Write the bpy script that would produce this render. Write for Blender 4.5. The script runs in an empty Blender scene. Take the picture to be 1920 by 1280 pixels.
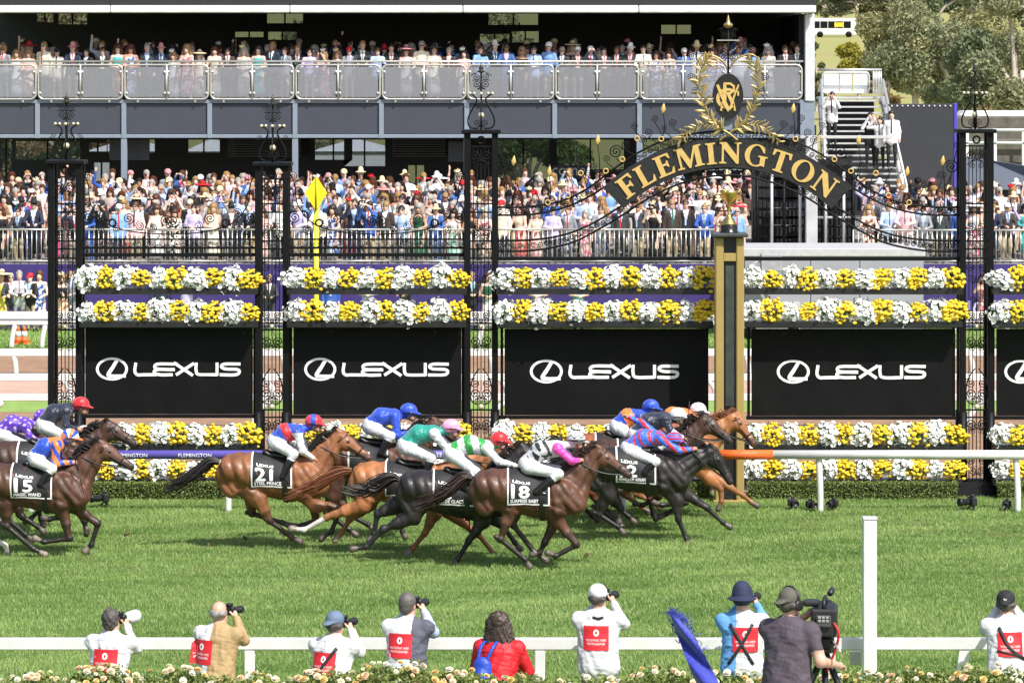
import bpy, math, random
import numpy as np
from mathutils import Vector, Matrix
from mathutils.geometry import tessellate_polygon

SC = bpy.context.scene
COL = SC.collection
RND = random.Random(11)

# ---------------------------------------------------------------- camera, sky, sun, exposure
FPX, HZN, CAMH = 7000.0, 134.0, 7.5        # focal length in px of a 1920 wide frame, horizon row, eye height
cam = bpy.data.cameras.new('camera'); camo = bpy.data.objects.new('camera', cam); COL.objects.link(camo)
cam.sensor_width = 36.0; cam.lens = FPX/1920*36.0
cam.shift_y = -(640-HZN)/1920
cam.clip_start = 0.5; cam.clip_end = 4000
camo.location = (0, 0, CAMH); camo.rotation_euler = (math.radians(90), 0, 0)
SC.camera = camo
SUN_AZ, SUN_EL = 146.0, 51.0                # degrees: azimuth clockwise from +Y, so the sun stands to the right and behind the camera
wd = bpy.data.worlds.new('World'); SC.world = wd; wd.use_nodes = True
_nt = wd.node_tree; _bg = _nt.nodes['Background']
_sky = _nt.nodes.new('ShaderNodeTexSky'); _sky.sky_type = 'NISHITA'; _sky.sun_disc = False
_sky.sun_elevation = math.radians(SUN_EL); _sky.sun_rotation = math.radians(SUN_AZ)
_sky.air_density = 1.0; _sky.dust_density = 2.5; _sky.ozone_density = 1.0
_nt.links.new(_sky.outputs[0], _bg.inputs[0]); _bg.inputs[1].default_value = 0.13
_sl = bpy.data.lights.new('sun', 'SUN'); _so = bpy.data.objects.new('sun', _sl); COL.objects.link(_so)
_sl.energy = 4.6; _sl.angle = math.radians(0.6); _sl.color = (1.0, 0.96, 0.89)
_a, _e = math.radians(SUN_AZ), math.radians(SUN_EL)
_so.rotation_euler = Vector((math.sin(_a)*math.cos(_e), math.cos(_a)*math.cos(_e), math.sin(_e))).to_track_quat('Z', 'Y').to_euler()
SC.view_settings.view_transform = 'Standard'; SC.view_settings.look = 'None'
SC.view_settings.exposure = 0.46; SC.view_settings.gamma = 1.0

# ---------------------------------------------------------------- helpers
def W(px, py, Y): return ((px-960)*Y/FPX, Y, CAMH-(py-HZN)*Y/FPX)
def YG(py): return FPX*CAMH/(py-HZN)        # distance of the level ground seen at a row

def srgb(h):
    h = h.lstrip('#'); c = [int(h[i:i+2], 16)/255 for i in (0, 2, 4)]
    return tuple(x/12.92 if x <= .04045 else ((x+.055)/1.055)**2.4 for x in c)

MATS = {}
def mat(name, col, rough=.6, metal=0., var=.12, vscale=6., bump=0., bscale=40., spec=.5, sheen=0., coat=0.):
    if name in MATS: return MATS[name]
    if isinstance(col, str): col = srgb(col)
    m = bpy.data.materials.new(name); m.use_nodes = True; nt = m.node_tree; b = nt.nodes['Principled BSDF']
    b.inputs['Roughness'].default_value = rough; b.inputs['Metallic'].default_value = metal
    b.inputs['Specular IOR Level'].default_value = spec; b.inputs['Sheen Weight'].default_value = sheen; b.inputs['Coat Weight'].default_value = coat
    b.inputs['Base Color'].default_value = (*col, 1)
    if var > 0:
        tc = nt.nodes.new('ShaderNodeTexCoord'); n = nt.nodes.new('ShaderNodeTexNoise'); n.inputs['Scale'].default_value = vscale; n.inputs['Detail'].default_value = 5
        nt.links.new(tc.outputs['Object'], n.inputs['Vector'])
        r = nt.nodes.new('ShaderNodeValToRGB'); r.color_ramp.elements[0].position = .3; r.color_ramp.elements[1].position = .7
        r.color_ramp.elements[0].color = (*[x*(1-var) for x in col], 1); r.color_ramp.elements[1].color = (*[min(1, x*(1+var)) for x in col], 1)
        nt.links.new(n.outputs['Fac'], r.inputs['Fac']); nt.links.new(r.outputs['Color'], b.inputs['Base Color'])
    if bump > 0:
        tc2 = nt.nodes.new('ShaderNodeTexCoord'); n2 = nt.nodes.new('ShaderNodeTexNoise'); n2.inputs['Scale'].default_value = bscale; n2.inputs['Detail'].default_value = 4
        bp = nt.nodes.new('ShaderNodeBump'); bp.inputs['Strength'].default_value = min(1, bump); bp.inputs['Distance'].default_value = .02
        nt.links.new(tc2.outputs['Object'], n2.inputs['Vector']); nt.links.new(n2.outputs['Fac'], bp.inputs['Height']); nt.links.new(bp.outputs['Normal'], b.inputs['Normal'])
    MATS[name] = m
    return m

def vcmat(name, rough=.5, spec=.4, var=.15, vscale=8., bump=0., bscale=30., trans=0., coat=0.):
    """base colour from the mesh's colour attribute 'Col', broken up by noise"""
    if name in MATS: return MATS[name]
    m = bpy.data.materials.new(name); m.use_nodes = True; nt = m.node_tree; b = nt.nodes['Principled BSDF']
    b.inputs['Roughness'].default_value = rough; b.inputs['Specular IOR Level'].default_value = spec; b.inputs['Coat Weight'].default_value = coat
    b.inputs['Coat Roughness'].default_value = .35
    at = nt.nodes.new('ShaderNodeAttribute'); at.attribute_name = 'Col'
    tc = nt.nodes.new('ShaderNodeTexCoord'); n = nt.nodes.new('ShaderNodeTexNoise'); n.inputs['Scale'].default_value = vscale; n.inputs['Detail'].default_value = 5
    nt.links.new(tc.outputs['Object'], n.inputs['Vector'])
    mr = nt.nodes.new('ShaderNodeMapRange'); mr.inputs['From Min'].default_value = .25; mr.inputs['From Max'].default_value = .75
    mr.inputs['To Min'].default_value = 1-var; mr.inputs['To Max'].default_value = 1+var
    nt.links.new(n.outputs['Fac'], mr.inputs['Value'])
    mx = nt.nodes.new('ShaderNodeVectorMath'); mx.operation = 'SCALE'
    nt.links.new(at.outputs['Color'], mx.inputs[0]); nt.links.new(mr.outputs['Result'], mx.inputs['Scale'])
    nt.links.new(mx.outputs[0], b.inputs['Base Color'])
    if bump > 0:
        n2 = nt.nodes.new('ShaderNodeTexNoise'); n2.inputs['Scale'].default_value = bscale; n2.inputs['Detail'].default_value = 4
        bp = nt.nodes.new('ShaderNodeBump'); bp.inputs['Strength'].default_value = bump; bp.inputs['Distance'].default_value = .03
        nt.links.new(tc.outputs['Object'], n2.inputs['Vector']); nt.links.new(n2.outputs['Fac'], bp.inputs['Height']); nt.links.new(bp.outputs['Normal'], b.inputs['Normal'])
    if trans > 0:
        out = nt.nodes['Material Output']; tl = nt.nodes.new('ShaderNodeBsdfTranslucent'); ms = nt.nodes.new('ShaderNodeMixShader'); ms.inputs[0].default_value = trans
        nt.links.new(mx.outputs[0], tl.inputs['Color']); nt.links.new(b.outputs[0], ms.inputs[1]); nt.links.new(tl.outputs[0], ms.inputs[2]); nt.links.new(ms.outputs[0], out.inputs['Surface'])
    MATS[name] = m
    return m

def tag(o, label=None, cat=None, group=None, kind=None):
    if label: o['label'] = label
    if cat: o['category'] = cat
    if group: o['group'] = group
    if kind: o['kind'] = kind
    return o
def empty(name, loc=(0, 0, 0), rz=0., label=None, cat=None, group=None, parent=None):
    o = bpy.data.objects.new(name, None); COL.objects.link(o); o.location = loc; o.rotation_euler = (0, 0, rz); o.empty_display_size = .1
    if parent: o.parent = parent
    return tag(o, label, cat, group)
def put(name, me, parent=None, loc=None, rot=None, scale=None):
    o = bpy.data.objects.new(name, me); COL.objects.link(o)
    if parent: o.parent = parent
    if loc is not None: o.location = loc
    if rot is not None: o.rotation_euler = rot
    if scale is not None: o.scale = scale
    return o
def copy_tree(o, parent=None):
    c = o.copy(); COL.objects.link(c); c.parent = parent
    for ch in list(o.children): copy_tree(ch, c)
    return c

def np_mesh(name, V, F, mats=(), matidx=None, smooth=False, col=None):
    """V (n,3); F (m,3) or (m,4) array"""
    V = np.asarray(V, dtype=np.float32); F = np.asarray(F, dtype=np.int32)
    me = bpy.data.meshes.new(name); n, k = F.shape
    me.vertices.add(len(V)); me.vertices.foreach_set('co', V.ravel())
    me.loops.add(n*k); me.loops.foreach_set('vertex_index', F.ravel())
    me.polygons.add(n); me.polygons.foreach_set('loop_start', np.arange(0, n*k, k, dtype=np.int32))
    for m in mats: me.materials.append(m)
    if matidx is not None: me.polygons.foreach_set('material_index', np.asarray(matidx, dtype=np.int32))
    if smooth: me.polygons.foreach_set('use_smooth', np.ones(n, dtype=bool))
    me.update(calc_edges=True)
    if col is not None:
        ca = me.color_attributes.new('Col', 'FLOAT_COLOR', 'POINT')
        ca.data.foreach_set('color', np.c_[col, np.ones(len(V))].astype(np.float32).ravel())
    return me

class MB:
    """collects shapes of one mesh"""
    def __init__(s): s.V = []; s.F = []; s.M = []; s.S = []
    def add(s, V, F, m=0, smooth=False):
        b = len(s.V); s.V += [tuple(v) for v in V]; s.F += [tuple(i+b for i in f) for f in F]; s.M += [m]*len(F); s.S += [smooth]*len(F); return s
    def box(s, x0, x1, y0, y1, z0, z1, m=0):
        V = [(x, y, z) for z in (z0, z1) for y in (y0, y1) for x in (x0, x1)]
        return s.add(V, [(0, 2, 3, 1), (4, 5, 7, 6), (0, 1, 5, 4), (2, 6, 7, 3), (0, 4, 6, 2), (1, 3, 7, 5)], m)
    def bbox(s, x0, x1, y0, y1, z0, z1, b=.01, m=0):
        """box with chamfered vertical and horizontal front edges (8-gon prism along each axis is overkill: chamfer all 12 edges)"""
        P = []; idx = {}
        for ix, x in enumerate((x0, x1)):
            for iy, y in enumerate((y0, y1)):
                for iz, z in enumerate((z0, z1)):
                    sx, sy, sz = (1, -1)[ix], (1, -1)[iy], (1, -1)[iz]
                    for a, q in enumerate(((x, y+sy*b, z+sz*b), (x+sx*b, y, z+sz*b), (x+sx*b, y+sy*b, z))):
                        idx[ix, iy, iz, a] = len(P); P.append(q)
        F = []
        for i in (0, 1):
            F.append([idx[i, j, k, 0] for j, k in ((0, 0), (0, 1), (1, 1), (1, 0))])
            F.append([idx[j, i, k, 1] for j, k in ((0, 0), (0, 1), (1, 1), (1, 0))])
            F.append([idx[j, k, i, 2] for j, k in ((0, 0), (0, 1), (1, 1), (1, 0))])
        for j in (0, 1):
            for k in (0, 1):
                F.append([idx[0, j, k, 1], idx[1, j, k, 1], idx[1, j, k, 2], idx[0, j, k, 2]])
                F.append([idx[j, 0, k, 0], idx[j, 1, k, 0], idx[j, 1, k, 2], idx[j, 0, k, 2]])
                F.append([idx[j, k, 0, 0], idx[j, k, 1, 0], idx[j, k, 1, 1], idx[j, k, 0, 1]])
        for i in (0, 1):
            for j in (0, 1):
                for k in (0, 1): F.append([idx[i, j, k, 0], idx[i, j, k, 1], idx[i, j, k, 2]])
        return s.add(P, F, m)
    def tube(s, pts, r, n=6, m=0, closed=False, flat=1.):
        pts = [Vector(p) for p in pts]; N = len(pts); rs = r if isinstance(r, (list, tuple)) else [r]*N
        V = []; F = []; up = None
        for i in range(N):
            if closed: d = pts[(i+1) % N]-pts[i-1]
            else: d = pts[min(i+1, N-1)]-pts[max(i-1, 0)]
            if d.length < 1e-9: d = Vector((0, 0, 1))
            d.normalize()
            if up is None:
                up = d.cross(Vector((0, 1, 0)))
                if up.length < .1: up = d.cross(Vector((1, 0, 0)))
            u = up-d*up.dot(d); u.normalize(); up = u; w = d.cross(u)
            for k in range(n):
                a = 2*math.pi*k/n; V.append(pts[i]+(u*math.cos(a)+w*math.sin(a)*flat)*rs[i])
        for i in range(N if closed else N-1):
            j = (i+1) % N
            for k in range(n):
                k2 = (k+1) % n; F.append((i*n+k, i*n+k2, j*n+k2, j*n+k))
        if not closed: F.append(tuple(range(n-1, -1, -1))); F.append(tuple((N-1)*n+k for k in range(n)))
        return s.add(V, F, m, n > 4)
    def lathe(s, prof, c=(0, 0, 0), n=16, m=0, sy=1.):
        V = []; F = []; N = len(prof)
        for r, z in prof:
            for k in range(n):
                a = 2*math.pi*k/n; V.append((c[0]+r*math.cos(a), c[1]+r*math.sin(a)*sy, c[2]+z))
        for i in range(N-1):
            for k in range(n):
                k2 = (k+1) % n; F.append((i*n+k, i*n+k2, (i+1)*n+k2, (i+1)*n+k))
        F.append(tuple(range(n-1, -1, -1))); F.append(tuple((N-1)*n+k for k in range(n)))
        return s.add(V, F, m, True)
    def ball(s, c, r, n=8, k=6, m=0, sc=(1, 1, 1)):
        V = []; F = []
        V.append((c[0], c[1], c[2]-r*sc[2]))
        for i in range(1, k):
            t = math.pi*i/k
            for j in range(n):
                a = 2*math.pi*j/n; V.append((c[0]+r*sc[0]*math.sin(t)*math.cos(a), c[1]+r*sc[1]*math.sin(t)*math.sin(a), c[2]-r*sc[2]*math.cos(t)))
        V.append((c[0], c[1], c[2]+r*sc[2])); top = len(V)-1
        for j in range(n):
            F.append((0, 1+(j+1) % n, 1+j)); F.append((top, top-n+j, top-n+(j+1) % n))
            for i in range(k-2): F.append((1+i*n+j, 1+i*n+(j+1) % n, 1+(i+1)*n+(j+1) % n, 1+(i+1)*n+j))
        return s.add(V, F, m, True)
    def prism(s, loops, y0, y1, m=0):
        """polygon(s) in the x-z plane (outer loop, then holes), from y0 (front) to y1"""
        pts = [p for l in loops for p in l]; n = len(pts)
        tri = tessellate_polygon([[Vector((p[0], p[1], 0)) for p in l] for l in loops])
        V = [(p[0], y0, p[1]) for p in pts]+[(p[0], y1, p[1]) for p in pts]
        F = [tuple(t) for t in tri]+[tuple(i+n for i in reversed(t)) for t in tri]
        b = 0
        for l in loops:
            for i in range(len(l)):
                j = (i+1) % len(l); F.append((b+i, b+j, b+j+n, b+i+n))
            b += len(l)
        return s.add(V, F, m)
    def mesh(s, name, mats):
        me = bpy.data.meshes.new(name); me.from_pydata(s.V, [], s.F)
        for q in (mats if isinstance(mats, (list, tuple)) else [mats]): me.materials.append(q)
        me.polygons.foreach_set('material_index', s.M); me.polygons.foreach_set('use_smooth', s.S); me.update()
        return me
    def build(s, name, mats, parent=None, loc=None, rot=None): return put(name, s.mesh(name, mats), parent, loc, rot)

def ribbon(pts, w, closed=False):
    """outline polygon of a 2D stroke"""
    N = len(pts); L = []; R = []
    for i in range(N):
        a = pts[max(i-1, 0)]; b = pts[min(i+1, N-1)]
        dx, dy = b[0]-a[0], b[1]-a[1]; l = math.hypot(dx, dy) or 1; nx, ny = -dy/l, dx/l
        ww = (w[i] if isinstance(w, (list, tuple)) else w)/2
        L.append((pts[i][0]+nx*ww, pts[i][1]+ny*ww)); R.append((pts[i][0]-nx*ww, pts[i][1]-ny*ww))
    return L+R[::-1]
def smooth_pts(pts, n=6, closed=False):
    """Catmull-Rom through points of any dimension"""
    P = [np.array(p, float) for p in pts]; out = []; N = len(P)
    rng = range(N) if closed else range(N-1)
    for i in rng:
        p0 = P[i-1] if (i > 0 or closed) else P[0]*2-P[1]; p1 = P[i]; p2 = P[(i+1) % N]
        p3 = P[(i+2) % N] if (closed or i+2 < N) else P[-1]*2-P[-2]
        for k in range(n):
            t = k/n; out.append(.5*((2*p1)+(-p0+p2)*t+(2*p0-5*p1+4*p2-p3)*t*t+(-p0+3*p1-3*p2+p3)*t**3))
    if not closed: out.append(P[-1])
    return [tuple(p) for p in out]
def ell(cx, cy, rx, ry, n=32, a0=0, a1=360):
    full = abs(a1-a0) >= 360; m = n if full else n+1
    return [(cx+rx*math.cos(math.radians(a0+(a1-a0)*i/n)), cy+ry*math.sin(math.radians(a0+(a1-a0)*i/n))) for i in range(m)]

_TX = {}
def text_mesh(txt):
    """(verts (n,2), tris) of a line of the built-in font, cap height 1, centred in x, base at 0"""
    if txt in _TX: return _TX[txt]
    cu = bpy.data.curves.new('t', 'FONT'); cu.body = txt; cu.align_x = 'CENTER'; cu.resolution_u = 2
    o = bpy.data.objects.new('t', cu); COL.objects.link(o); bpy.context.view_layer.update()
    me = bpy.data.meshes.new_from_object(o.evaluated_get(bpy.context.evaluated_depsgraph_get()))
    V = np.array([v.co[:2] for v in me.vertices]); me.calc_loop_triangles(); T = np.array([t.vertices[:] for t in me.loop_triangles])
    V[:, 0] -= (V[:, 0].min()+V[:, 0].max())/2; V /= max(V[:, 1].max(), .01)
    bpy.data.objects.remove(o); bpy.data.curves.remove(cu); bpy.data.meshes.remove(me)
    _TX[txt] = (V, T); return _TX[txt]
for _t in ['15', '21', '18', '12', '2', 'MAGIC WAND', 'STEEL PRINCE', 'PRINCE OF ARRAN', 'LEXUS', 'MOUNTING YARD', 'PHOTOGRAPHER', 'FLEMINGTON', 'lcome', 'FINCHE', 'SURPRISE BABY', 'MER DE GLACE']: text_mesh(_t)

def fine_text(txt, levels=2):
    V, T = text_mesh(txt)
    for _ in range(levels):
        n = len(V); E = {}; mids = []
        def mid(a, b):
            k = (min(a, b), max(a, b))
            if k not in E: E[k] = n+len(mids); mids.append((V[a]+V[b])/2)
            return E[k]
        T2 = []
        for a, b, c in T:
            ab, bc, ca = mid(a, b), mid(b, c), mid(c, a); T2 += [(a, ab, ca), (ab, b, bc), (ca, bc, c), (ab, bc, ca)]
        V = np.r_[V, np.array(mids)]; T = np.array(T2)
    return V, T

# ---- implicit bodies: round cones joined smoothly, polygonised with surface nets
class Blob:
    def __init__(s): s.P = []
    def cone(s, a, b, ra, rb=None, k=.04, t='', sc=(1, 1, 1)):
        s.P.append((np.array(a, float), np.array(b, float), ra, ra if rb is None else rb, k, t, np.array(sc, float))); return s
    def ball(s, a, r, k=.04, t='', sc=(1, 1, 1)): return s.cone(a, a, r, r, k, t, sc)
    @staticmethod
    def _d(X, Y, Z, p):
        a, b, ra, rb, k, t, sc = p
        qx, qy, qz = (X-a[0])/sc[0], (Y-a[1])/sc[1], (Z-a[2])/sc[2]; ba = (b-a)/sc; L2 = ba@ba
        if L2 < 1e-10: return (np.sqrt(qx*qx+qy*qy+qz*qz)-ra)*sc.min()
        h = np.clip((qx*ba[0]+qy*ba[1]+qz*ba[2])/L2, 0, 1)
        qx, qy, qz = qx-h*ba[0], qy-h*ba[1], qz-h*ba[2]
        return (np.sqrt(qx*qx+qy*qy+qz*qz)-(ra+(rb-ra)*h))*sc.min()
    def field(s, Q):
        F = np.full(len(Q), 9.)
        for p in s.P:
            d = s._d(Q[:, 0], Q[:, 1], Q[:, 2], p); k = p[4]
            h = np.clip(.5+.5*(F-d)/k, 0, 1); F = F*(1-h)+d*h-k*h*(1-h)
        return F
    def tags(s, Q):
        D = np.stack([s._d(Q[:, 0], Q[:, 1], Q[:, 2], p) for p in s.P]); i = D.argmin(0)
        T = np.array([p[5] for p in s.P]); return T[i]
    def surf(s, res):
        lo = np.min([np.minimum(p[0], p[1])-max(p[2], p[3])*p[6] for p in s.P], 0)-3*res
        hi = np.max([np.maximum(p[0], p[1])+max(p[2], p[3])*p[6] for p in s.P], 0)+3*res
        n = np.ceil((hi-lo)/res).astype(int)+1
        ax = [lo[i]+res*np.arange(n[i]) for i in range(3)]; F = np.full(n, 9.)
        for p in s.P:
            mg = p[4]+2.5*res; r = max(p[2], p[3])*p[6]
            l = np.maximum(((np.minimum(p[0], p[1])-r-mg-lo)/res).astype(int), 0); h = np.minimum(((np.maximum(p[0], p[1])+r+mg-lo)/res).astype(int)+2, n)
            sl = tuple(slice(l[i], h[i]) for i in range(3))
            d = s._d(ax[0][sl[0]][:, None, None], ax[1][sl[1]][None, :, None], ax[2][sl[2]][None, None, :], p); f = F[sl]; k = p[4]
            q = np.clip(.5+.5*(f-d)/k, 0, 1); F[sl] = f*(1-q)+d*q-k*q*(1-q)
        S = F < 0; C = [(i, j, k) for i in (0, 1) for j in (0, 1) for k in (0, 1)]
        def cr(A, c): return A[c[0]:A.shape[0]-1+c[0], c[1]:A.shape[1]-1+c[1], c[2]:A.shape[2]-1+c[2]]
        cnt = sum(cr(S, c).astype(np.int8) for c in C); act = (cnt > 0) & (cnt < 8); I = np.argwhere(act)
        vid = np.full(act.shape, -1, np.int64); vid[act] = np.arange(len(I))
        acc = np.zeros((len(I), 3)); num = np.zeros(len(I))
        for c in C:
            for axi in range(3):
                if c[axi]: continue
                e = list(c); e[axi] = 1
                f0 = F[I[:, 0]+c[0], I[:, 1]+c[1], I[:, 2]+c[2]]; f1 = F[I[:, 0]+e[0], I[:, 1]+e[1], I[:, 2]+e[2]]
                m = (f0 < 0) != (f1 < 0); t = np.where(m, f0/np.where(m, f0-f1, 1), 0)
                q = np.tile(np.array(c, float), (len(I), 1)); q[:, axi] += t
                acc[m] += q[m]; num[m] += 1
        V = lo+(I+acc/num[:, None])*res
        Q = []
        for axi in range(3):
            o1, o2 = [(1, 2), (2, 0), (0, 1)][axi]
            A = np.take(S, range(S.shape[axi]-1), axi); B = np.take(S, range(1, S.shape[axi]), axi)
            E = np.argwhere(A != B); E = E[(E[:, o1] > 0) & (E[:, o2] > 0)]
            inside = A[E[:, 0], E[:, 1], E[:, 2]]
            def g(d1, d2):
                K = E.copy(); K[:, o1] -= d1; K[:, o2] -= d2; return vid[K[:, 0], K[:, 1], K[:, 2]]
            q = np.stack([g(1, 1), g(0, 1), g(0, 0), g(1, 0)], 1); q[~inside] = q[~inside][:, ::-1]; Q.append(q)
        Fc = np.concatenate(Q)
        e = res*.2; f = s.field(V); G = np.stack([s.field(V+np.eye(3)[i]*e)-f for i in range(3)], 1)/e
        V = V-np.clip(f, -res, res)[:, None]*G/np.maximum((G*G).sum(1), .2)[:, None]
        return V, Fc
    def ray(s, O, D, t0, t1, n=48):
        """first surface hit along rays O+t*D, t in [t0,t1] (arrays)"""
        O = np.asarray(O, float); D = np.asarray(D, float); t = np.full(len(O), float(t0)); hit = np.full(len(O), np.nan); st = (t1-t0)/n
        for i in range(n):
            f = s.field(O+D*t[:, None]); m = (f < 0) & np.isnan(hit); hit[m] = t[m]; t = t+st
        lo = hit-st; hi = hit.copy()
        for _ in range(7):
            md = (lo+hi)/2; f = s.field(np.nan_to_num(O+D*md[:, None])); ins = f < 0; hi = np.where(ins, md, hi); lo = np.where(ins, lo, md)
        return hi
def vnoise(P, sc, seed=0):
    """cheap smooth pseudo noise in [-1,1] for arrays of points"""
    r = np.random.RandomState(seed); f = np.zeros(len(P))
    for i in range(5):
        w = r.normal(size=3)*sc*(1.35**i); f += np.sin(P@w+r.uniform(0, 6.28))
    return f/3.2
# ================================================================ SETTING
M_white = mat('white paint', (.64, .64, .62), .45, var=.11, vscale=2.2, bump=.12, bscale=15)
M_iron = mat('black iron', (.006, .006, .007), .5, var=.3, vscale=20, spec=.15)
M_steel = mat('painted steel blue grey', '#7d8896', .45, var=.06)
M_stain = mat('stainless tube', '#c9c9c4', .3, .6, var=.05)
M_navy = mat('dark slate cladding', '#3a3f4a', .55, var=.06, vscale=2)
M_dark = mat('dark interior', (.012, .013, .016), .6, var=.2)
M_conc = mat('concrete step', (.33, .32, .30), .8, var=.15, bump=.2)
M_purple = mat('purple vinyl', '#382b6c', .5, var=.12, vscale=1.2)
M_gold = mat('gold leaf', (.38, .285, .115), .4, .65, var=.18, vscale=25)
M_goldp = mat('gold paint', '#c9a864', .45, .15, var=.08, vscale=12)
M_blackv = mat('black vinyl banner', (.0035, .0035, .004), .55, spec=.18, var=.25, vscale=3, bump=.08, bscale=6)
M_text = mat('white print', (.8, .8, .8), .6, var=.03)

def ground_mat(name, c0, c1, scale, rough=.9, stretch=(1, 1, 1), bump=.4):
    m = bpy.data.materials.new(name); m.use_nodes = True; nt = m.node_tree; b = nt.nodes['Principled BSDF']; b.inputs['Roughness'].default_value = rough
    tc = nt.nodes.new('ShaderNodeTexCoord'); mp = nt.nodes.new('ShaderNodeMapping'); mp.inputs['Scale'].default_value = stretch
    n = nt.nodes.new('ShaderNodeTexNoise'); n.inputs['Scale'].default_value = scale; n.inputs['Detail'].default_value = 8; n.inputs['Roughness'].default_value = .7
    r = nt.nodes.new('ShaderNodeValToRGB'); r.color_ramp.elements[0].position = .35; r.color_ramp.elements[1].position = .65
    r.color_ramp.elements[0].color = (*c0, 1); r.color_ramp.elements[1].color = (*c1, 1)
    nt.links.new(tc.outputs['Object'], mp.inputs[0]); nt.links.new(mp.outputs[0], n.inputs['Vector']); nt.links.new(n.outputs['Fac'], r.inputs[0]); nt.links.new(r.outputs[0], b.inputs['Base Color'])
    bp = nt.nodes.new('ShaderNodeBump'); bp.inputs['Strength'].default_value = bump; bp.inputs['Distance'].default_value = .03
    nt.links.new(n.outputs['Fac'], bp.inputs['Height']); nt.links.new(bp.outputs[0], b.inputs['Normal'])
    return m
M_soil = ground_mat('turf soil', (.08, .15, .025), (.14, .22, .045), 3)
M_far = ground_mat('far lawn', (.16, .27, .05), (.24, .36, .08), 2)
M_dirt = ground_mat('brown dirt', (.22, .125, .07), (.33, .20, .12), 1.5)
M_pink = ground_mat('pink paving', (.42, .26, .20), (.5, .33, .26), 1)
M_drygr = ground_mat('dry hill grass', (.31, .27, .10), (.26, .28, .075), .06, bump=.2)

def sheet(name, x0, x1, y0, y1, z, m):
    o = MB().add([(x0, y0, z), (x1, y0, z), (x1, y1, z), (x0, y1, z)], [(0, 1, 2, 3)]).build(name, m); tag(o, kind='structure'); return o
sheet('ground', -1500, 1500, -60, 3000, -.02, M_soil)
sheet('turf', -60, 60, 20, 66.6, 0, M_soil)
sheet('dirt_strip', -60, 60, 66.6, YG(772), .002, M_dirt)
sheet('lawn_strip', -60, 60, YG(772), YG(748), .004, M_far)
sheet('paved_path', -60, 60, YG(748), YG(706), .006, M_pink)
sheet('sand_track', -60, 60, YG(706), YG(655), .008, M_dirt)
sheet('lawn', -60, 60, YG(655), 112, .010, M_far)

# ---- grass blades on the track
def blades(name, n, y0, y1, hmin, hmax, w, seed, label, ytan=.148, extra=None):
    r = np.random.RandomState(seed)
    y = np.sqrt(r.uniform(y0*y0, y1*y1, n)); x = r.uniform(-1, 1, n)*ytan*y
    P = np.c_[x, y, np.zeros(n)]
    big = vnoise(P*[1, 1.8, 1], .55, 3); mid = vnoise(P*[1, 1.6, 1], 2.2, 5); fine = vnoise(P*[1, 1.4, 1], 9., 8)
    h = r.uniform(hmin, hmax, n)*(1+.25*mid+.35*fine); th = r.uniform(0, 6.283, n)
    lean = r.uniform(.15, .75, n)*h; la = r.uniform(0, 6.283, n)*.6+1.2*mid
    dx, dy = np.cos(th)*w/2, np.sin(th)*w/2
    V = np.zeros((n, 3, 3)); V[:, 0] = P+np.c_[dx, dy, np.zeros(n)]; V[:, 1] = P-np.c_[dx, dy, np.zeros(n)]
    V[:, 2] = P+np.c_[np.cos(la)*lean, np.sin(la)*lean, h]
    t = np.clip(.43+.20*big+.22*mid+.24*fine+r.normal(0, .16, n), 0, 1)[:, None]
    c = np.array([.085, .19, .028])*(1-t)+np.array([.41, .545, .175])*t
    if n > 200000:                                   # hoof prints: torn, flattened turf along the galloping line
        wear = np.zeros(n)
        for _ in range(170):
            sx_, sy_, sr_ = r.uniform(-9, 9), r.uniform(54.5, 63), r.uniform(.05, .14); m_ = (np.abs(x-sx_) < .5) & (np.abs(y-sy_) < .6); wear[m_] = np.maximum(wear[m_], np.clip(1.4-np.hypot((x[m_]-sx_)/1.7, (y[m_]-sy_)*.8)/sr_, 0, 1)*r.uniform(.4, 1))
        V[:, 2, 2] *= 1-.75*wear; c = c*(1-.8*wear[:, None])+np.array([.15, .11, .05])*.8*wear[:, None]
    straw = (r.uniform(0, 1, n) < .06)[:, None]; c = np.where(straw, np.array([.54, .57, .31]), c)
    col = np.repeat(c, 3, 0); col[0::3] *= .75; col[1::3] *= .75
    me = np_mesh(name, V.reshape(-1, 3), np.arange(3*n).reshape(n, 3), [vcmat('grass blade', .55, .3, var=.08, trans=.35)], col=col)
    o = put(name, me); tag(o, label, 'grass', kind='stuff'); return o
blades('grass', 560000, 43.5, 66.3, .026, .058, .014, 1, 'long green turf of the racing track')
blades('lawn_grass', 45000, YG(655), 108.8, .05, .1, .04, 2, 'green lawn strip in front of the purple wall')

# ---- running rails
def curve_post(px, Ybase, ztop, w, name, parent, lean=.25, back=.35):
    """white gooseneck post: foot at Ybase-back ... bends over to the rail"""
    x = (px-960)*Ybase/FPX
    pts = smooth_pts([(x, Ybase, -.02), (x, Ybase, .35*ztop), (x-.01, Ybase+.02, .7*ztop), (x-.02, Ybase+.06, ztop)], 4)
    return MB().tube(pts, w, 8).build(name, M_white, parent)
YR = YG(960)
rail = empty('running_rail', (0, 0, 0), 0, 'white running rail with a purple lettered sleeve and an orange section along the track', 'rail')
zr = W(0, 852, YR)[2]
def railseg(name, p0, p1, r, m, Y=YR, z=zr, parent=rail, n=14):
    return MB().tube([((p0-960)*Y/FPX, Y, z), ((p1-960)*Y/FPX, Y, z)], r, n).build(name, m, parent)
M_orange = mat('orange wrap', '#d8642a', .55, var=.15, vscale=14, bump=.5, bscale=25)
railseg('white_rail', 1447, 2050, .078, M_white)
railseg('orange_sleeve', 1340, 1449, .083, M_orange)
M_sleeve = mat('purple sleeve', '#5a4fa0', .45, var=.06)
ps = railseg('purple_sleeve', -120, 1341, .076, M_sleeve)
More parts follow.
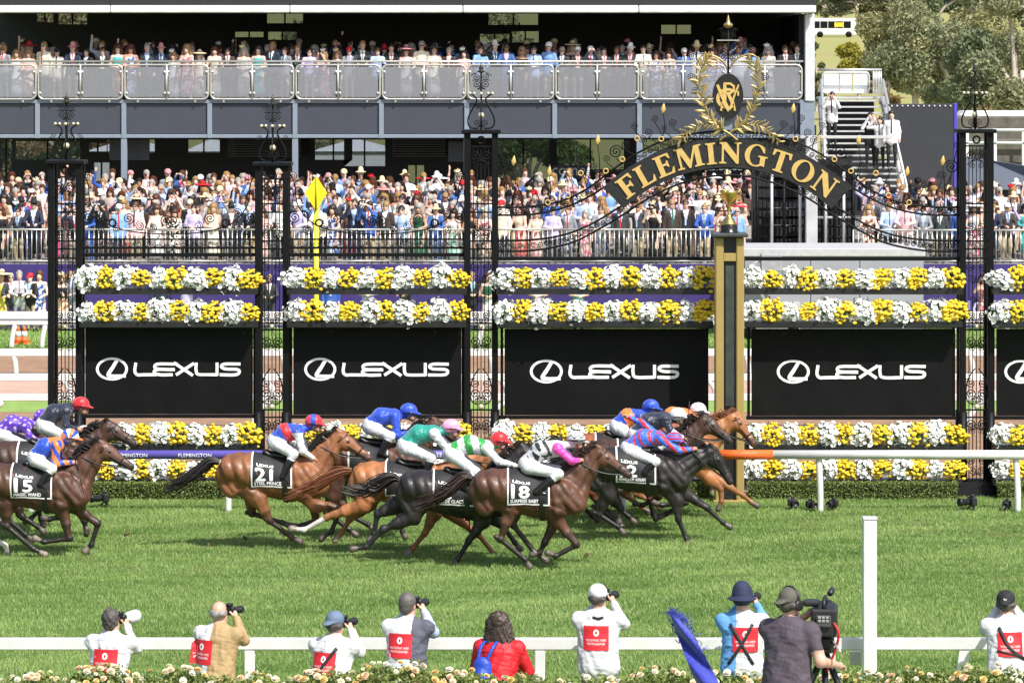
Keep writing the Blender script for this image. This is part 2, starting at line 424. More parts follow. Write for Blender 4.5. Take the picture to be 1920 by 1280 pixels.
V_, T_ = fine_text('FLEMINGTON', 1); wd_ = V_[:, 0].max()-V_[:, 0].min(); sc_ = .56/wd_
for p in range(6, 1300, 120):
    x0 = (p-960)*YR/FPX; a = V_[:, 1]*.062/.076-.45
    VV = np.c_[x0+V_[:, 0]*sc_, YR-.0795*np.cos(a), zr+.0795*np.sin(a)]
    put('lettering', np_mesh('lettering', VV, T_, [M_text]), ps)
for p in (58, 428, 798, 1168, 1538, 1908): curve_post(p, YR, zr-.04, .055, 'rail_post', rail)

def back_rail(name, label, ytop, ybase, h, posts, slant, r=None, broad=True):
    Y = YG(ybase); z = W(0, ytop, Y)[2]; root = empty(name, (0, 0, 0), 0, label, 'rail')
    m = MB(); x0, x1 = -90*Y/FPX*14, 90*Y/FPX*14
    if broad: m.bbox(x0, x1, Y-.05, Y+.05, z-h, z, .015)
    else: m.tube([(x0, Y, z-h/2), (x1, Y, z-h/2)], h/2, 12)
    m.build('rail_board', M_white, root)
    if broad and h > .2: MB().bbox(x0, x1, Y-.07, Y-.055, z-h*.62, z-h*.52, .004).build('edge_strip', M_steel, root)
    for p in posts:
        x = (p-960)*Y/FPX
        MB().tube(smooth_pts([(x+slant, Y+.02, 0), (x+slant*.75, Y+.02, (z-h)*.5), (x, Y+.02, z-h)], 3), .07, 8).build('rail_post', M_white, root)
back_rail('lawn_rail', 'broad white rail with leaning posts on the lawn before the purple wall', 584, 654, .36, [28, 85, 300, 545, 905, 1380, 1790, 1890], -.1)
back_rail('track_rail', 'low white rail between the lawn and the brown sand track', 654, 702, .18, [26, 210, 530, 920, 1400, 1820], .05)
back_rail('path_rail', 'low white rail along the near edge of the sand track', 700, 741, .17, [120, 500, 940, 1330, 1850], .15)
back_rail('lower_rail', 'white rail nearest behind the black iron gate', 738, 800, .15, [5, 505, 948, 1390, 1845], -.35)
back_rail('crowd_rail', 'white tube rail that people lean on at the purple wall', 556, YG(614) and 612, .19, [60, 250, 700, 1100, 1850], 0, broad=False)

# near rail
YN = 42.4; zn = W(0, 1195, YN)[2]
nr = empty('near_rail', (0, 0, 0), 0, 'white beam rail in front of the photographers', 'rail')
MB().bbox(-8, 8, YN-.045, YN+.045, zn-.135, zn, .012).build('beam', M_white, nr)
for p in (-76, 468, 1012, 1556):
    x = (p-960)*YN/FPX; MB().bbox(x-.06, x+.06, YN-.04, YN+.04, -.02, zn-.137, .01).build('rail_post', M_white, nr)
x = (1795-960)*YN/FPX
MB().add([(x-.1+dx, YN-.06+dy, z) for dx, dy, z in ((0, 0, 0), (.13, 0, 0), (.13, .08, 0), (0, .08, 0))]+[(x+.02+dx, YN-.04+dy, zn-.137) for dx, dy in ((0, 0), (.12, 0), (.12, .06), (0, .06))], [(0, 1, 5, 4), (1, 2, 6, 5), (2, 3, 7, 6), (3, 0, 4, 7), (0, 3, 2, 1)]).build('rail_post', M_white, nr)
for p in (240, 760, 1290): x = (p-960)*YN/FPX; MB().bbox(x-.05, x+.05, YN-.05, YN+.05, zn-.14, zn+.005, .006).build('joint_sleeve', mat('dull white sleeve', (.5, .5, .49), .6, var=.15), nr)
x = (1595-960)*YN/FPX; MB().bbox(x-.02, x+.12, YN-.07, YN-.047, zn-.3, zn-.14, .01).build('bracket', M_stain, nr)
# tall square post
YP = 42.1; x0, _, z1 = W(1618, 970, YP); x1 = W(1643, 970, YP)[0]
tp = empty('marker_post', ((x0+x1)/2, YP, 0), 0, 'tall square white post rising above the near rail', 'post'); w = (x1-x0)/2
MB().bbox(-w, w, -w, w, -.02, z1-.02, .008).build('shaft', M_white, tp); MB().bbox(-w-.006, w+.006, -w-.006, w+.006, z1-.0195, z1+.01, .004).build('cap', mat('grey cap', (.5, .5, .5), .6), tp)

# ================================================================ TERRACE AND GRANDSTAND
YW = 109.0; ZT = W(0, 495, YW)[2]
def px_x(p, Y): return (p-960)*Y/FPX
wall = empty('terrace_wall', (0, YW, 0), 0, 'long purple vinyl wall below the crowd terrace', 'wall')
for a, b in [(-60, 320), (320, 700), (700, 1080), (1080, 1345), (1728, 2000)]:
    MB().bbox(px_x(a, YW)+.005, px_x(b, YW)-.005, 0, .08, 0, ZT, .006).build('wall_panel', M_purple, wall)
V_, T_ = text_mesh('FLEMINGTON')
put('lettering', np_mesh('lettering', np.c_[px_x(1815, YW)+V_[:, 0]*.45, np.full(len(V_), -.006), .32+V_[:, 1]*.5], T_, [mat('lavender print', '#b9b2dd', .6)]), wall)
steps = []
for k in range(8):
    o = MB().box(-17, 17, YW+.082+.8*k, YW+.082+.8*(k+1) if k < 7 else 126, -.01, ZT-.01+.11*k).build('terrace_step', M_conc); tag(o, kind='structure')
def row_z(k): return ZT-.01+.11*k

def fence(name, label, p0, p1, Y, z0, h, npan):
    root = empty(name, (0, 0, 0), 0, label, 'fence'); bal = MB().tube([(0, 0, 0), (0, 0, h-.1)], .014, 5).mesh('baluster', M_stain)
    for i in range(npan):
        a, b = px_x(p0+(p1-p0)*i/npan, Y), px_x(p0+(p1-p0)*(i+1)/npan, Y)
        MB().tube([(a+.01, Y, z0+h), (b-.01, Y, z0+h)], .028, 6).build('top_rail', M_stain, root)
        MB().tube([(a+.01, Y, z0+.08), (b-.01, Y, z0+.08)], .02, 6).build('bottom_rail', M_stain, root)
        MB().tube([(a, Y, z0), (a, Y, z0+h+.02)], .026, 6).build('fence_post', M_stain, root)
        n = int((b-a)/.135)
        for j in range(1, n): put('baluster', bal, root, (a+(b-a)*j/n, Y, z0+.09))
fence('crowd_fence', 'silver barred crowd fence along the terrace edge left of the winning post', -30, 1340, YW+.2, ZT, 1.0, 9)
fence('crowd_fence', 'silver barred crowd fence on the terrace right of the grey cabin', 1600, 1960, YW+.2, ZT, .98, 3)

# ---- grandstand
YS = 116.0; ZB = W(0, 190, YS)[2]                 # balcony floor
xs = lambda p: px_x(p, YS); zs = lambda q: CAMH-(q-HZN)*YS/FPX
st = empty('grandstand', (0, YS, 0), 0, 'two storey dark grandstand with a glass fronted balcony', 'grandstand')
def sbox(name, p0, p1, q0, q1, ya, yb, m, b=.01, parent=st):
    return MB().bbox(xs(p0), xs(p1), ya, yb, zs(q1), zs(q0), b).build(name, m, parent)
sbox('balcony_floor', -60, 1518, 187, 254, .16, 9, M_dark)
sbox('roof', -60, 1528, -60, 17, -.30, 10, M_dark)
for a, b in [(-60, 210), (210, 545), (545, 868), (868, 1196), (1196, 1528)]: sbox('roof_gutter', a+.4, b-.4, 11, 25, -.55, -.305, M_white, .03)
mull = [-92, 70, 232, 393, 553, 715, 875, 1040, 1199, 1362, 1508]
sbox('fascia_beam', -60, 1510, 187, 194, .02, .155, M_steel); sbox('fascia_beam', -60, 1510, 252, 259, .02, .155, M_steel)
for i in range(len(mull)-1): sbox('fascia_panel', mull[i]+5, mull[i+1]-5, 195, 251, .08, .15, M_navy, .006)
for i, m_ in enumerate(mull[:-1]): sbox('fascia_mullion', m_-4.6, m_+4.6, 194.5, 259.5, 0, .15, M_steel)
for m_ in (232, 553, 875, 1199): sbox('column', m_-5.5, m_+5.5, 260, 455, .02, .3, M_steel)
sbox('end_column', 1509, 1527, 26, 190, -.1, .35, mat('pale column', (.55, .58, .6), .5), .02)
Yz_ = 109.9; MB().bbox(px_x(1511, Yz_), px_x(1533, Yz_), Yz_-YS, Yz_-YS+.35, ZT, W(0, 256, Yz_)[2], .02).build('end_column', mat('weathered column', (.45, .46, .47), .6, var=.15, vscale=2), st)
sbox('end_panel', 1500, 1527, 190.5, 254, -.05, .15, M_steel, .01)
# dark rooms: back walls with openings; the lower ones stand in for reflecting glass
def wall_with_holes(name, p0, p1, q0, q1, holes, y, th, m):
    loops = [[(xs(p0), zs(q1)), (xs(p1), zs(q1)), (xs(p1), zs(q0)), (xs(p0), zs(q0))]]+[[(xs(a), zs(d)), (xs(b), zs(d)), (xs(b), zs(c)), (xs(a), zs(c))] for a, b, c, d in holes]
    o = MB().prism(loops, y, y+th, 0).build(name, m, st)
    for a, b, c, d in holes:
        pane = MB().box(xs(a), xs(b), y+th*.4, y+th*.5, zs(d), zs(c)).build('window_pane', M_glass, o)
        w2 = .05; mid = (a+b)/2
        MB().box(xs(mid)-w2/2, xs(mid)+w2/2, y+.01, y+th*.38, zs(d), zs(c)).build('window_bar', M_iron, o)
def glass_mat(name, tint, keep, rough=.1):
    m = bpy.data.materials.new(name); m.use_nodes = True; nt = m.node_tree; nt.nodes.remove(nt.nodes['Principled BSDF']); out = nt.nodes['Material Output']
    a = nt.nodes.new('ShaderNodeBsdfTransparent'); a.inputs[0].default_value = (*tint, 1); b = nt.nodes.new('ShaderNodeBsdfPrincipled'); b.inputs['Base Color'].default_value = (*tint, 1); b.inputs['Roughness'].default_value = rough
    mx = nt.nodes.new('ShaderNodeMixShader'); mx.inputs[0].default_value = keep
    nt.links.new(a.outputs[0], mx.inputs[1]); nt.links.new(b.outputs[0], mx.inputs[2]); nt.links.new(mx.outputs[0], out.inputs[0]); return m
M_glass = glass_mat('window glass', (.55, .58, .6), .12)
M_frost = glass_mat('frosted balustrade glass', (.70, .72, .76), .21, .3)
sh = 1-8.0/YS                                       # things 8 m behind appear smaller: rows are given as seen
def deep(holes, y):
    f = (YS+y)/YS; g = lambda p: 960+(p-960)*f; h = lambda q: HZN+(q-HZN)*f
    return [(g(a), g(b), h(c), h(d)) for a, b, c, d in holes]
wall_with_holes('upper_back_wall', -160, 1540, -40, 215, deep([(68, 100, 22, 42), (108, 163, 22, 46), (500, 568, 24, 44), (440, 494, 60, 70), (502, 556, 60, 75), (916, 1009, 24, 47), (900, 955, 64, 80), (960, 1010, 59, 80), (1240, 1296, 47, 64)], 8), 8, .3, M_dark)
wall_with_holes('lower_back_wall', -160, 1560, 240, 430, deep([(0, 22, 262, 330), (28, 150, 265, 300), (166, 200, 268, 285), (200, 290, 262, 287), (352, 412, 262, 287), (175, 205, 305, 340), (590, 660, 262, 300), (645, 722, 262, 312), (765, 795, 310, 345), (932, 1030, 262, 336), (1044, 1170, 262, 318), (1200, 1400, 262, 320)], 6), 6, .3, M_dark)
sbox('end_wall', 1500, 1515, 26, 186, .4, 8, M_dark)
# louvre vents: one slat at a time
for a, b in [(424, 568), (733, 838)]:
    r_ = sbox('louvre_frame', a, b, 258, 296, 4.0, 4.1, M_iron)
    f = (YS+4)/YS
    for j in range(8):
        q = 261+j*4.4
        MB().box(xs(960+(a+3-960)*f), xs(960+(b-3-960)*f), 3.93, 3.995, zs(HZN+(q+1.9-HZN)*f), zs(HZN+(q-HZN)*f)).build('louvre_slat', mat('louvre slat', (.07, .07, .075), .5), r_)
for a, b, q0, q1 in [(197, 273, 262, 302), (839, 872, 266, 305)]:
    MB().bbox(xs(a), xs(b), 1.2, 1.35, zs(q1), zs(q0), .02).build('hanging_screen', mat('screen back', (.05, .055, .065), .5), st)
o = sbox('welcome_board', 1040, 1110, 318, 345, 5.0, 5.06, mat('blue grey board', '#39485a', .5))
V_, T_ = text_mesh('lcome')
put('lettering', np_mesh('lettering', np.c_[xs(1068)+V_[:, 0]*.34, np.full(len(V_), 4.99), zs(337)+V_[:, 1]*.36], T_, [M_text]), o)
# balustrade: each rounded frame with two frosted panes
for i in range(len(mull)-1):
    a, b = mull[i]+2.5, mull[i+1]-2.5
    if i == 9: b = 1503
    x0, x1, z0, z1, r = xs(a), xs(b), zs(186), zs(122), .16
    loop = []
    for cx, cz, a0 in ((x1-r, z1-r, 0), (x0+r, z1-r, 90), (x0+r, z0+r, 180), (x1-r, z0+r, 270)):
        loop += [(cx+r*math.cos(math.radians(a0+k*22.5)), -.05, cz+r*math.sin(math.radians(a0+k*22.5))) for k in range(5)]
    root = empty('balustrade_panel', (0, 0, 0), parent=st)
    MB().tube(loop, .033, 8, closed=True).build('frame', M_stain, root)
    xm = (x0+x1)/2; MB().tube([(xm, -.05, z0), (xm, -.05, z1)], .04, 8).build('divider', M_stain, root)
    for c, d in ((x0+.055, xm-.06), (xm+.06, x1-.055)):
        MB().bbox(c, d, -.06, -.045, z0+.06, z1-.06, .004).build('glass_pane', M_frost, root)
        for e in (c, d):
            for zz in (z0+.18, z1-.22): MB().ball((e, -.055, zz), .05, 8, 6).build('clamp', M_stain, root)
    for e in (x0+.4, x1-.4): MB().box(e-.03, e+.03, -.06, .02, z0-.1, z0-.03).build('bracket', M_stain, root)
MB().tube([(xs(-60), -.03, zs(115.5)), (xs(1506), -.03, zs(115.5))], .035, 8).build('handrail', M_stain, st)
for p in range(-40, 1506, 27): MB().tube([(xs(p), -.03, zs(121)), (xs(p), -.03, zs(116))], .012, 5).build('handrail_pin', M_stain, st)

# ---- stairs, scaffold, cabin, screen at the right
M_alu = mat('aluminium', (.62, .62, .62), .35, .5, var=.05)
stair = empty('access_stairs', (0, 0, 0), 0, 'aluminium stairs with railings beside the grandstand', 'stairs')
for j in range(15):
    q = 188+j*11.4; Y = 124-j*.28; x0, x1 = px_x(1545+j*.3, Y), px_x(1652+j*2.6, Y); z = W(0, q, Y)[2]
    MB().bbox(x0, x1, Y, Y+.3, z-.05, z, .006).build('tread', M_alu, stair)
for s_, (a, b) in ((-1, (1540, 1549)), (1, (1655, 1700))):
    p0 = W(a, 150, 124.2); p1 = W(b, 350, 119.8)
    MB().tube([p0, p1], .05, 8).build('handrail', M_alu, stair); q0 = W(a, 185, 124.2); q1 = W(b+2, 385, 119.8)
    MB().tube([q0, q1], .12, 6).build('stringer', M_alu, stair)
    for k in range(9):
        t = k/8; u = tuple(p0[i]+(p1[i]-p0[i])*t for i in range(3)); v = tuple(q0[i]+(q1[i]-q0[i])*t for i in range(3)); MB().tube([v, u], .025, 6).build('baluster', M_alu, stair)
Yl = 124.5
MB().bbox(px_x(1536, Yl), px_x(1658, Yl), Yl, Yl+1.2, W(0, 186, Yl)[2], W(0, 182, Yl)[2], .01).build('landing', M_alu, stair)
MB().box(px_x(1550, Yl), px_x(1700, Yl), Yl+1.5, Yl+1.52, W(0, 430, Yl)[2], W(0, 300, Yl)[2]).build('lower_back', M_dark, stair)
MB().box(px_x(1550, Yl), px_x(1646, Yl), Yl+1.3, Yl+1.32, W(0, 430, Yl)[2], W(0, 190, Yl)[2]).build('riser_back', M_dark, stair)
loop = []
x0, x1, z0, z1, r = px_x(1546, Yl), px_x(1634, Yl), W(0, 174, Yl)[2], W(0, 136, Yl)[2], .12
for cx, cz, a0 in ((x1-r, z1-r, 0), (x0+r, z1-r, 90), (x0+r, z0+r, 180), (x1-r, z0+r, 270)): loop += [(cx+r*math.cos(math.radians(a0+k*22.5)), Yl+.9, cz+r*math.sin(math.radians(a0+k*22.5))) for k in range(5)]
MB().tube(loop, .035, 8, closed=True).build('landing_frame', M_alu, stair)
M_pale = glass_mat('pale landing glass', (.8, .84, .88), .8, .3)
for a, b in ((x0+.05, x0+.55), (x0+.6, (x0+x1)/2+.2), ((x0+x1)/2+.26, x1-.05)): MB().box(a, b, Yl+.89, Yl+.91, z0+.05, z1-.05).build('glass_pane', M_pale, stair)
MB().tube([(px_x(1536, Yl), Yl+.5, W(0, 131, Yl)[2]), (px_x(1656, Yl), Yl+.5, W(0, 131, Yl)[2])], .04, 8).build('handrail', M_alu, stair)
for k in range(6):
    x = px_x(1640+k*3, Yl); MB().tube([(x, Yl+.5, W(0, 178, Yl)[2]), (x, Yl+.5, W(0, 132, Yl)[2])], .02, 6).build('baluster', M_alu, stair)

Yk = 110.6
scf = empty('scaffold_frame', (0, 0, 0), 0, 'black and silver scaffold bay below the stairs right of the trophy', 'scaffold')
for p in (1420, 1447, 1470, 1500, 1548, 1565, 1582, 1600):
    MB().tube([(px_x(p, Yk), Yk, ZT), (px_x(p, Yk), Yk, W(0, 322, Yk)[2])], .05, 6).build('upright', M_alu if p in (1447, 1500, 1548, 1582) else M_iron, scf)
for q in (335, 352, 372, 392, 408, 424, 445):
    for a, b, mm in ((1416, 1508, M_iron), (1447, 1500, M_alu if q in (392, 424) else M_iron), (1530, 1602, M_alu if q in (408, 352) else M_iron)):
        MB().tube([(px_x(a, Yk), Yk+.06, W(0, q, Yk)[2]), (px_x(b, Yk), Yk+.06, W(0, q, Yk)[2])], .04, 6).build('ledger', mm, scf)
for p in range(1424, 1604, 8):
    MB().tube([(px_x(p, Yk), Yk+.5, ZT), (px_x(p, Yk), Yk+.5, W(0, 330, Yk)[2])], .022, 5).build('rod', M_iron, scf)
MB().box(px_x(1414, Yk), px_x(1604, Yk), Yk+1.2, Yk+1.3, ZT, W(0, 300, Yk)[2]).build('black_backing', M_dark, scf)
MB().bbox(px_x(1500, Yk), px_x(1672, Yk), Yk-.1, Yk+.6, W(0, 260, Yk)[2], W(0, 254.8, Yk)[2], .01).build('walkway', M_alu, scf)

Yc = 105.2
cab = empty('equipment_cabin', (0, 0, 0), 0, 'pale grey equipment cabin behind the flowers right of the winning post', 'cabin')
M_cab = mat('cabin grey', '#8f9099', .5, var=.05, vscale=1); xc = lambda p: px_x(p, Yc); zc = lambda q: W(0, q, Yc)[2]
for a, b in [(1396, 1520), (1520, 1612), (1612, 1732)]: MB().bbox(xc(a)+.008, xc(b)-.008, Yc, Yc+3.4, 0, zc(482), .01).build('side_panel', M_cab, cab)
MB().bbox(xc(1392), xc(1735), Yc-.06, Yc+3.5, zc(481), zc(466), .02).build('roof', mat('cabin roof grey', (.42, .42, .43), .6, var=.1), cab)
MB().bbox(xc(1400), xc(1500), Yc-.05, Yc-.005, zc(578), zc(566), .01).build('shelf', M_alu, cab)
dolly = empty('camera_dolly', (xc(1443), Yc-.6, 0), 0, 'white wheeled camera crane standing before the grey cabin', 'camera crane')
MB().bbox(-.25, .25, -.15, .15, .4, 1.1, .04).build('mast', M_alu, dolly); MB().bbox(-.75, .8, -.3, .3, .25, .4, .04).build('chassis', M_white, dolly)
MB().tube([(-.2, 0, 1.1), (-.6, 0, 2.1), (-.1, 0, 2.25)], .05, 6).build('arm', M_alu, dolly); MB().bbox(-.3, .3, -.2, .2, 1.9, 2.4, .03).build('camera_head', mat('grey plastic', (.3, .3, .32), .5), dolly)
for sx in (-.6, .6): MB().lathe([(.05, -.06), (.2, -.06), (.2, .06), (.05, .06)], (0, 0, 0), 14).build('wheel', M_iron, dolly, (sx, -.33, .2), (math.pi/2, 0, 0))

Yv = 123.0
vs = empty('video_screen', (0, 0, 0), 0, 'large black screen panel with a purple edge right of the stairs', 'screen')
MB().bbox(px_x(1666, Yv), px_x(1788, Yv), Yv, Yv+.2, W(0, 352, Yv)[2], W(0, 195, Yv)[2], .02).build('panel', mat('black mesh', '#2b2d33', .6, var=.1, vscale=2), vs)
MB().bbox(px_x(1788.3, Yv), px_x(1795, Yv), Yv, Yv+.4, W(0, 352, Yv)[2], W(0, 194, Yv)[2], .02).build('side_edge', mat('purple edge', '#4a3fae', .5), vs)
for k in range(12): MB().ball((px_x(1672+k*10, Yv), Yv-.01, W(0, 199, Yv)[2]), .035, 6, 4).build('eyelet', M_alu, vs)

# ---- far right: stone wall, marquee, hill
Yq = 150
sw = empty('stone_bank', (0, 0, 0), 0, 'grey stone retaining wall with white rails at far right', 'wall')
M_stone = mat('grey stone', '#5f5a52', .9, var=.3, vscale=2.5, bump=.6, bscale=3)
MB().bbox(px_x(1797, Yq), px_x(2040, Yq), Yq, Yq+2, 0, W(0, 262, Yq)[2], .05).build('lower_wall', M_stone, sw); MB().bbox(px_x(1797, Yq), px_x(2040, Yq), Yq+6, Yq+8, 0, W(0, 222, Yq)[2], .05).build('upper_wall', M_stone, sw)
for q in (244, 268): MB().tube([(px_x(1800, Yq), Yq-.6, W(0, q, Yq)[2]), (px_x(2040, Yq), Yq-.6, W(0, q, Yq)[2])], .07, 6).build('rail', M_white, sw)
for p in (1810, 1862, 1915): MB().tube([(px_x(p, Yq), Yq-.6, 0), (px_x(p, Yq), Yq-.6, W(0, 244, Yq)[2])], .07, 6).build('rail_post', M_white, sw)
mq = empty('dark_marquee', (0, 0, 0), 0, 'dark slate sloping marquee roof behind the right crowd', 'marquee'); Ym = 135
v = [W(1795, 352, Ym), W(1990, 360, Ym), W(1990, 322, Ym), W(1850, 300, Ym+3), W(1800, 298, Ym+3)]
MB().add([*v]+[(a, b+5, c) for a, b, c in v], [(0, 1, 2, 3, 4), (4, 3, 8, 9), (3, 2, 7, 8), (5, 9, 8, 7, 6), (0, 4, 9, 5), (1, 6, 7, 2)]).build('roof', mat('slate canvas', '#555b66', .7), mq)
MB().box(px_x(1797, Ym), px_x(1990, Ym), Ym+.2, Ym+4.8, 0, W(0, 353, Ym)[2]).build('wall', M_dark, mq)
van = empty('white_van_roof', (0, 0, 0), 0, 'white flat roofed truck behind the stone wall at far right', 'truck')
MB().bbox(px_x(1800, 165), px_x(1990, 165), 165, 167.2, 3.0, W(0, 208, 165)[2], .2).build('body', M_white, van)
for k in range(3): MB().lathe([(.1, -.12), (.45, -.12), (.45, .12), (.1, .12)], (0, 0, 0), 14).build('wheel', M_iron, van, (px_x(1815+60*k, 165), 165, 2.6), (math.pi/2, 0, 0))

def hill_z(x, y):
    t = np.clip((y-150)/450., 0, 5)
    return t*13.0+0*x
gx = np.linspace(-260, 320, 60); gy = np.concatenate([np.linspace(140, 700, 60), np.linspace(720, 1500, 10)])
X_, Y_ = np.meshgrid(gx, gy); Z_ = hill_z(X_, Y_)-.05
nx, ny = len(gx), len(gy); idx = np.arange(nx*ny).reshape(ny, nx)
Fh = np.stack([idx[:-1, :-1], idx[:-1, 1:], idx[1:, 1:], idx[1:, :-1]], -1).reshape(-1, 4)
hl = put('hill', np_mesh('hill', np.c_[X_.ravel(), Y_.ravel(), Z_.ravel()], Fh, [M_drygr], smooth=True)); tag(hl, kind='structure')

M_leaf = vcmat('gum leaves', .6, .25, var=.25, vscale=.6, trans=.25); M_bark = mat('pale bark', '#b9ada0', .85, var=.35, vscale=1.5, bump=.5, bscale=4)
def leaf_cloud(name, clumps, n, size, cols, seed, parent, m=None):
    r = np.random.RandomState(seed); C = np.array([c[:3] for c in clumps]); R = np.array([c[3] for c in clumps]); w = R**2; w = w/w.sum()
    k = r.choice(len(C), n, p=w); d = r.normal(size=(n, 3)); d /= np.linalg.norm(d, axis=1)[:, None]
    rad = r.uniform(.45, 1.05, n)**.6; P = C[k]+d*(R[k]*rad)[:, None]*[1, 1, .8]
    u = r.normal(size=(n, 3)); u /= np.linalg.norm(u, axis=1)[:, None]; v = np.cross(u, r.normal(size=(n, 3))); v /= np.linalg.norm(v, axis=1)[:, None]
    s = size*r.uniform(.5, 1.3, n)[:, None]
    V = np.stack([P+u*s, P+v*s*.45, P-u*s, P-v*s*.45], 1).reshape(-1, 3)
    base = np.array(cols)[r.randint(0, len(cols), len(C))][k]*r.uniform(.7, 1.35, n)[:, None]
    o = put(name, np_mesh(name, V, np.arange(4*n).reshape(n, 4), [m or M_leaf], col=np.repeat(base, 4, 0)), parent); o['kind'] = 'stuff'; return o
G1 = [(.21, .23, .13), (.26, .27, .15), (.17, .20, .11), (.29, .28, .14)]
def gum(px, py, Y, h, w, label, seed, cols=G1, n=9000, leaf=.3, trunk=True, name='gum_tree', nc=16, flat=.8):
    r = random.Random(seed); x, _, zt = W(px, py, Y); zb = float(hill_z(np.array(x), np.array(Y))); root = empty(name, (x, Y, zb), 0, label, 'tree', 'trees on the hillside')
    H = zt-zb; cl = []
    for i in range(nc):
        a = r.uniform(0, 6.28); q = r.uniform(0, 1)**.5*w; z = H*(1-h*r.uniform(.05, 1)); cl.append((q*math.cos(a), q*math.sin(a)*.8, z, w*r.uniform(.22, .42)))
    leaf_cloud('crown', cl, n, leaf, cols, seed, root)
    m = MB(); top = H*(1-h*.55)
    m.tube(smooth_pts([(0, 0, -.5), (r.uniform(-.3, .3), 0, top*.5), (r.uniform(-.4, .4), 0, top)], 4), [w*.085-i*w*.006 for i in range(9)], 7)
    for i in range(6):
        c = cl[i]; m.tube(smooth_pts([(0, 0, top*(.3+.1*i)), (c[0]*.4, c[1]*.4, (top*.5+c[2]*.5)), c[:3]], 3), [w*.05-j*w*.006 for j in range(7)], 6)
    m.build('trunk', M_bark, root); return root
gum(1800, -60, 230, .82, 4.6, 'tall grey green gum tree above the black screen panel', 1, n=26000, leaf=.15, nc=30)
gum(1720, -30, 280, .8, 3.6, 'gum tree with a leaning pale trunk left of the tallest gum', 2, n=18000, leaf=.16, nc=24)
gum(1905, -20, 210, .8, 3.6, 'gum tree with spreading grey branch at the right edge', 3, n=14000, leaf=.17, nc=20)
gum(1662, 70, 330, .85, 2.2, 'russet tinged small tree below the gums', 4, [(.24, .17, .06), (.2, .16, .06), (.14, .13, .05)], 5000, .2)
gum(1672, 182, 240, .9, 1.3, 'dry orange brown shrub left of the pale trunk', 5, [(.30, .2, .07), (.26, .2, .08)], 2600, .14)
gum(1612, 80, 300, .42, 1.9, 'small yellow topped conifer on the dry slope', 6, [(.32, .29, .03), (.12, .13, .04), (.3, .27, .04)], 5000, .16, name='conifer_tree')
gum(1548, -16, 700, .62, 5., 'pale thin tree above the bus', 7, n=5000, leaf=.3); gum(1610, -14, 690, .6, 5.4, 'dark spreading tree to the right of the bus', 8, [(.07, .08, .045), (.10, .11, .06)], 6000, .3)
gum(1662, 8, 480, .75, 3.6, 'bushy brown green tree above the yellow conifer', 9, [(.16, .13, .05), (.12, .12, .05)], 6000, .3)
gum(1532, 62, 300, .95, 1.4, 'soft green sapling beside the grandstand edge', 10, [(.12, .16, .07)], 2500, .18)
gum(1880, 190, 200, .9, 1.7, 'dry brown bush above the stone wall', 11, [(.26, .19, .08), (.15, .14, .06)], 3500, .14)
gum(1760, 150, 215, .95, 2.2, 'green undergrowth bush behind the black screen', 12, n=5000, leaf=.15)
for i, p in enumerate(range(1525, 1960, 48)): gum(p, -26+8*(i % 3), 900+40*(i % 2), .9, 8, ['far ridge tree %s' % w for w in ('above the stand corner', 'above the bus front', 'above the bus tail', 'behind the brown tree', 'left of the great gum', 'behind the great gum', 'right of the great gum', 'near the right edge', 'at the right edge', 'past the right edge')][i]+' on the skyline', 30+i, [(.10, .13, .07), (.14, .17, .08)], 2500, .7)
# behind the stand's windows; lower trees and marquees added in place of glass reflections
gum(985, 235, 150, .85, 2.2, 'dense green tree standing in for a reflection in the grandstand window', 13, [(.05, .10, .02), (.09, .15, .03)], 9000, .13)
gum(80, 240, 150, .85, 2.6, 'dark tree standing in for a reflection in the left grandstand window', 14, [(.03, .05, .02)], 5000, .15)
gum(530, 10, 170, .8, 3., 'tree seen through the high balcony window', 15, n=6000, leaf=.15); gum(960, 10, 175, .8, 3., 'gum seen through the middle balcony window', 16, n=6000, leaf=.15); gum(130, 10, 170, .8, 3., 'brownish tree seen through the left balcony window', 17, [(.2, .14, .07)], 6000, .15)
M_tent = mat('marquee white', (.75, .76, .78), .6, var=.03)
for p0, p1, q, lab in [(160, 300, 262, 'white marquee standing in for a reflection in the window left of the first column'), (345, 430, 262, 'white marquee standing in for a reflection in the window right of the hanging screens'), (585, 735, 262, 'white arched marquee standing in for a reflection in the window behind the yellow sign'), (1195, 1420, 275, 'white marquee standing in for a window reflection behind the arch lettering')]:
    Y = 138; x0, x1 = px_x(p0, Y), px_x(p1, Y); z0 = W(0, q+22, Y)[2]; z1 = W(0, q, Y)[2]; xm = (x0+x1)/2
    t = empty('reflection_marquee', (0, 0, 0), 0, lab, 'marquee', 'marquees standing in for window reflections')  # solid tent added behind the wall where the glass would mirror one
    MB().add([(x0, Y, z0), (x1, Y, z0), (xm, Y+2, z1), (x0, Y+5, z0), (x1, Y+5, z0), (xm, Y+3, z1)], [(0, 1, 2), (3, 5, 4), (0, 2, 5, 3), (1, 4, 5, 2)]).build('roof', M_tent, t)
    MB().box(x0+.1, x1-.1, Y+.1, Y+4.9, 0, z0-.004).build('wall', M_tent, t)
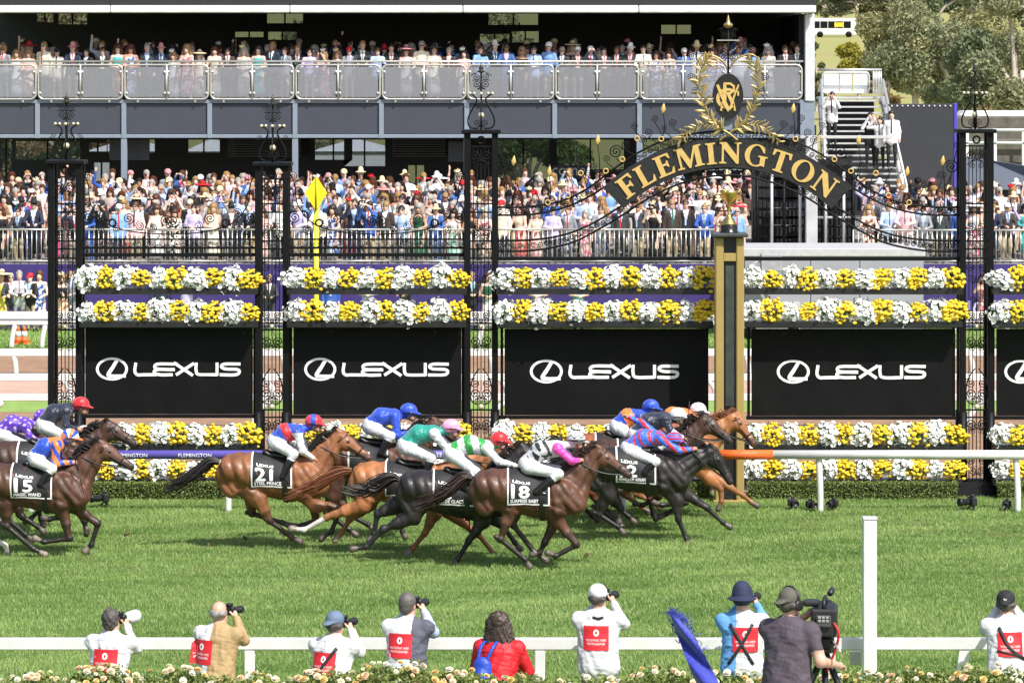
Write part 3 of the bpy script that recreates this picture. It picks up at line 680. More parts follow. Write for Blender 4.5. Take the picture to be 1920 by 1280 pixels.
# bus on the hill
Yb = 600; bus = empty('tour_bus', (px_x(1568, Yb), Yb, float(hill_z(np.array(52.), np.array(Yb-1.)))-.05), 0, 'white coach with dark windows parked on the hill', 'bus')
MB().bbox(-4, 3.2, 0, 2.5, .35, 3.1, .12).build('body', M_white, bus)
for k in range(5): MB().box(-3.8+k*1.25, -2.65+k*1.25, -.02, 0, 1.5, 2.6).build('window', M_iron, bus)
MB().box(-.3, 1.2, -.03, -.021, 1.7, 2.4).build('emblem', mat('yellow emblem', (.7, .5, .03), .5), bus)
for k in (-2.6, 2): MB().lathe([(.1, -.15), (.5, -.15), (.5, .15), (.1, .15)], (0, 0, 0), 14).build('wheel', M_iron, bus, (k, 0, .5), (math.pi/2, 0, 0))
# traffic cones on the lawn
Yt = YG(645)
for i, p in enumerate((34, 46)):
    c = empty('traffic_cone', (px_x(p, Yt), Yt, 0), 0, ['left orange and white traffic cone on the lawn', 'right orange and white traffic cone on the lawn'][i], 'cone', 'traffic cones')
    MB().bbox(-.16, .16, -.16, .16, 0, .04, .01).build('base', mat('cone orange', '#e2622a', .5), c); MB().lathe([(.13, .04), (.1, .2)], (0, 0, 0), 14).build('lower_cone', MATS['cone orange'], c)
    MB().lathe([(.1, .201), (.065, .36)], (0, 0, 0), 14).build('white_band', M_white, c); MB().lathe([(.065, .361), (.03, .5)], (0, 0, 0), 14).build('tip', MATS['cone orange'], c)
# ================================================================ IRON GATE
YA = 66.0; KA = FPX/YA
ax_ = lambda p: (p-960)/KA
az_ = lambda q: CAMH-(q-HZN)/KA
def spiral(turns=1.7, tail=True, r=.1, n=30):
    pts = []
    for i in range(n+1):
        t = i/n; a = -math.pi/2+turns*2*math.pi*(1-t)+math.pi*0; rr = .1+.9*t**.85
        pts.append((rr*math.cos(a), 0, rr*math.sin(a)))
    if tail: e = pts[-1]; pts += [(e[0]+.6, 0, e[2]+.02), (e[0]+1.2, 0, e[2]+.25), (e[0]+1.7, 0, e[2]+.75)]
    m = MB(); m.tube(pts, [r]*len(pts), 6); m.ball(pts[0], r*1.7, 6, 5); return m
ME_scroll = spiral().mesh('scroll', M_iron); ME_volute = spiral(2.0, False, .09).mesh('scroll', M_iron)
_r = MB().tube([(math.cos(a*math.pi/8), 0, math.sin(a*math.pi/8)) for a in range(16)], .28, 8, closed=True)
ME_ring = _r.mesh('ring', M_iron); ME_gring = _r.mesh('ring', M_goldp)
ME_ball = MB().ball((0, 0, 0), 1, 10, 8).mesh('ball', mat('cream knob', (.62, .56, .40), .35, .3))
_s = MB().lathe([(.01, -1), (.25, -.6), (.5, -.1), (.3, .35), (.01, 1)], (0, 0, 0), 6, sy=.4); ME_spear = _s.mesh('spearhead', M_goldp)
def scr(parent, p, q, size, rot=0, mx=1, me=None, Y=YA, name='scroll'):
    return put(name, me or ME_scroll, parent, (ax_(p), Y, az_(q)), (0, math.radians(rot), 0), (size*mx, size, size))

def column(pc, qtop, label):
    root = empty('gate_column', (0, 0, 0), 0, label, 'gate column', 'iron gate columns'); x = ax_(pc); zt = az_(qtop); zb = .26
    hw = 26/KA; pw = .055; D = .42
    MB().add([(x+sx*w, YA+D/2+sy*d, z) for w, d, z in ((.40, .36, 0), (.33, .3, zb)) for sx, sy in ((-1, -1), (1, -1), (1, 1), (-1, 1))], [(0, 1, 5, 4), (1, 2, 6, 5), (2, 3, 7, 6), (3, 0, 4, 7), (4, 5, 6, 7)]).build('plinth', M_iron, root)
    for sx in (-1, 1):
        for y in (0, D):
            MB().bbox(x+sx*hw-pw, x+sx*hw+pw, YA+y-pw, YA+y+pw, zb-.01, zt, .008).build('post', M_iron, root)
            MB().tube([(x+sx*hw, YA+y, zb), (x+sx*hw, YA+y, az_(772))], .078, 10).build('post_sleeve', M_iron, root)
    MB().bbox(x-hw-.1, x+hw+.1, YA-.12, YA+D+.12, zt+.001, zt+.07, .012).build('cap', M_iron, root)
    rows = [q for q in (382, 398, 452, 467, 484, 606, 618, 768, 782, 900)]; rows = [qtop+24]+rows
    for q in rows: MB().box(x-hw+pw, x+hw-pw, YA-.016, YA+.016, az_(q)-.014, az_(q)+.014).build('crossbar', M_iron, root)
    for dx in (-14, -7, 0, 7, 14):
        MB().tube([(x+dx/KA, YA+.012, az_(900)), (x+dx/KA, YA+.012, zt-.25)], .009, 5).build('rod', M_iron, root)
    scr(root, pc, qtop+12, .06, me=ME_ring, name='ring')
    for q, s, rot in [(qtop+42, 10, 0), (qtop+60, 6, 180), (425, 8, 0), (440, 8, 180), (460, 5, 0), (500, 9, 180), (522, 8, 0), (560, 6, 0), (590, 8, 180), (600, 7, 0), (640, 10, 0), (652, 6, 180), (718, 9, 180), (738, 10, 0), (752, 6, 0), (795, 10, 0), (808, 6, 180), (862, 9, 180), (882, 8, 0)]:
        if q < qtop+30: continue
        for mx in (-1, 1): scr(root, pc+mx*12, q, s/KA, rot, -mx, YA-.01 if False else None or ME_scroll, YA-.02) if False else put('scroll', ME_scroll, root, (x+mx*(s+1.5)/KA, YA-.02, az_(q)), (0, math.radians(rot)*1, 0), (-mx*s/KA, s/KA, s/KA))
    for mx in (-1, 1):   # lantern shaped ornament low down
        MB().tube([(x+mx*a/KA, YA-.03, az_(q)) for a, q in smooth_pts([(3, 690), (14, 706), (20, 728), (18, 750), (8, 758)], 4)], .011, 6).build('ornament_bow', M_iron, root)
    put('ball', ME_ball, root, (x, YA-.03, az_(762)), None, (.05, .05, .05)); put('ball', ME_ball, root, (x, YA-.03, az_(612)), None, (.04, .04, .04))
    # finial
    f = empty('finial', (x, YA+D/2, zt+.07), parent=root); u = 1/KA
    for k in range(4):
        a = math.pi/4*0+k*math.pi/2
        pr = smooth_pts([(6, 2), (20, 4), (25, 14), (22, 28), (11, 48), (9, 58), (18, 66), (21, 64)], 4)
        MB().tube([(r_*u*math.cos(a), r_*u*math.sin(a)*.8, z*u) for r_, z in pr], .014, 6).build('lyre_bar', M_iron, f)
        put('ball', ME_ball, f, (21*u*math.cos(a), 21*u*math.sin(a)*.8, 68*u), None, (.03, .03, .03))
    for mx in (-1, 1):
        put('ball', ME_ball, f, (mx*13*u, 0, 68*u), None, (.028, .028, .028))
        for z, s, rot in [(12, 7, 0), (44, 5, 180), (84, 8, 0), (99, 7, 180)]: put('scroll', ME_scroll, f, (mx*(s+.5)*u, 0, z*u), (0, math.radians(rot), 0), (-mx*s*u, s*u, s*u))
        put('scroll', ME_scroll, f, (mx*24*u, 0, 46*u), None, (mx*5*u, 5*u, 5*u))
    MB().tube([(0, 0, 0), (0, 0, 112*u)], .016, 6).build('stem', M_iron, f)
    put('ball', ME_ball, f, (0, 0, 27*u), None, (.055, .055, .055))
    MB().lathe([(.01, 106), (.09, 108), (.03, 111), (.05, 114), (.015, 120), (.004, 128)] and [(r_, z*u) for r_, z in [(.01, 106), (.085, 109), (.03, 112), (.05, 115), (.015, 121), (.004, 127)]], (0, 0, 0), 10).build('spike', mat('dark bronze', (.06, .055, .045), .3, .6), f)
    MB().bbox(-.16, .16, -.02, .02, 92*u, 93.5*u, .003).build('crosspiece', M_iron, f)
    return root
column(122, 308, 'black scrolled iron column at the left end of the gate')
column(510, 312, 'black scrolled iron column left of the yellow diamond sign')
column(902, 251, 'tall black iron column at the left foot of the arch')
column(1831, 250, 'tall black iron column at the right foot of the arch')

# ---- arch
arch = empty('gate_arch', (0, 0, 0), 0, 'black iron arch with gold lettering and laurel wreath between the tall columns', 'arch')
YF = YA+.1
def sym(pts): return pts+[(2*1366-p, q) for p, q in pts[::-1][1:]]
B1 = sym([(930, 389), (990, 388), (1050, 378), (1100, 355), (1150, 318), (1200, 285), (1250, 263), (1310, 250), (1366, 246)])
B2 = sym([(930, 404), (1000, 402), (1060, 389), (1110, 366), (1160, 333), (1210, 299), (1255, 277), (1310, 264), (1366, 260)])
B3 = sym([(930, 452), (1000, 450), (1060, 440), (1110, 420), (1160, 390), (1210, 357), (1260, 333), (1310, 320), (1366, 315)])
B4 = sym([(930, 471), (1000, 470), (1070, 456), (1120, 432), (1170, 402), (1220, 370), (1270, 347), (1320, 333), (1366, 329)])
curves = []
for b in (B1, B2, B3, B4):
    c = smooth_pts(b, 6); curves.append(c); MB().tube([(ax_(p), YF, az_(q)) for p, q in c], .019, 8).build('arch_bar', M_iron, arch)
MB().bbox(ax_(930), ax_(1335), YF-.05, YF+.05, az_(489), az_(482), .006).build('straight_bar', M_iron, arch); MB().bbox(ax_(1397), ax_(1803), YF-.05, YF+.05, az_(489), az_(482), .006).build('straight_bar', M_iron, arch)
for c, d, nm in ((curves[0], curves[1], 'a'), (curves[2], curves[3], 'b')):
    m = MB()
    c2 = smooth_pts(c, 1)
    L = np.array(c); seg = np.r_[0, np.cumsum(np.hypot(*np.diff(L, axis=0).T))]
    for i, s in enumerate(np.arange(8, seg[-1]-8, 12.5)):
        p = np.interp(s, seg, L[:, 0]); q = np.interp(s, seg, L[:, 1]); dd = np.array(d); q2 = np.interp(p, dd[:, 0], dd[:, 1]); qm = (q+q2)/2; r = min(5.6, (q2-q)/2-.6)/KA; fl = 1 if i % 2 else -1
        pts = []
        for j in range(15):
            t = j/14; a = 1.5*2*math.pi*t; rr = r*(1-.75*t); pts.append((ax_(p)+fl*rr*math.cos(a), YF, az_(qm)+rr*math.sin(a)*fl))
        m.tube(pts, .0085, 4)
    o = m.build('scrollwork', M_iron, arch); o['kind'] = 'stuff'
# lettering band
R_ = 314/KA; cx, cz = ax_(1364), az_(287)-R_
band = MB().prism([[(cx+(R_+d)*math.sin(math.radians(a)), cz+(R_+d)*math.cos(math.radians(a))) for d, rng in ((27.5/KA, range(-43, 44, 2)), (-27.5/KA, range(43, -44, -2))) for a in rng]], YF-.055, YF-.03).build('letter_band', mat('black band', (.01, .01, .011), .5, var=.3, vscale=8, bump=.3, bscale=30), arch)
W_ = .0
SER = {
 'I': ([[(0, 0), (.40, 0), (.40, .06), (.305, .09), (.305, .91), (.40, .94), (.40, 1), (0, 1), (0, .94), (.095, .91), (.095, .09), (0, .06)]], .40),
 'L': ([[(0, 0), (.66, 0), (.71, .30), (.65, .30), (.55, .10), (.305, .09), (.305, .91), (.40, .94), (.40, 1), (0, 1), (0, .94), (.095, .91), (.095, .09), (0, .06)]], .72),
 'E': ([[(0, 0), (.68, 0), (.73, .29), (.67, .29), (.57, .09), (.305, .09), (.305, .46), (.44, .46), (.50, .36), (.55, .36), (.55, .67), (.50, .67), (.44, .56), (.305, .56), (.305, .91), (.55, .91), (.62, .73), (.68, .73), (.66, 1), (0, 1), (0, .94), (.095, .91), (.095, .09), (0, .06)]], .74),
 'F': ([[(0, 0), (.42, 0), (.42, .06), (.305, .09), (.305, .44), (.44, .44), (.50, .34), (.55, .34), (.55, .65), (.50, .65), (.44, .54), (.305, .54), (.305, .91), (.55, .91), (.62, .71), (.68, .71), (.66, 1), (0, 1), (0, .94), (.095, .91), (.095, .09), (0, .06)]], .68),
 'M': ([[(0, 0), (.29, 0), (.29, .06), (.195, .09), (.20, .74), (.47, 0), (.54, 0), (.79, .72), (.79, .09), (.70, .06), (.70, 0), (1.10, 0), (1.10, .06), (1.0, .09), (1.0, .91), (1.10, .94), (1.10, 1), (.80, 1), (.57, .36), (.33, 1), (0, 1), (0, .94), (.10, .91), (.115, .09), (0, .06)]], 1.1),
 'N': ([[(0, 0), (.29, 0), (.29, .06), (.19, .09), (.19, .70), (.69, 0), (.79, 0), (.79, .91), (.89, .94), (.89, 1), (.60, 1), (.60, .94), (.71, .91), (.71, .38), (.29, 1), (0, 1), (0, .94), (.105, .90), (.105, .09), (0, .06)]], .9),
 'T': ([[(.19, 0), (.61, 0), (.61, .06), (.505, .09), (.505, .91), (.65, .91), (.72, .70), (.79, .70), (.78, 1), (.02, 1), (.01, .70), (.08, .70), (.15, .91), (.295, .91), (.295, .09), (.19, .06)]], .8),
 'O': ([ell(.45, .5, .46, .525, 28), ell(.45, .5, .255, .46, 28)[::-1]], .9),
 'G': ([ell(.46, .5, .46, .525, 22, 48, 296)+[(.72, .06), (.84, .02), (.84, .42), (.93, .45), (.93, .51), (.55, .51), (.55, .45), (.64, .42), (.64, .11)]+ell(.46, .5, .255, .46, 20, 300, 62)+[(.74, .66), (.80, .66)]], .93)}
Hc = 40/KA; word = 'FLEMINGTON'; gaps = .13
tot = sum(SER[c][1] for c in word)+gaps*9; s0 = -tot/2; span = 2*math.radians(39.5); 
for ch in word:
    loops, w = SER[ch]; sc = s0+w/2; s0 += w+gaps; th = sc/tot*span
    kx = span*R_/tot/Hc                      # horizontal squeeze so that the word fills the band
    o = MB().prism([[((p[0]-w/2)*Hc*kx, (p[1]-.5)*Hc) for p in l] for l in loops], -.02, 0).build('letter', M_goldp, arch)
    o.location = (cx+R_*math.sin(th), YF-.0565, cz+R_*math.cos(th)); o.rotation_euler = (0, th, 0)
for q, ms in [(0, 1)]:
    for p, q, r in [(947, 313, 13), (937, 274, 7), (1082, 302, 8), (1113, 312, 8), (1155, 285, 13), (1174, 274, 9), (1190, 236, 7), (1216, 249, 8), (1103, 325, 7), (965, 330, 9), (1060, 312, 7), (1137, 298, 7), (1228, 222, 7), (1262, 232, 8), (1245, 240, 6), (1000, 345, 9), (1020, 350, 7), (1205, 262, 8)]:
        for s in (1, -1):
            pp = p if s > 0 else 2732-p
            put('scroll', ME_volute, arch, (ax_(pp), YF, az_(q)), (0, math.radians((p*37) % 360), 0), (s*r/KA, r/KA*.9, r/KA))
            t = min(curves[0], key=lambda c: abs(c[0]-(pp+s*14)) + .4*abs(c[1]-q))
            e = (ax_(pp), az_(q)-r/KA)
            MB().tube([(x_, YF, z_) for x_, z_ in smooth_pts([e, ((e[0]+ax_(t[0]))/2+s*.05, (e[1]+az_(t[1]))/2-.03), (ax_(t[0]), az_(t[1]))], 4)], .009, 5).build('tendril', M_iron, arch)
for p, q in [(1089, 325), (1136, 321), (1167, 299), (1195, 260), (1065, 367), (1027, 380), (1240, 261)]:
    for pp in (p, 2732-p): put('ring', ME_gring, arch, (ax_(pp), YF-.035, az_(q)), None, (.042, .05, .042))
for p, q in [(1030, 322), (1121, 263), (1244, 204), (963, 302)]:
    for pp in (p, 2732-p):
        put('spearhead', ME_spear, arch, (ax_(pp), YF, az_(q)), (0, .15, 0), (.1, .1, .1))
        t = min(curves[0], key=lambda c: abs(c[0]-pp)); MB().tube([(ax_(pp), YF, az_(q+9)), (ax_(pp)+.03, YF, az_((q+t[1])/2)), (ax_(t[0]), YF, az_(t[1]))], .009, 5).build('tendril', M_iron, arch)
# medallion
mx_, mz_ = ax_(1365), az_(181)
md = MB().prism([ell(mx_, mz_, 29/KA, 43/KA, 40)], YF-.09, YF-.03).build('medallion', mat('black enamel', (.012, .012, .013), .3), arch)
def mono(pts, w, k): return MB().prism([[(mx_+a/KA, mz_-b/KA) for a, b in ribbon(pts, w)]], YF-.097-.003*k, YF-.0905).build('monogram', M_goldp, md)
C_ = [(19*math.cos(math.radians(t)), 4-17*math.sin(math.radians(t))) for t in range(48, 318, 15)]
mono(C_, [4+2.5*math.sin(i/17*3.14) for i in range(len(C_))], 1)
for k, (pts, w) in enumerate([([(-6, -25), (-6, 16)], 6), ([(-8, -24), (4, -24), (11, -19), (11, -11), (4, -6), (-5, -6)], 4.5), ([(0, -6), (9, 14)], 6), ([(-20, -22), (-12, -2), (1, 25)], [5, 6, 6]), ([(20, -22), (12, -2), (3, 25)], [3, 3.4, 3.4]), ([(-13, 27), (-11, 10), (0, 27), (11, 10), (13, 27)], [4, 4, 4.5, 4, 4]), ([(19, -10), (19, -1)], 3)]): mono(pts, w, k+2)
# laurel leaves: one leaf at a time
lf = MB(); rows_ = [(0, .015), (.2, .085), (.45, .13), (.7, .10), (.9, .04), (1, .004)]
V = []; 
for t, w in rows_: V += [(t, 0, w), (t, -.06, 0), (t, 0, -w)]
lf.add(V, [(3*i+a, 3*i+a+1, 3*i+a+4, 3*i+a+3) for i in range(5) for a in (0, 1)], 0, True); ME_leaf = lf.mesh('leaf', M_gold)
rl = random.Random(5)
for s in (1, -1):
    stemA = smooth_pts([(1384, 264), (1366, 250), (1346, 238), (1326, 214), (1314, 182), (1311, 152), (1317, 124), (1332, 106)], 6)
    stemB = smooth_pts([(1384, 264), (1360, 246), (1335, 232), (1310, 236), (1288, 248), (1270, 268)], 6)
    for stem, n, ln in ((stemA, 50, 23), (stemB, 30, 22)):
        P = [(ax_(p if s > 0 else 2732-p), YF-.1-.02*(s > 0), az_(q)) for p, q in stem]
        MB().tube(P, [.022-.016*i/len(P) for i in range(len(P))], 6).build('branch', M_gold, arch)
        for i in range(n):
            t = .22+.78*i/n; k = t*(len(P)-1); a = Vector(P[int(k)]); b = Vector(P[min(int(k)+1, len(P)-1)]); d = (b-a)
            if d.length < 1e-6: continue
            ang = math.atan2(d.z, d.x); side = 1 if i % 2 else -1; g = ang+side*rl.uniform(.25, 1.35); L = ln*rl.uniform(.55, 1.25)/KA*(1-.25*t)
            put('leaf', ME_leaf, arch, a+d*(k % 1)+Vector((0, -rl.uniform(0, .06), 0)), (rl.uniform(-.5, .5), -g, 0), (L, L, L))
    for p, q, r in [(1300, 105, 8), (1318, 96, 7), (1296, 145, 8), (1303, 170, 7), (1325, 88, 6)]:
        pp = p if s > 0 else 2732-p; put('scroll', ME_volute, arch, (ax_(pp), YF, az_(q)), (0, p % 6, 0), (s*r/KA, r/KA, r/KA))
for mxs in (-1, 1):
    MB().tube([(ax_(1366)+mxs*a/KA, YF-.04, az_(q)) for a, q in smooth_pts([(2, 130), (14, 112), (40, 102), (56, 112), (60, 140), (57, 175)], 5)], [.01, .014, .018, .02]+[.02-.0006*i for i in range(22)], 6).build('gold_frond', M_gold, arch)
f = empty('top_finial', (ax_(1366), YF, az_(138)), parent=arch); u = 1/KA
MB().tube([(0, 0, 0), (0, 0, 88*u)], .018, 6).build('stem', M_iron, f)
for mxs in (-1, 1):
    for z, s, rot in [(40, 8, 0), (52, 7, 180), (68, 8, 0), (78, 7, 180), (30, 9, 180)]: put('scroll', ME_scroll, f, (mxs*(s+.5)*u, 0, z*u), (0, math.radians(rot), 0), (-mxs*s*u, s*u, s*u))
MB().bbox(-.2, .2, -.02, .02, 61*u, 63*u, .004).build('crosspiece', M_stain, f)
MB().lathe([(r_, z*u) for r_, z in [(.01, 84), (.075, 88), (.085, 92), (.03, 97), (.03, 101), (.012, 106), (.004, 110)]], (0, 0, 0), 10).build('spike', M_gold, f)
MB().bbox(ax_(1356), ax_(1374), YF, YF+.04, az_(262), az_(222), .006).build('medallion_bracket', M_steel, arch)

# ---- bays between the columns: bars, planter troughs, banners, flowers
bays = [('left', 150, 483, 10, 160, 474, 612, 776, 'between the first and second gate columns'), ('sign', 538, 875, 10, 550, 865, 612, 777, 'between the second and third gate columns'), ('arch left', 930, 1337, 12, 946, 1323, 616, 778, 'between the third column and the winning post'), ('arch right', 1396, 1804, 12, 1409, 1786, 616, 779, 'between the winning post and the fourth column'), ('right', 1860, 2060, 6, 1868, 2160, 616, 779, 'right of the fourth gate column')]
M_trough = mat('black trough', (.013, .013, .014), .4, var=.3)
rf = random.Random(21)
def flower_meshes(kind, seed):
    r = np.random.RandomState(seed); nl = 210
    d = r.normal(size=(nl, 3)); d /= np.linalg.norm(d, axis=1)[:, None]; P = d*[.21, .14, .19]*r.uniform(.3, 1.05, nl)[:, None]
    u = r.normal(size=(nl, 3)); u /= np.linalg.norm(u, axis=1)[:, None]; v = np.cross(u, d); s = .032
    V = np.stack([P+u*s, P+v*s*.6, P-u*s, P-v*s*.6], 1).reshape(-1, 3); c = np.array([.09, .17, .035])*r.uniform(.5, 1.6, nl)[:, None]
    fol = np_mesh('foliage', V, np.arange(4*nl).reshape(nl, 4), [vcmat('plant leaf', .5, .35, trans=.25)], col=np.repeat(c, 4, 0))
    m = MB(); nb = 135 if kind == 'white' else 92
    for i in range(nb):
        a = r.uniform(0, 6.28); t = r.uniform(-.95, 1); rr = math.sqrt(1-t*t)
        dv = Vector((rr*math.cos(a), -abs(rr*math.sin(a)) if r.uniform() < .85 else abs(rr*math.sin(a)), t)); p = Vector((dv.x*.185, dv.y*.14, dv.z*.165))*(r.uniform(.8, 1.12) if r.uniform() < .94 else r.uniform(1.1, 1.35))*(1+.10*math.sin(3*a+seed)*rr)+Vector((0, 0, -.02 if r.uniform() < .2 else 0))
        nrm = (dv+Vector(r.normal(size=3))*.35+Vector((0, -.3, .2))).normalized(); R = nrm.to_track_quat('Z', 'Y').to_matrix()
        if kind == 'white':
            q = r.uniform(.026, .043); V = [p+R@Vector((0, 0, -.006))]; k = 10
            for j in range(k):
                w = q*(1 if j % 2 == 0 else .8); V.append(p+R@Vector((w*math.cos(j*6.283/k), w*math.sin(j*6.283/k), .006*(j % 2)+.004)))
            m.add(V, [(0, 1+j, 1+(j+1) % k) for j in range(k)], 0)
        else:
            q = r.uniform(.024, .037); m.ball(p, q, 7, 5, 0 if r.uniform() < .8 else 1, (1, 1, .8))
    mats = [mat('white petal', (.82, .82, .80), .6, var=.06, vscale=40)] if kind == 'white' else [mat('yellow petal', (.84, .60, .03), .6, var=.15, vscale=60), mat('deep yellow petal', (.82, .50, .02), .6, var=.15, vscale=60)]
    return fol, m.mesh('blossoms', mats)
FLW = {k: [flower_meshes(k, 40+i+(10 if k == 'white' else 0)) for i in range(5)] for k in ('white', 'yellow')}
ORD = ['first', 'second', 'third', 'fourth', 'fifth', 'sixth', 'seventh', 'eighth', 'ninth', 'tenth', 'eleventh', 'twelfth']
YFl = 65.75; kf = FPX/YFl
for bi, (bn, p0, p1, n, b0, b1, bq0, bq1, where) in enumerate(bays):
    for ri, (q, rown) in enumerate([(522, 'top'), (584, 'second'), (814, 'third'), (879, 'lowest')]):
        tz = CAMH-(q+24-HZN)/kf
        tr = empty('flower_trough', ((p0+p1)/2/kf-960/kf, YFl, 0), 0, f'black flower trough of the {rown} row {where}', 'planter', 'flower troughs on the gate'); hw = (p1-p0)/2/kf
        m = MB().bbox(-hw, hw, -.13, .13, tz-.05, tz+.06, .01); m.build('trough', M_trough, tr)
        for sx in (-1, 1): MB().bbox(sx*(hw-.1)-.02, sx*(hw-.1)+.02, .131, .35, tz-.03, tz+.03, .004).build('bracket', M_trough, tr)
        for i in range(n):
            if bi == 4 and i > 2: continue
            kind = 'white' if i % 2 == 0 else 'yellow'; pp = p0+(p1-p0)*(i+.5)/n; fol, bl = FLW[kind][rf.randrange(5)]
            o = empty('flowering_plant', ((pp-960)/kf, YFl-.03, CAMH-(q-HZN)/kf+rf.uniform(-.02, .02))); o.rotation_euler = (rf.uniform(-.1, .1), rf.uniform(-.25, .25), rf.uniform(-.3, .3)); put('foliage', fol, o)['kind'] = 'stuff'
            s = rf.uniform(1.0, 1.18)*(1.06 if kind == 'white' else .98); o.scale = (s*rf.uniform(.9, 1.2), s, s*rf.uniform(.85, 1.12))
            tag(o, f'{kind} flowering plant, {ORD[i]} of the {rown} row {where}', 'flowers', 'flowers in the gate troughs')
            b = put('blossoms', bl, o); b['kind'] = 'stuff'
    # banner
    YB = 66.05; kb = FPX/YB; bx = lambda p: (p-960)/kb; bz = lambda q: CAMH-(q-HZN)/kb
    ban = empty('advertising_banner', (0, 0, 0), 0, 'black banner with white ring emblem and lettering '+where, 'banner', 'black banners on the gate')
    nxg, nzg = 26, 14; r = np.random.RandomState(bi); GX, GZ = np.meshgrid(np.linspace(bx(b0), bx(b1), nxg), np.linspace(bz(bq1), bz(bq0), nzg))
    Pg = np.c_[GX.ravel(), np.zeros(GX.size), GZ.ravel()]; wav = lambda P: YB+.012*vnoise(P*[1, 1, .35], 3.2, bi+3)
    idx = np.arange(nxg*nzg).reshape(nzg, nxg); Fq = np.stack([idx[:-1, :-1], idx[:-1, 1:], idx[1:, 1:], idx[1:, :-1]], -1).reshape(-1, 4)
    VV = Pg.copy(); VV[:, 1] = wav(Pg); n_ = len(VV); back = VV.copy(); back[:, 1] += .012
    put('sheet', np_mesh('sheet', np.r_[VV, back], np.r_[Fq, Fq[:, ::-1]+n_], [M_blackv], smooth=True), ban)
    for qa, qb in ((bq1+.5, bq1+7), (bq0-7, bq0-1)): MB().bbox(bx(b0-10), bx(b1+12), YB-.05, YB+.03, bz(qb), bz(qa), .006).build('frame_bar', M_iron, ban)
    for pa in (b0-5, b1+3): MB().bbox(bx(pa)-.025, bx(pa)+.025, YB+.04, YB+.09, bz(bq1+7), bz(bq0-7), .006).build('frame_post', M_iron, ban)
    ctr = (b0+b1)/2-1; gq = (bq0+bq1)/2-2.5+1.5*(bi > 1); k_ = 1.0 if bi < 2 else 1.03
    def flat(loops, k, name):
        m = MB().prism([[(bx(ctr+a*k_), bz(gq-b*k_)) for a, b in l] for l in loops], 0, .002)
        V0 = np.array(m.V); V0[:, 1] = wav(np.c_[V0[:, 0], 0*V0[:, 0], V0[:, 2]])-.010-.0015*k+V0[:, 1]; m.V = [tuple(v) for v in V0]; return m.build(name, M_text, ban)
    if bi == 4: ctr = 1868+155
    flat([ell(-106, 0, 30, 21.5, 40), ell(-106, 0, 25, 17.3, 40)[::-1]], 0, 'emblem_ring')
    flat([ribbon(smooth_pts([(-95, 19.5), (-104, 4), (-113, -10), (-108, -13), (-80, -13)], 4), [6.5]*5+[7]*4+[6.5]*4+[6]*4)], 1, 'emblem_stroke')
    for j, strokes in enumerate([[[(-61, 12), (-63, -4), (-58, -10.5), (-48, -10.5), (-22, -10.5)]], [[(17, 9.5), (-18, 9.5), (-26, 5), (-20, 0), (10, -.5)], [(12, -1), (-20, -1), (-27, -6), (-18, -10.5), (8, -10.5)]], [[(10, 12), (46, -12)], [(48, 11), (14, -11)]], [[(52, 12), (52, -3), (58, -10.5), (92, -10.5)], [(91, 12), (91, -12)]], [[(135, 9.5), (106, 9.5), (99, 5), (106, .5), (128, -.5), (133, -5), (126, -10.5), (96, -10.5)]]]):
        for k, stt in enumerate(strokes): flat([ribbon(smooth_pts(stt, 4) if len(stt) > 2 else stt, 5.6)], k+2, 'letter')
# swag bars and scrolls of the two left bays
for nm, p0, p1, where in (('a', 150, 483, 'left'), ('b', 538, 875, 'next to the yellow sign')):
    g = empty('gate_rail', (0, 0, 0), 0, f'black iron scroll rail between the columns {"left of the yellow sign" if nm == "a" else "crossed by the yellow sign pole"}', 'gate rail')
    for q, hh in ((449, 1.6), (465, 2.2), (478, 3.2)): MB().bbox(ax_(p0), ax_(p1), YA+.06, YA+.1, az_(q+hh), az_(q-hh), .004).build('straight_bar', M_iron, g)
    pm = (p0+p1)/2
    for s in (1, -1):
        X = lambda a: pm-s*(pm-p0-a)
        MB().tube([(ax_(X(a)), YA+.08, az_(q)) for a, q in smooth_pts([(0, 318), (14, 345), (20, 385), (50, 420), (100, 435), (166, 440)], 5)], .011, 6).build('swag_bar', M_iron, g)
        for a, q, r in [(10, 330, 9), (10, 360, 7), (14, 408, 12), (38, 400, 9), (36, 432, 9), (68, 428, 8), (90, 410, 11), (112, 424, 9), (136, 428, 8), (160, 415, 12), (24, 440, 6), (125, 442, 5)]:
            put('scroll', ME_volute, g, (ax_(X(a)), YA+.08, az_(q)), (0, a*.7, 0), (s*r/KA, r/KA, r/KA))
        put('ring', ME_ring, g, (ax_(X(60)), YA+.06, az_(418)), None, (.06, .06, .06))
        for a in range(8, 166, 16): put('scroll', ME_scroll, g, (ax_(X(a)), YA+.08, az_(457)), None, (s*6/KA, 6/KA, 6/KA))

# ---- winning post with the trophy
YW2 = 65.1; kw = FPX/YW2; wx = lambda p: (p-960)/kw; wz = lambda q: CAMH-(q-HZN)/kw
wp = empty('winning_post', (0, 0, 0), 0, 'gold winning post with a dark mirrored slot and black cap', 'winning post')
M_wp = mat('matt gold panel', '#a18a52', .5, .15, var=.06, vscale=2)
for a, b in ((1340, 1356), (1379, 1394)): MB().bbox(wx(a), wx(b), YW2-.18, YW2+.18, 0, wz(444), .02).build('pilaster', M_wp, wp)
MB().box(wx(1356.2), wx(1378.8), YW2-.1, YW2+.17, 0, wz(444)).build('core', mat('core black', (.01, .01, .012), .4), wp)
MB().bbox(wx(1356.3), wx(1378.7), YW2-.17, YW2-.101, wz(489), wz(474), .006).build('crossband', M_wp, wp)
MB().bbox(wx(1359.5), wx(1376), YW2-.13, YW2-.102, wz(760), wz(497), .004).build('mirror', mat('smoky mirror', (.12, .13, .14), .12, .7, var=.2), wp)
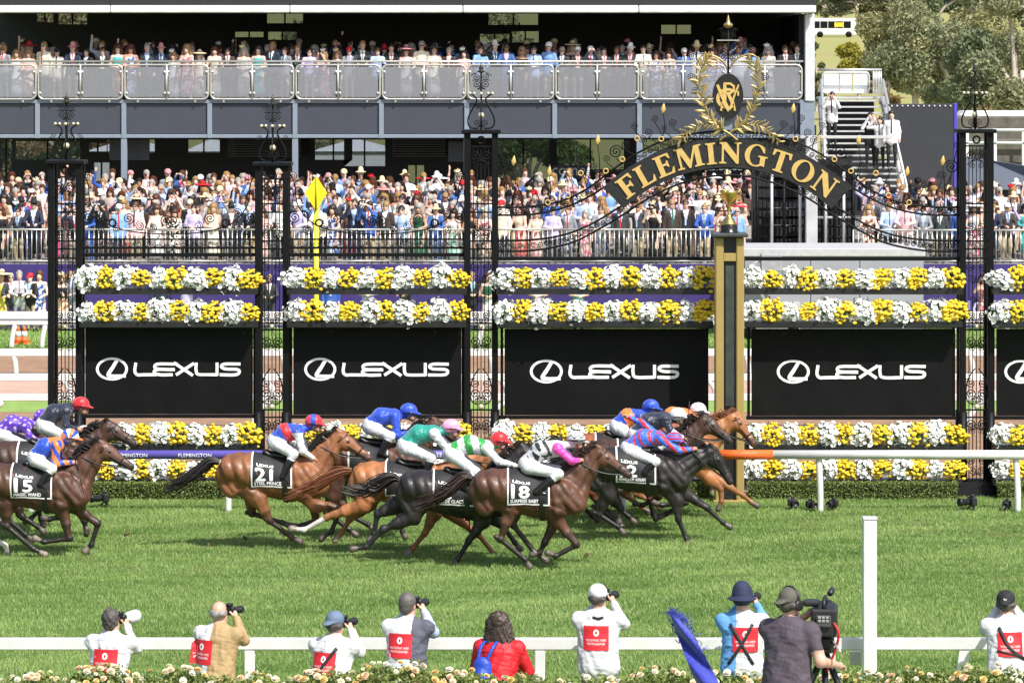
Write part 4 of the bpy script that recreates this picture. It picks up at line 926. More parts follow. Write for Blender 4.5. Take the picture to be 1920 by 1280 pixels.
MB().bbox(wx(1333), wx(1401), YW2-.3, YW2+.3, wz(443.8), wz(436), .02).build('cap', mat('cap slate', (.05, .055, .06), .4), wp)
MB().bbox(wx(1336), wx(1398), YW2-.22, YW2+.22, -.01, .05, .01).build('foot', M_wp, wp)
cup = empty('trophy_cup', (wx(1367), YW2, wz(436)), 0, 'gold three handled loving cup on the winning post', 'trophy'); u = 1/kw
MB().lathe([(r_*u, z*u) for r_, z in [(18, 0), (18, 1.5), (16, 3), (16, 13), (15.5, 14.5)]], (0, 0, 0), 24).build('plinth', mat('ebony', (.012, .011, .01), .25), cup)
M_cup = mat('polished gold', (.72, .50, .16), .22, .95, var=.05)
MB().lathe([(r_*u, z*u) for r_, z in [(14.5, 14.6), (14, 17), (9, 26), (4.5, 30), (3, 34), (2.4, 48), (3.4, 50), (2.6, 53), (4, 56), (11, 60), (15.5, 67), (16.5, 74), (17.5, 79), (16, 79), (13, 70), (2, 62)]], (0, 0, 0), 24).build('bowl', M_cup, cup)
for a in (0.1, 2.2, 4.3): MB().tube([(r_*u*math.cos(a), r_*u*math.sin(a), z*u) for r_, z in smooth_pts([(16.5, 78), (21, 79), (22.5, 74), (19, 67), (12, 60.5)], 4)], .014, 6).build('handle', M_cup, cup)

# ---- yellow diamond sign on its pole behind the gate
Yd = 68.5; sg = empty('diamond_sign', (px_x(593, Yd), Yd, 0), 0, 'yellow diamond marker on a tall yellow pole', 'sign'); zc_ = W(0, 362, Yd)[2]; ks = Yd/FPX
M_yel = mat('marker yellow', '#e3dc25', .45, var=.06)
MB().tube([(0, 0, 0), (0, 0, zc_)], .045, 10).build('pole', M_yel, sg)
MB().prism([[(0, zc_-33*ks), (21*ks, zc_), (0, zc_+33*ks), (-21*ks, zc_)]], -.09, -.05).build('diamond', M_yel, sg)
MB().tube([(0, -.1, zc_-31*ks), (0, -.1, zc_+31*ks)], .014, 6).build('spine', mat('dull yellow', '#a89a1c', .5), sg)

# ---- box hedge pieces between the columns
def hedge(px0, px1, label, seed):
    Yh = 65.55; x0, x1 = px_x(px0, Yh), px_x(px1, Yh); r = np.random.RandomState(seed); root = empty('box_hedge', ((x0+x1)/2, Yh, 0), 0, label, 'hedge', 'low box hedges under the gate'); hw = (x1-x0)/2
    MB().bbox(-hw+.03, hw-.03, -.13, .13, 0, .25, .04).build('core', mat('hedge core', (.02, .03, .01), .9), root)
    n = int(5200*hw); P = np.c_[r.uniform(-hw, hw, n), r.uniform(-.19, .19, n), r.uniform(.0, .31, n)]
    f = r.randint(0, 3, n); P[f == 0, 1] = -.17+r.normal(0, .015, (f == 0).sum()); P[f == 1, 2] = .29+.015*vnoise(P[f == 1], 9, 2)+r.normal(0, .012, (f == 1).sum())
    u_ = r.normal(size=(n, 3)); u_ /= np.linalg.norm(u_, axis=1)[:, None]; v_ = np.cross(u_, r.normal(size=(n, 3))); v_ /= np.linalg.norm(v_, axis=1)[:, None]; s = .02
    V = np.stack([P+u_*s, P+v_*s*.6, P-u_*s, P-v_*s*.6], 1).reshape(-1, 3); t = r.uniform(0, 1, n)[:, None]; c = np.array([.07, .12, .025])*(1-t)+np.array([.27, .31, .09])*t
    o = put('leaves', np_mesh('leaves', V, np.arange(4*n).reshape(n, 4), [MATS['plant leaf']], col=np.repeat(c, 4, 0)), root); o['kind'] = 'stuff'
for i, (a, b, l) in enumerate([(-40, 92, 'clipped box hedge at the left edge'), (152, 482, 'clipped box hedge behind the bay horse with cloth 21'), (540, 872, 'clipped box hedge behind the blue capped jockey'), (932, 1334, 'clipped box hedge left of the winning post'), (1400, 1795, 'clipped box hedge right of the winning post'), (1868, 1990, 'clipped box hedge at the right edge')]): hedge(a, b, l, i)

# ---- remote cameras on the turf
M_cam = mat('camera black', (.015, .015, .017), .45, var=.2)
def ground_cam(px, py, label, yaw, sc=1.0):
    Y = YG(py); c = empty('remote_camera', (px_x(px, Y), Y, 0), yaw, label, 'camera', 'remote cameras on the turf'); c.scale = (sc, sc, sc)
    MB().bbox(-.075, .075, -.04, .04, .07, .18, .012).build('body', M_cam, c); MB().bbox(-.03, .03, -.03, .03, .18, .215, .01).build('viewfinder', M_cam, c)
    MB().lathe([(.03, 0), (.045, .02), (.045, .12), (.055, .125), (.055, .16), (.04, .16), (.035, .14)], (0, 0, 0), 14).build('lens', M_cam, c, (0, -.04, .12), (math.pi/2, 0, 0))
    for a in range(3): MB().tube([(0, 0, .08), (.09*math.cos(a*2.1), .09*math.sin(a*2.1), 0)], .012, 5).build('tripod_leg', M_cam, c)
for p, q, l, y, s in [(1486, 956, 'remote camera left of the white rail post', .2, 1.1), (1519, 958, 'remote camera hard against the white rail post', .4, 1), (1563, 957, 'remote camera right of the white rail post', -.5, 1.05), (1823, 957, 'remote camera in front of the right column', -1.2, 1.3), (1888, 958, 'remote camera near the right rail post', -.3, 1), (197, 950, 'remote camera behind the dark bay horse at left', -1.2, 1.3)]: ground_cam(p, q, l, y, s)
# ================================================================ HORSES AND JOCKEYS
M_coat = vcmat('horse coat', .40, .48, var=.32, vscale=5, bump=.15, bscale=60, coat=.06)
M_hair = mat('black horse hair', (.012, .009, .008), .5, var=.3, vscale=30); M_chair = mat('chestnut horse hair', (.16, .055, .02), .5, var=.3, vscale=30); M_bhair = mat('dark brown horse hair', (.03, .016, .011), .5, var=.3, vscale=30)
M_leather = mat('black leather', (.014, .013, .013), .38, var=.2); M_bleather = mat('brown leather', (.10, .04, .02), .45, var=.2); M_cloth = mat('saddle cloth black', (.013, .013, .015), .7, var=.2, bump=.2)
_nt = M_coat.node_tree; _n = _nt.nodes.new('ShaderNodeTexNoise'); _n.inputs['Scale'].default_value = 16; _n.inputs['Detail'].default_value = 6; _mr = _nt.nodes.new('ShaderNodeMapRange'); _mr.inputs['From Min'].default_value = .3; _mr.inputs['From Max'].default_value = .7; _mr.inputs['To Min'].default_value = .34; _mr.inputs['To Max'].default_value = .66
_tc = _nt.nodes.new('ShaderNodeTexCoord'); _nt.links.new(_tc.outputs['Object'], _n.inputs['Vector']); _nt.links.new(_n.outputs['Fac'], _mr.inputs['Value']); _nt.links.new(_mr.outputs[0], _nt.nodes['Principled BSDF'].inputs['Roughness'])
COATS = {'bay': ((.088, .036, .02), (.018, .012, .010), .55), 'lightbay': ((.215, .085, .035), (.03, .016, .012), .45), 'dark': ((.055, .026, .017), (.010, .008, .008), .6),
         'black': ((.018, .014, .014), (.009, .008, .009), .6), 'chestnut': ((.31, .12, .043), (.23, .09, .034), .2), 'deepbay': ((.078, .033, .019), (.012, .009, .008), .55), 'redbay': ((.24, .075, .03), (.02, .012, .01), .5)}

def horse(name_label, coat, ox, gpy, legs, poll=None, muz=None, dz=0., number=None, title='', tail='trail', sock=(), bridle=None, hair=None, res=.02, cloth=True, ash=0., group='racehorses in the field'):
    s = (gpy-HZN)/CAMH; Y0 = FPX/s; X0 = (ox-960)/s
    L = lambda p: np.array([(p[0]-ox)/s, (gpy-p[1])/s])
    root = empty('racehorse', (X0, Y0, 0), 0, name_label, 'horse', group)
    B = Blob(); z = dz
    pol = L(poll) if poll else np.array([1.092, 1.904+z]); mz = L(muz) if muz else np.array([1.63, 1.462+z])
    # trunk
    for sy in (-1, 1):
        B.cone((-.60, sy*.13, 1.27+z), (-.34, sy*.14, 1.24+z), .215, .235, .045, 'body')       # croup and thigh mass
        B.cone((-.70, sy*.10, 1.16+z), (-.60, sy*.11, .98+z), .15, .15, .06, 'body')
        B.cone((.52, sy*.15, 1.22+z), (.74, sy*.11, .98+z), .15, .16, .03, 'body')               # shoulder
        B.cone((.40, sy*.14, 1.30+z), (.50, sy*.17, .92+z), .10, .13, .025, 'body')
    B.cone((-.50, 0, 1.32+z), (-.10, 0, 1.30+z), .21, .20, .08, 'body', (1, .95, 1))
    B.cone((-.20, 0, 1.17+z), (.36, 0, 1.08+z), .295, .325, .08, 'body', (1, .86, 1))           # barrel
    B.cone((.36, 0, 1.10+z), (.66, 0, 1.10+z), .30, .26, .08, 'body', (1, .78, 1))
    B.cone((.10, 0, 1.37+z), (.52, 0, 1.36+z), .075, .085, .07, 'body')
    # neck, head
    nb = np.array([.66, 1.16+z]); nv = pol-nb; nl = np.linalg.norm(nv); nv = nv/nl; pv = np.array([-nv[1], nv[0]])
    A3 = lambda q, y=0.: (q[0], y, q[1])
    c1 = nb+nv*nl*.45-pv*.01; top = pol-nv*.10-pv*.05
    B.cone(A3(nb), A3(c1), .27, .175, .08, 'body', (1, .52, 1)); B.cone(A3(c1), A3(top), .175, .115, .06, 'body', (1, .6, 1))
    B.cone(A3(np.array([.45, 1.33+z])), A3(c1+pv*.11), .10, .06, .08, 'body')
    hv = mz-pol; hl = np.linalg.norm(hv); hv = hv/hl; hp = np.array([hv[1], -hv[0]])*-1.
    if hp[1] < 0: hp = -hp                                                                  # towards the forehead side
    H = lambda t, o, y=0.: A3(pol+hv*hl*t+hp*o, y)
    B.cone(H(.10, -.10), H(.32, -.095), .105, .10, .05, 'body', (1, .75, 1)); B.cone(H(.30, -.085), H(.78, -.065), .098, .062, .05, 'body', (1, .72, 1))
    B.cone(H(.76, -.07), H(.93, -.07), .062, .055, .03, 'muz', (1, .85, 1)); B.ball(H(.22, -.17), .075, .05, 'body', (1, .7, 1))
    for sy in (-1, 1):
        B.ball(H(.30, -.055, sy*.068), .026, .02, 'eyeb'); B.ball(H(.31, -.055, sy*.083), .016, .004, 'eye')
        B.ball(H(.93, -.045, sy*.036), .016, .012, 'nos')
        B.cone(H(.04, -.02, sy*.05), H(-.16, -.005, sy*.062), .032, .008, .02, 'body', (1, .6, 1))
    # legs
    tops = {'nh': ((-.46, -.15), 1.12), 'fh': ((-.42, .15), 1.12), 'nf': ((.50, -.14), .93), 'ff': ((.54, .14), .93)}
    for key, pts in legs.items():
        q = [L(p) for p in pts]; (tx, ty), tz = tops[key]; y = ty; hind = key[1] == 'h'
        def P(v, yy=y*.85): return (v[0], yy, v[1])
        T = (tx, ty*.85, tz+z); sk = key in sock; lo = 'sock' if sk else 'low'
        a, b, c, d = q                                                                      # stifle/elbow, hock/knee, fetlock, hoof
        bv = b-a; cv = c-b
        if hind:
            B.cone(T, P(a, y*.95), .20, .125, .035, 'body', (1, .72, 1)); B.cone(P(a, y*.95), P(a+bv*.5), .118, .082, .05, 'body', (1, .8, 1)); B.cone(P(a+bv*.5), P(b), .078, .048, .04, 'up', (1, .85, 1))
            B.ball(P(b), .054, .03, 'low0'); B.ball(P(b-cv/np.linalg.norm(cv)*.05-np.array([.03, 0])), .035, .03, 'low0')
        else:
            B.cone(T, P(a), .15, .105, .06, 'body', (1, .75, 1)); B.cone(P(a), P(a+bv*.5), .10, .068, .05, 'body', (1, .85, 1)); B.cone(P(a+bv*.5), P(b), .066, .046, .03, 'up')
            B.ball(P(b), .052, .025, 'low0')
        B.cone(P(b), P(c), .041, .034, .025, lo); B.ball(P(c), .043, .02, lo)
        dv = d-c; n_ = np.linalg.norm(dv); dv = dv/max(n_, 1e-3); B.cone(P(c), P(c+dv*max(n_-.05, .03)), .034, .034, .02, lo); B.cone(P(c+dv*max(n_-.06, .02)), P(d), .040, .054, .012, 'hoof')
    V, F = B.surf(res); T = B.tags(V)
    e_ = .004; f0 = B.field(V); N_ = np.stack([B.field(V+np.eye(3)[i]*e_)-f0 for i in range(3)], 1); N_ /= np.linalg.norm(N_, axis=1)[:, None]+1e-9
    rel = .010*(1-2*np.abs(vnoise(V*[1, .6, .7], 7.5, 4)))+.0022*vnoise(V*[1.3, 1, .8], 22, 9); rel[~np.isin(T, ['body', 'up'])] *= .3
    grooves = [([(-.33, 1.44), (-.24, 1.22), (-.27, .98)], 1.2), ([(-.80, 1.36), (-.72, 1.12), (-.58, .92)], 1.), ([(-.62, 1.48), (-.54, 1.22), (-.50, 1.0)], .9), ([(-.42, 1.40), (-.38, 1.18), (-.42, .98)], .6), ([(.29, 1.36), (.37, 1.12), (.40, .86)], 1.2), ([(.47, 1.38), (.60, 1.17), (.78, .97)], .9), ([(.40, 1.0), (.52, .96), (.64, .90)], 1.), ([(.52, 1.42), (.76, 1.28), (.93, 1.04)], 1.), ([(-.28, 1.0), (-.1, .92), (.2, .86)], .7), ([(.56, 1.02), (.66, .92), (.70, .84)], .8)]+[([(xr, 1.24), (xr+.05, 1.05), (xr+.02, .92)], .16) for xr in (-.18, -.10, -.02, .06, .14, .22)]
    jg = [nb+nv*nl*t_-pv*(.13-.07*t_) for t_ in (.15, .5, .85)]; grooves.append(([(q_[0], q_[1]-z) for q_ in jg], .9)); jg = [nb+nv*nl*t_+pv*.03 for t_ in (.1, .4, .75)]; grooves.append(([(q_[0], q_[1]-z) for q_ in jg], .6))
    G2 = V[:, [0, 2]]-[0, z]; side = np.clip(np.abs(V[:, 1])/.06-.4, 0, 1)*np.isin(T, ['body'])
    for pts_, st_ in grooves:
        pp = np.array(smooth_pts(pts_, 5)); dm = np.full(len(V), 9.)
        for a_, b_ in zip(pp[:-1], pp[1:]):
            h_ = np.clip(((G2-a_)@(b_-a_))/((b_-a_)@(b_-a_)), 0, 1); dm = np.minimum(dm, np.linalg.norm(G2-a_-h_[:, None]*(b_-a_), axis=1))
        rel += side*st_*(-.012*np.exp(-(dm/.026)**2)+.0045*np.exp(-((dm-.065)/.03)**2))
    V = V+N_*rel[:, None]
    base, low, fade = COATS[coat]; C = np.tile(np.array(base), (len(V), 1)); low = np.array(low)
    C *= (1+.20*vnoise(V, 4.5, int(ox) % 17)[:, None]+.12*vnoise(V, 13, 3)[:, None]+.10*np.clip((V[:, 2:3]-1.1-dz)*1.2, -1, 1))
    C[T == 'up'] = C[T == 'up']*.45+low*.55
    for t_ in ('low', 'low0'): C[T == t_] = low*1.0
    C[T == 'sock'] = (.55, .52, .48); C[T == 'hoof'] = (.09, .07, .06) if not sock else (.2, .16, .13); C[T == 'muz'] = C[T == 'muz']*.35+np.array([.02, .016, .016])
    C[(T == 'eye') | (T == 'nos')] = (.005, .004, .004); C[T == 'eyeb'] = C[T == 'eyeb']*.5
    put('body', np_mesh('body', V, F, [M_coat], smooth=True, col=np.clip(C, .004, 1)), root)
    hm = hair or {'chestnut': M_chair, 'lightbay': M_hair, 'bay': M_hair}.get(coat, M_hair)
    r = random.Random(int(ox)+7)
    # mane
    m = MB()
    for i in range(130):
        t = r.uniform(.10, 1.0); b = nb+nv*nl*t+pv*(.215-.125*t+r.uniform(-.01, .015)) if t < .9 else pol+hp*.02
        ln = r.uniform(.10, .24); y = r.uniform(-.05, .03); d = np.array([-1, .25])*ln
        m.tube([(b[0], y, b[1]-.03), (b[0]+d[0]*.45, y-.03, b[1]+.03+r.uniform(-.02, .03)), (b[0]+d[0], y-.045, b[1]-.03-r.uniform(0, .08))], [.011, .010, .002], 4)
    m.build('mane', hm, root)
    # tail
    m = MB(); d0 = np.array([-.80, 1.38+z])
    paths = {'trail': [(0, 0), (-.16, .02), (-.38, -.16), (-.62, -.34), (-.84, -.42)], 'long': [(0, 0), (-.2, -.02), (-.45, -.12), (-.75, -.30), (-.98, -.38)], 'flat': [(0, 0), (-.15, .04), (-.38, -.06), (-.6, -.20), (-.82, -.16)]}[tail]
    for i in range(150):
        f = r.uniform(.45, 1.1); sp = (r.gauss(0, 1), r.gauss(0, .8)); n = 12; pts = []; rad = []
        for q in smooth_pts([(d0[0]+a*f, d0[1]+b*f, 0) for a, b in paths], 3):
            t = min(1, (d0[0]-q[0])/.85); w = .014+.034*math.sin(min(t*1.15, 1)*2.5)+.02*t*t; pts.append((q[0], sp[1]*w, q[1]+sp[0]*w)); rad.append(.0085*(1-t*.8)+.0012)
        m.tube(pts, rad, 4)
    m.build('tail', hm, root)
    # saddle cloth wrapped round the barrel, girth, saddle
    def wrap(us, angs, off):
        """points on the barrel: x positions us, angles (0 = near side, 90 = top)"""
        U, A = np.meshgrid(us, angs); O = np.c_[U.ravel(), 0*U.ravel(), np.full(U.size, 1.14+z)]; a = np.radians(A.ravel()); D = np.c_[0*a, -np.cos(a), np.sin(a)]
        t = B.ray(O+D*.62, -D, 0, .6, 60); t = np.where(np.isnan(t), .3, t); return O+D*(.62-t+off)[:, None], U.shape
    def grid(n1, n2): i = np.arange(n1*n2).reshape(n1, n2); return np.stack([i[:-1, :-1], i[:-1, 1:], i[1:, 1:], i[1:, :-1]], -1).reshape(-1, 4)
    if cloth:
        x0, x1 = -.27, .36; us_ = np.linspace(x0-.02, x1+.02, 20); an_ = np.linspace(-30+ash, 196, 32)
        G, sh_ = wrap(us_, an_, .014); G = G.reshape(*sh_, 3)
        ax0 = np.array([0, 0, 1.14+z]); Rg = np.linalg.norm(G[..., 1:]-ax0[1:], axis=-1)
        for _ in range(3): Rg[:, 1:-1] = np.maximum(Rg[:, 1:-1], (Rg[:, :-2]+Rg[:, 2:])/2); 
        for _ in range(2): Rg[1:-1] = np.maximum(Rg[1:-1], (Rg[:-2]+Rg[2:])/2)
        Rg += .004*np.sin(us_*31+ox)[None, :]+.003*np.sin(np.radians(an_)*9+us_[0])[:, None]
        def lay(u, a_, off):
            a_ = np.where(a_ < 60, a_+ash*np.clip((70-a_)/40, 0, 1), a_)
            fu = np.clip((u-us_[0])/(us_[1]-us_[0]), 0, len(us_)-1.001); fa = np.clip((a_-an_[0])/(an_[1]-an_[0]), 0, len(an_)-1.001); i = fu.astype(int); j = fa.astype(int); p = fu-i; q = fa-j
            R = (Rg[j, i]*(1-p)+Rg[j, i+1]*p)*(1-q)+(Rg[j+1, i]*(1-p)+Rg[j+1, i+1]*p)*q+off; t = np.radians(a_); return np.c_[u, -R*np.cos(t), 1.14+z+R*np.sin(t)]
        def patch(us, an, off, m, nm, par):
            U, A = np.meshgrid(us, an); return put(nm, np_mesh(nm, lay(U.ravel(), A.ravel(), off), grid(*U.shape), [m], smooth=True), par)
        co = patch(np.linspace(x0, x1, 24), np.linspace(-24, 192, 44), 0, M_cloth, 'saddle_cloth', root)
        patch(np.linspace(x0-.004, x0+.02, 3), np.linspace(-25.5, 100, 36), .004, M_text, 'piping', co); patch(np.linspace(x0, x1-.02, 24), np.linspace(-26, -22, 3), .0045, M_text, 'piping', co); patch(np.linspace(x1-.02, x1+.004, 3), np.linspace(-25.5, 60, 30), .005, M_text, 'piping', co)
        def decal(txt, cx, a0, a1, wid, bold=0.):
            Vt, Tt = fine_text(txt, 3 if len(txt) < 3 else 1); w = Vt[:, 0].max()-Vt[:, 0].min(); sx = wid/w
            for k, (ox_, oz_) in enumerate([(0, 0)]+([(bold, 0), (-bold, 0), (0, bold), (0, -bold)] if bold else [])):
                put('lettering', np_mesh('lettering', lay(cx+Vt[:, 0]*sx+ox_, a0+(a1-a0)*Vt[:, 1]+oz_*150, .006+.0012*k), Tt, [M_text]), co)
        if number: decal(number, -.075, -5, 30, .26 if len(number) > 1 else .15, .011)
        if title: decal(title, -.015, -18.5, -9, .42, .0022)
        decal('LEXUS', -.06, 35, 42, .26, .003)
    P, sh_ = wrap(np.linspace(.21, .29, 4), np.linspace(-100, 90, 26), .024); put('girth', np_mesh('girth', P, grid(*sh_), [M_leather], smooth=True), root)
    m = Blob().cone((-.02, 0, 1.50+z), (.26, 0, 1.47+z), .055, .06, .03, '', (1, 2.2, 1)).ball((-.07, 0, 1.54+z), .05, .04, '', (1, 2.4, .8)); V2, F2 = m.surf(.02); put('saddle', np_mesh('saddle', V2, F2, [M_leather], smooth=True), root)
    # bridle
    bm = bridle or M_leather; bo = MB()
    def loop(t, rx, rz, off, tilt=0.):
        c = np.array(H(t, off)); pts = []
        for k in range(16):
            a = k*math.pi/8; o = hp*math.cos(a)*rz+hv*math.cos(a)*tilt; pts.append((c[0]+o[0], math.sin(a)*rx, c[2]+o[1]))
        return pts
    bo.tube(loop(.66, .066, .085, -.07), .013, 6, closed=True); bo.tube(loop(.16, .088, .115, -.09, .03), .012, 6, closed=True)
    for sy in (-1, 1):
        bo.tube([H(.10, -.06, sy*.088), H(.38, -.11, sy*.082), H(.66, -.09, sy*.066), H(.82, -.10, sy*.062)], .011, 6); bo.tube([(H(.82, -.10, sy*.066)[0]+.028*math.cos(k*.785), sy*.068, H(.82, -.10)[2]+.028*math.sin(k*.785)) for k in range(8)], .007, 5, closed=True)
    bo.build('bridle', bm, root)
    hand = np.array([.80, 1.62+z])
    for sy in (-1, 1):
        a = np.array(H(.84, -.10, sy*.068)); b = np.array((hand[0], sy*.09, hand[1])); md = (a+b)/2+np.array([0, sy*.05, -.05])
        MB().tube(smooth_pts([a, md, b], 5), .011, 5).build('rein', M_leather, root)
    MB().tube(smooth_pts([(.50, -.2, 1.25+z), (.72, -.22, 1.15+z), (.90, 0, 1.12+z), (.72, .22, 1.15+z), (.50, .2, 1.25+z)], 5), .014, 5).build('breastplate', M_leather, root)
    return root, (X0, Y0, s, ox, gpy, z)

SILK = {}
def silk(name, col): return mat('silk '+name, col, .42, var=.16, vscale=9, bump=.9, bscale=13, sheen=.3)
M_breech = mat('white breeches', (.60, .60, .62), .6, var=.06, bump=.3, bscale=14); M_skin = mat('skin', (.50, .27, .19), .5, var=.1, vscale=15); M_boot = mat('black boot', (.012, .012, .013), .25, var=.2)
def jockey(ctx, label, mats, fn, helm, J=None, peak=None, res=.0135, helmfn=None):
    """mats: list of silk materials; fn(p, tag) -> index in mats for torso and sleeves"""
    X0, Y0, s, ox, gpy, z = ctx
    D = dict(hip=(.05, 1.574+z), knee=(.50, 1.47+z), ankle=(.16, 1.205+z), toe=(.30, 1.17+z), sh=(.49, 1.86+z), head=(.763, 1.955+z), elb=(.70, 1.66+z), hand=(.843, 1.66+z))
    L = lambda p: ((p[0]-ox)/s, (gpy-p[1])/s)
    for k, v in (J or {}).items(): D[k] = L(v)
    root = empty('jockey', (X0, Y0, 0), 0, label, 'jockey', 'jockeys riding in the field'); B = Blob(); P = lambda k, y: (D[k][0], y, D[k][1])
    hip, sh, hd = np.array(D['hip']), np.array(D['sh']), np.array(D['head']); sv = sh-hip; mid = hip+sv*.5+np.array([-sv[1], sv[0]])*.16
    B.ball((hip[0]-.02, 0, hip[1]), .135, .05, 'pants', (1, 1.2, 1))
    B.cone((hip[0], 0, hip[1]+.02), (mid[0], 0, mid[1]), .13, .135, .06, 'top', (1, 1.12, 1)); B.cone((mid[0], 0, mid[1]), (sh[0]-.02, 0, sh[1]-.03), .135, .125, .06, 'top', (1, 1.25, 1))
    for sy in (-1, 1):
        o = .01*sy
        B.ball((sh[0], sy*.15, sh[1]-.02), .075, .05, 'slv')
        kn = (D['knee'][0], sy*.25, D['knee'][1]); an = (D['ankle'][0], sy*.27, D['ankle'][1]); B.cone((hip[0], sy*.11, hip[1]-.02), kn, .105, .07, .05, 'pants')
        md = tuple(kn[i]+(an[i]-kn[i])*.35 for i in range(3)); B.cone(kn, md, .068, .058, .03, 'pants'); B.cone(md, an, .068, .05, .02, 'boot'); B.cone(an, (D['toe'][0], sy*.27, D['toe'][1]), .042, .032, .02, 'boot')
        e = 'elb' if sy < 0 or 'elb2' not in D else 'elb2'; h = 'hand' if sy < 0 or 'hand2' not in D else 'hand2'
        el = (D[e][0], sy*.20, D[e][1]); ha = np.array((D[h][0], sy*.09 if h == 'hand' else sy*.2, D[h][1])); B.cone((sh[0], sy*.16, sh[1]-.03), el, .066, .054, .03, 'slv'); fv = ha-np.array(el); wr = ha-fv/np.linalg.norm(fv)*.07; B.cone(el, wr, .054, .036, .03, 'slv2')
        B.cone(wr, ha, .030, .034, .015, 'skin', (1, .7, 1)); 
        for k in range(4): B.cone(ha+np.array([.018, (k-1.5)*.019, .012]), ha+np.array([.03, (k-1.5)*.019, -.028+.004*abs(k-1.5)]), .0105, .0095, .005, 'skin')
        B.cone(ha+np.array([-.01, -sy*.03, .01]), ha+np.array([.022, -sy*.045, .02]), .011, .010, .006, 'skin')
    fd = hd-sh; fd = fd/np.linalg.norm(fd)
    B.cone((sh[0]-.01, 0, sh[1]), (hd[0]-.03, 0, hd[1]-.06), .065, .055, .03, 'neck'); B.cone((hd[0], 0, hd[1]), (hd[0]+.045, 0, hd[1]-.075), .092, .07, .03, 'skin', (1, .82, 1)); B.ball((hd[0]+.085, 0, hd[1]-.10), .035, .03, 'skin'); B.ball((hd[0]+.118, 0, hd[1]-.055), .017, .014, 'skin')
    V, F = B.surf(res); T = B.tags(V); tv = T[F[:, 0]]; ctr = V[F].mean(1)
    M = [M_skin, M_breech, M_boot]+mats; mi = np.zeros(len(F), int); mi[tv == 'pants'] = 1; mi[tv == 'boot'] = 2
    # torso coordinates: u along the back (0 hip .. 1 shoulder), y lateral
    u = ((ctr[:, [0, 2]]-hip)@sv)/(sv@sv)
    for i in np.where(np.isin(tv, ['top', 'slv', 'slv2', 'neck']))[0]: mi[i] = 3+fn(tv[i], u[i], ctr[i, 1], ctr[i, 0]-hip[0], ctr[i, 2]-sh[1])
    e_ = .004; f0 = B.field(V); N_ = np.stack([B.field(V+np.eye(3)[i]*e_)-f0 for i in range(3)], 1); N_ /= np.linalg.norm(N_, axis=1)[:, None]+1e-9
    wr_ = .010*(.5-np.abs(vnoise(V*[1, .7, 1], 17, int(ox) % 13)))+.005*(.5-np.abs(vnoise(V, 38, 4))); V = V+N_*(wr_*np.isin(T, ['top', 'slv', 'slv2'])+.6*wr_*(T == 'pants'))[:, None]
    put('body', np_mesh('body', V, F, M, mi, smooth=True), root)
    h = Blob(); hx, hz = hd[0]+.0, hd[1]+.025; h.ball((hx, 0, hz), .128, .02, 'dome', (1.08, .9, .92)); h.cone((hx+.10, 0, hz-.035), (hx+.175, 0, hz-.06), .05, .035, .03, 'peak', (1, 1.7, .35)); V, F = h.surf(.0125); keep = V[F].mean(1)[:, 2] > hz-.085; F = F[keep]
    hm = helm if isinstance(helm, list) else [helm]; c = V[F].mean(1); ix = np.array([(helmfn(c[i, 0]-hx, c[i, 1], c[i, 2]-hz) if helmfn else 0) for i in range(len(F))])
    ho = put('helmet', np_mesh('helmet', V, F, hm, ix, smooth=True), root)
    MB().tube([(hx+.128*math.cos(a)+.012, .112*math.sin(a), hz-.03+.05*math.cos(a)*0) for a in [i*math.pi/8 for i in range(16)]], .012, 6, closed=True).build('goggle_strap', M_boot, ho)
    MB().bbox(hx+.10, hx+.135, -.075, .075, hz-.095, hz-.05, .012).build('goggles', mat('goggle lens', (.02, .02, .025), .1), ho)
    for sy in (-1, 1): MB().tube([(hx+.01, sy*.098, hz-.06), (hx+.03, sy*.085, hz-.14), (hx+.07, 0, hz-.185)], .008, 5).build('chin_strap', M_boot, ho)
    return root

S_blue = silk('royal blue', '#1f46b8'); S_red = silk('red', '#c8202a'); S_white = silk('white', (.62, .62, .64)); S_teal = silk('teal', '#128a7c'); S_green = silk('green', '#1f8f3c'); S_pink = silk('pink', '#ea3fa8'); S_lpink = silk('pale pink', '#f09ac0'); S_navy = silk('navy', '#1c2238'); S_purple = silk('purple', '#5a2fae'); S_orange = silk('orange', '#ea7a28'); S_grey = silk('grey', '#b9b9bf'); S_black = silk('black', '#17171a'); S_midblue = silk('mid blue', '#2f62cc')

LG = lambda **k: k
# legs: stifle/elbow, hock/knee, fetlock, hoof in photograph rows and columns of each horse's own plane
hH, cH = horse('glossy brown bay horse with cloth 18 nearest the photographers', 'bay', 985, 1068, dict(nh=[(960, 945), (938, 1008), (984, 1046), (993, 1060)], fh=[(968, 950), (962, 985), (1001, 1036), (1024, 1052)], nf=[(1047, 975), (1081, 1019), (1042, 1040), (1027, 1034)], ff=[(1042, 975), (1022, 1018), (1012, 1037), (998, 1041)]), (1123, 836), (1189, 888), number='18', title='SURPRISE BABY', tail='trail', res=.017, hair=M_bhair)
jockey(cH, 'jockey in grey patterned vest with bright pink sleeves and silver cap', [S_grey, S_black, S_pink, S_white], lambda t, u, y, x, z: 2 if t in ('slv2', 'slv') and y < 0 or t == 'slv2' else (3 if u > .78 else (1 if (math.sin(x*37+y*20)+math.sin(y*31-z*40+1)+math.sin(x*53+z*29)) > .25 else 0)), [S_grey, S_black], helmfn=lambda x, y, z: 1 if abs(z+.02) < .012 or abs(z-.035-.02*math.sin(x*60)) < .008 else 0)

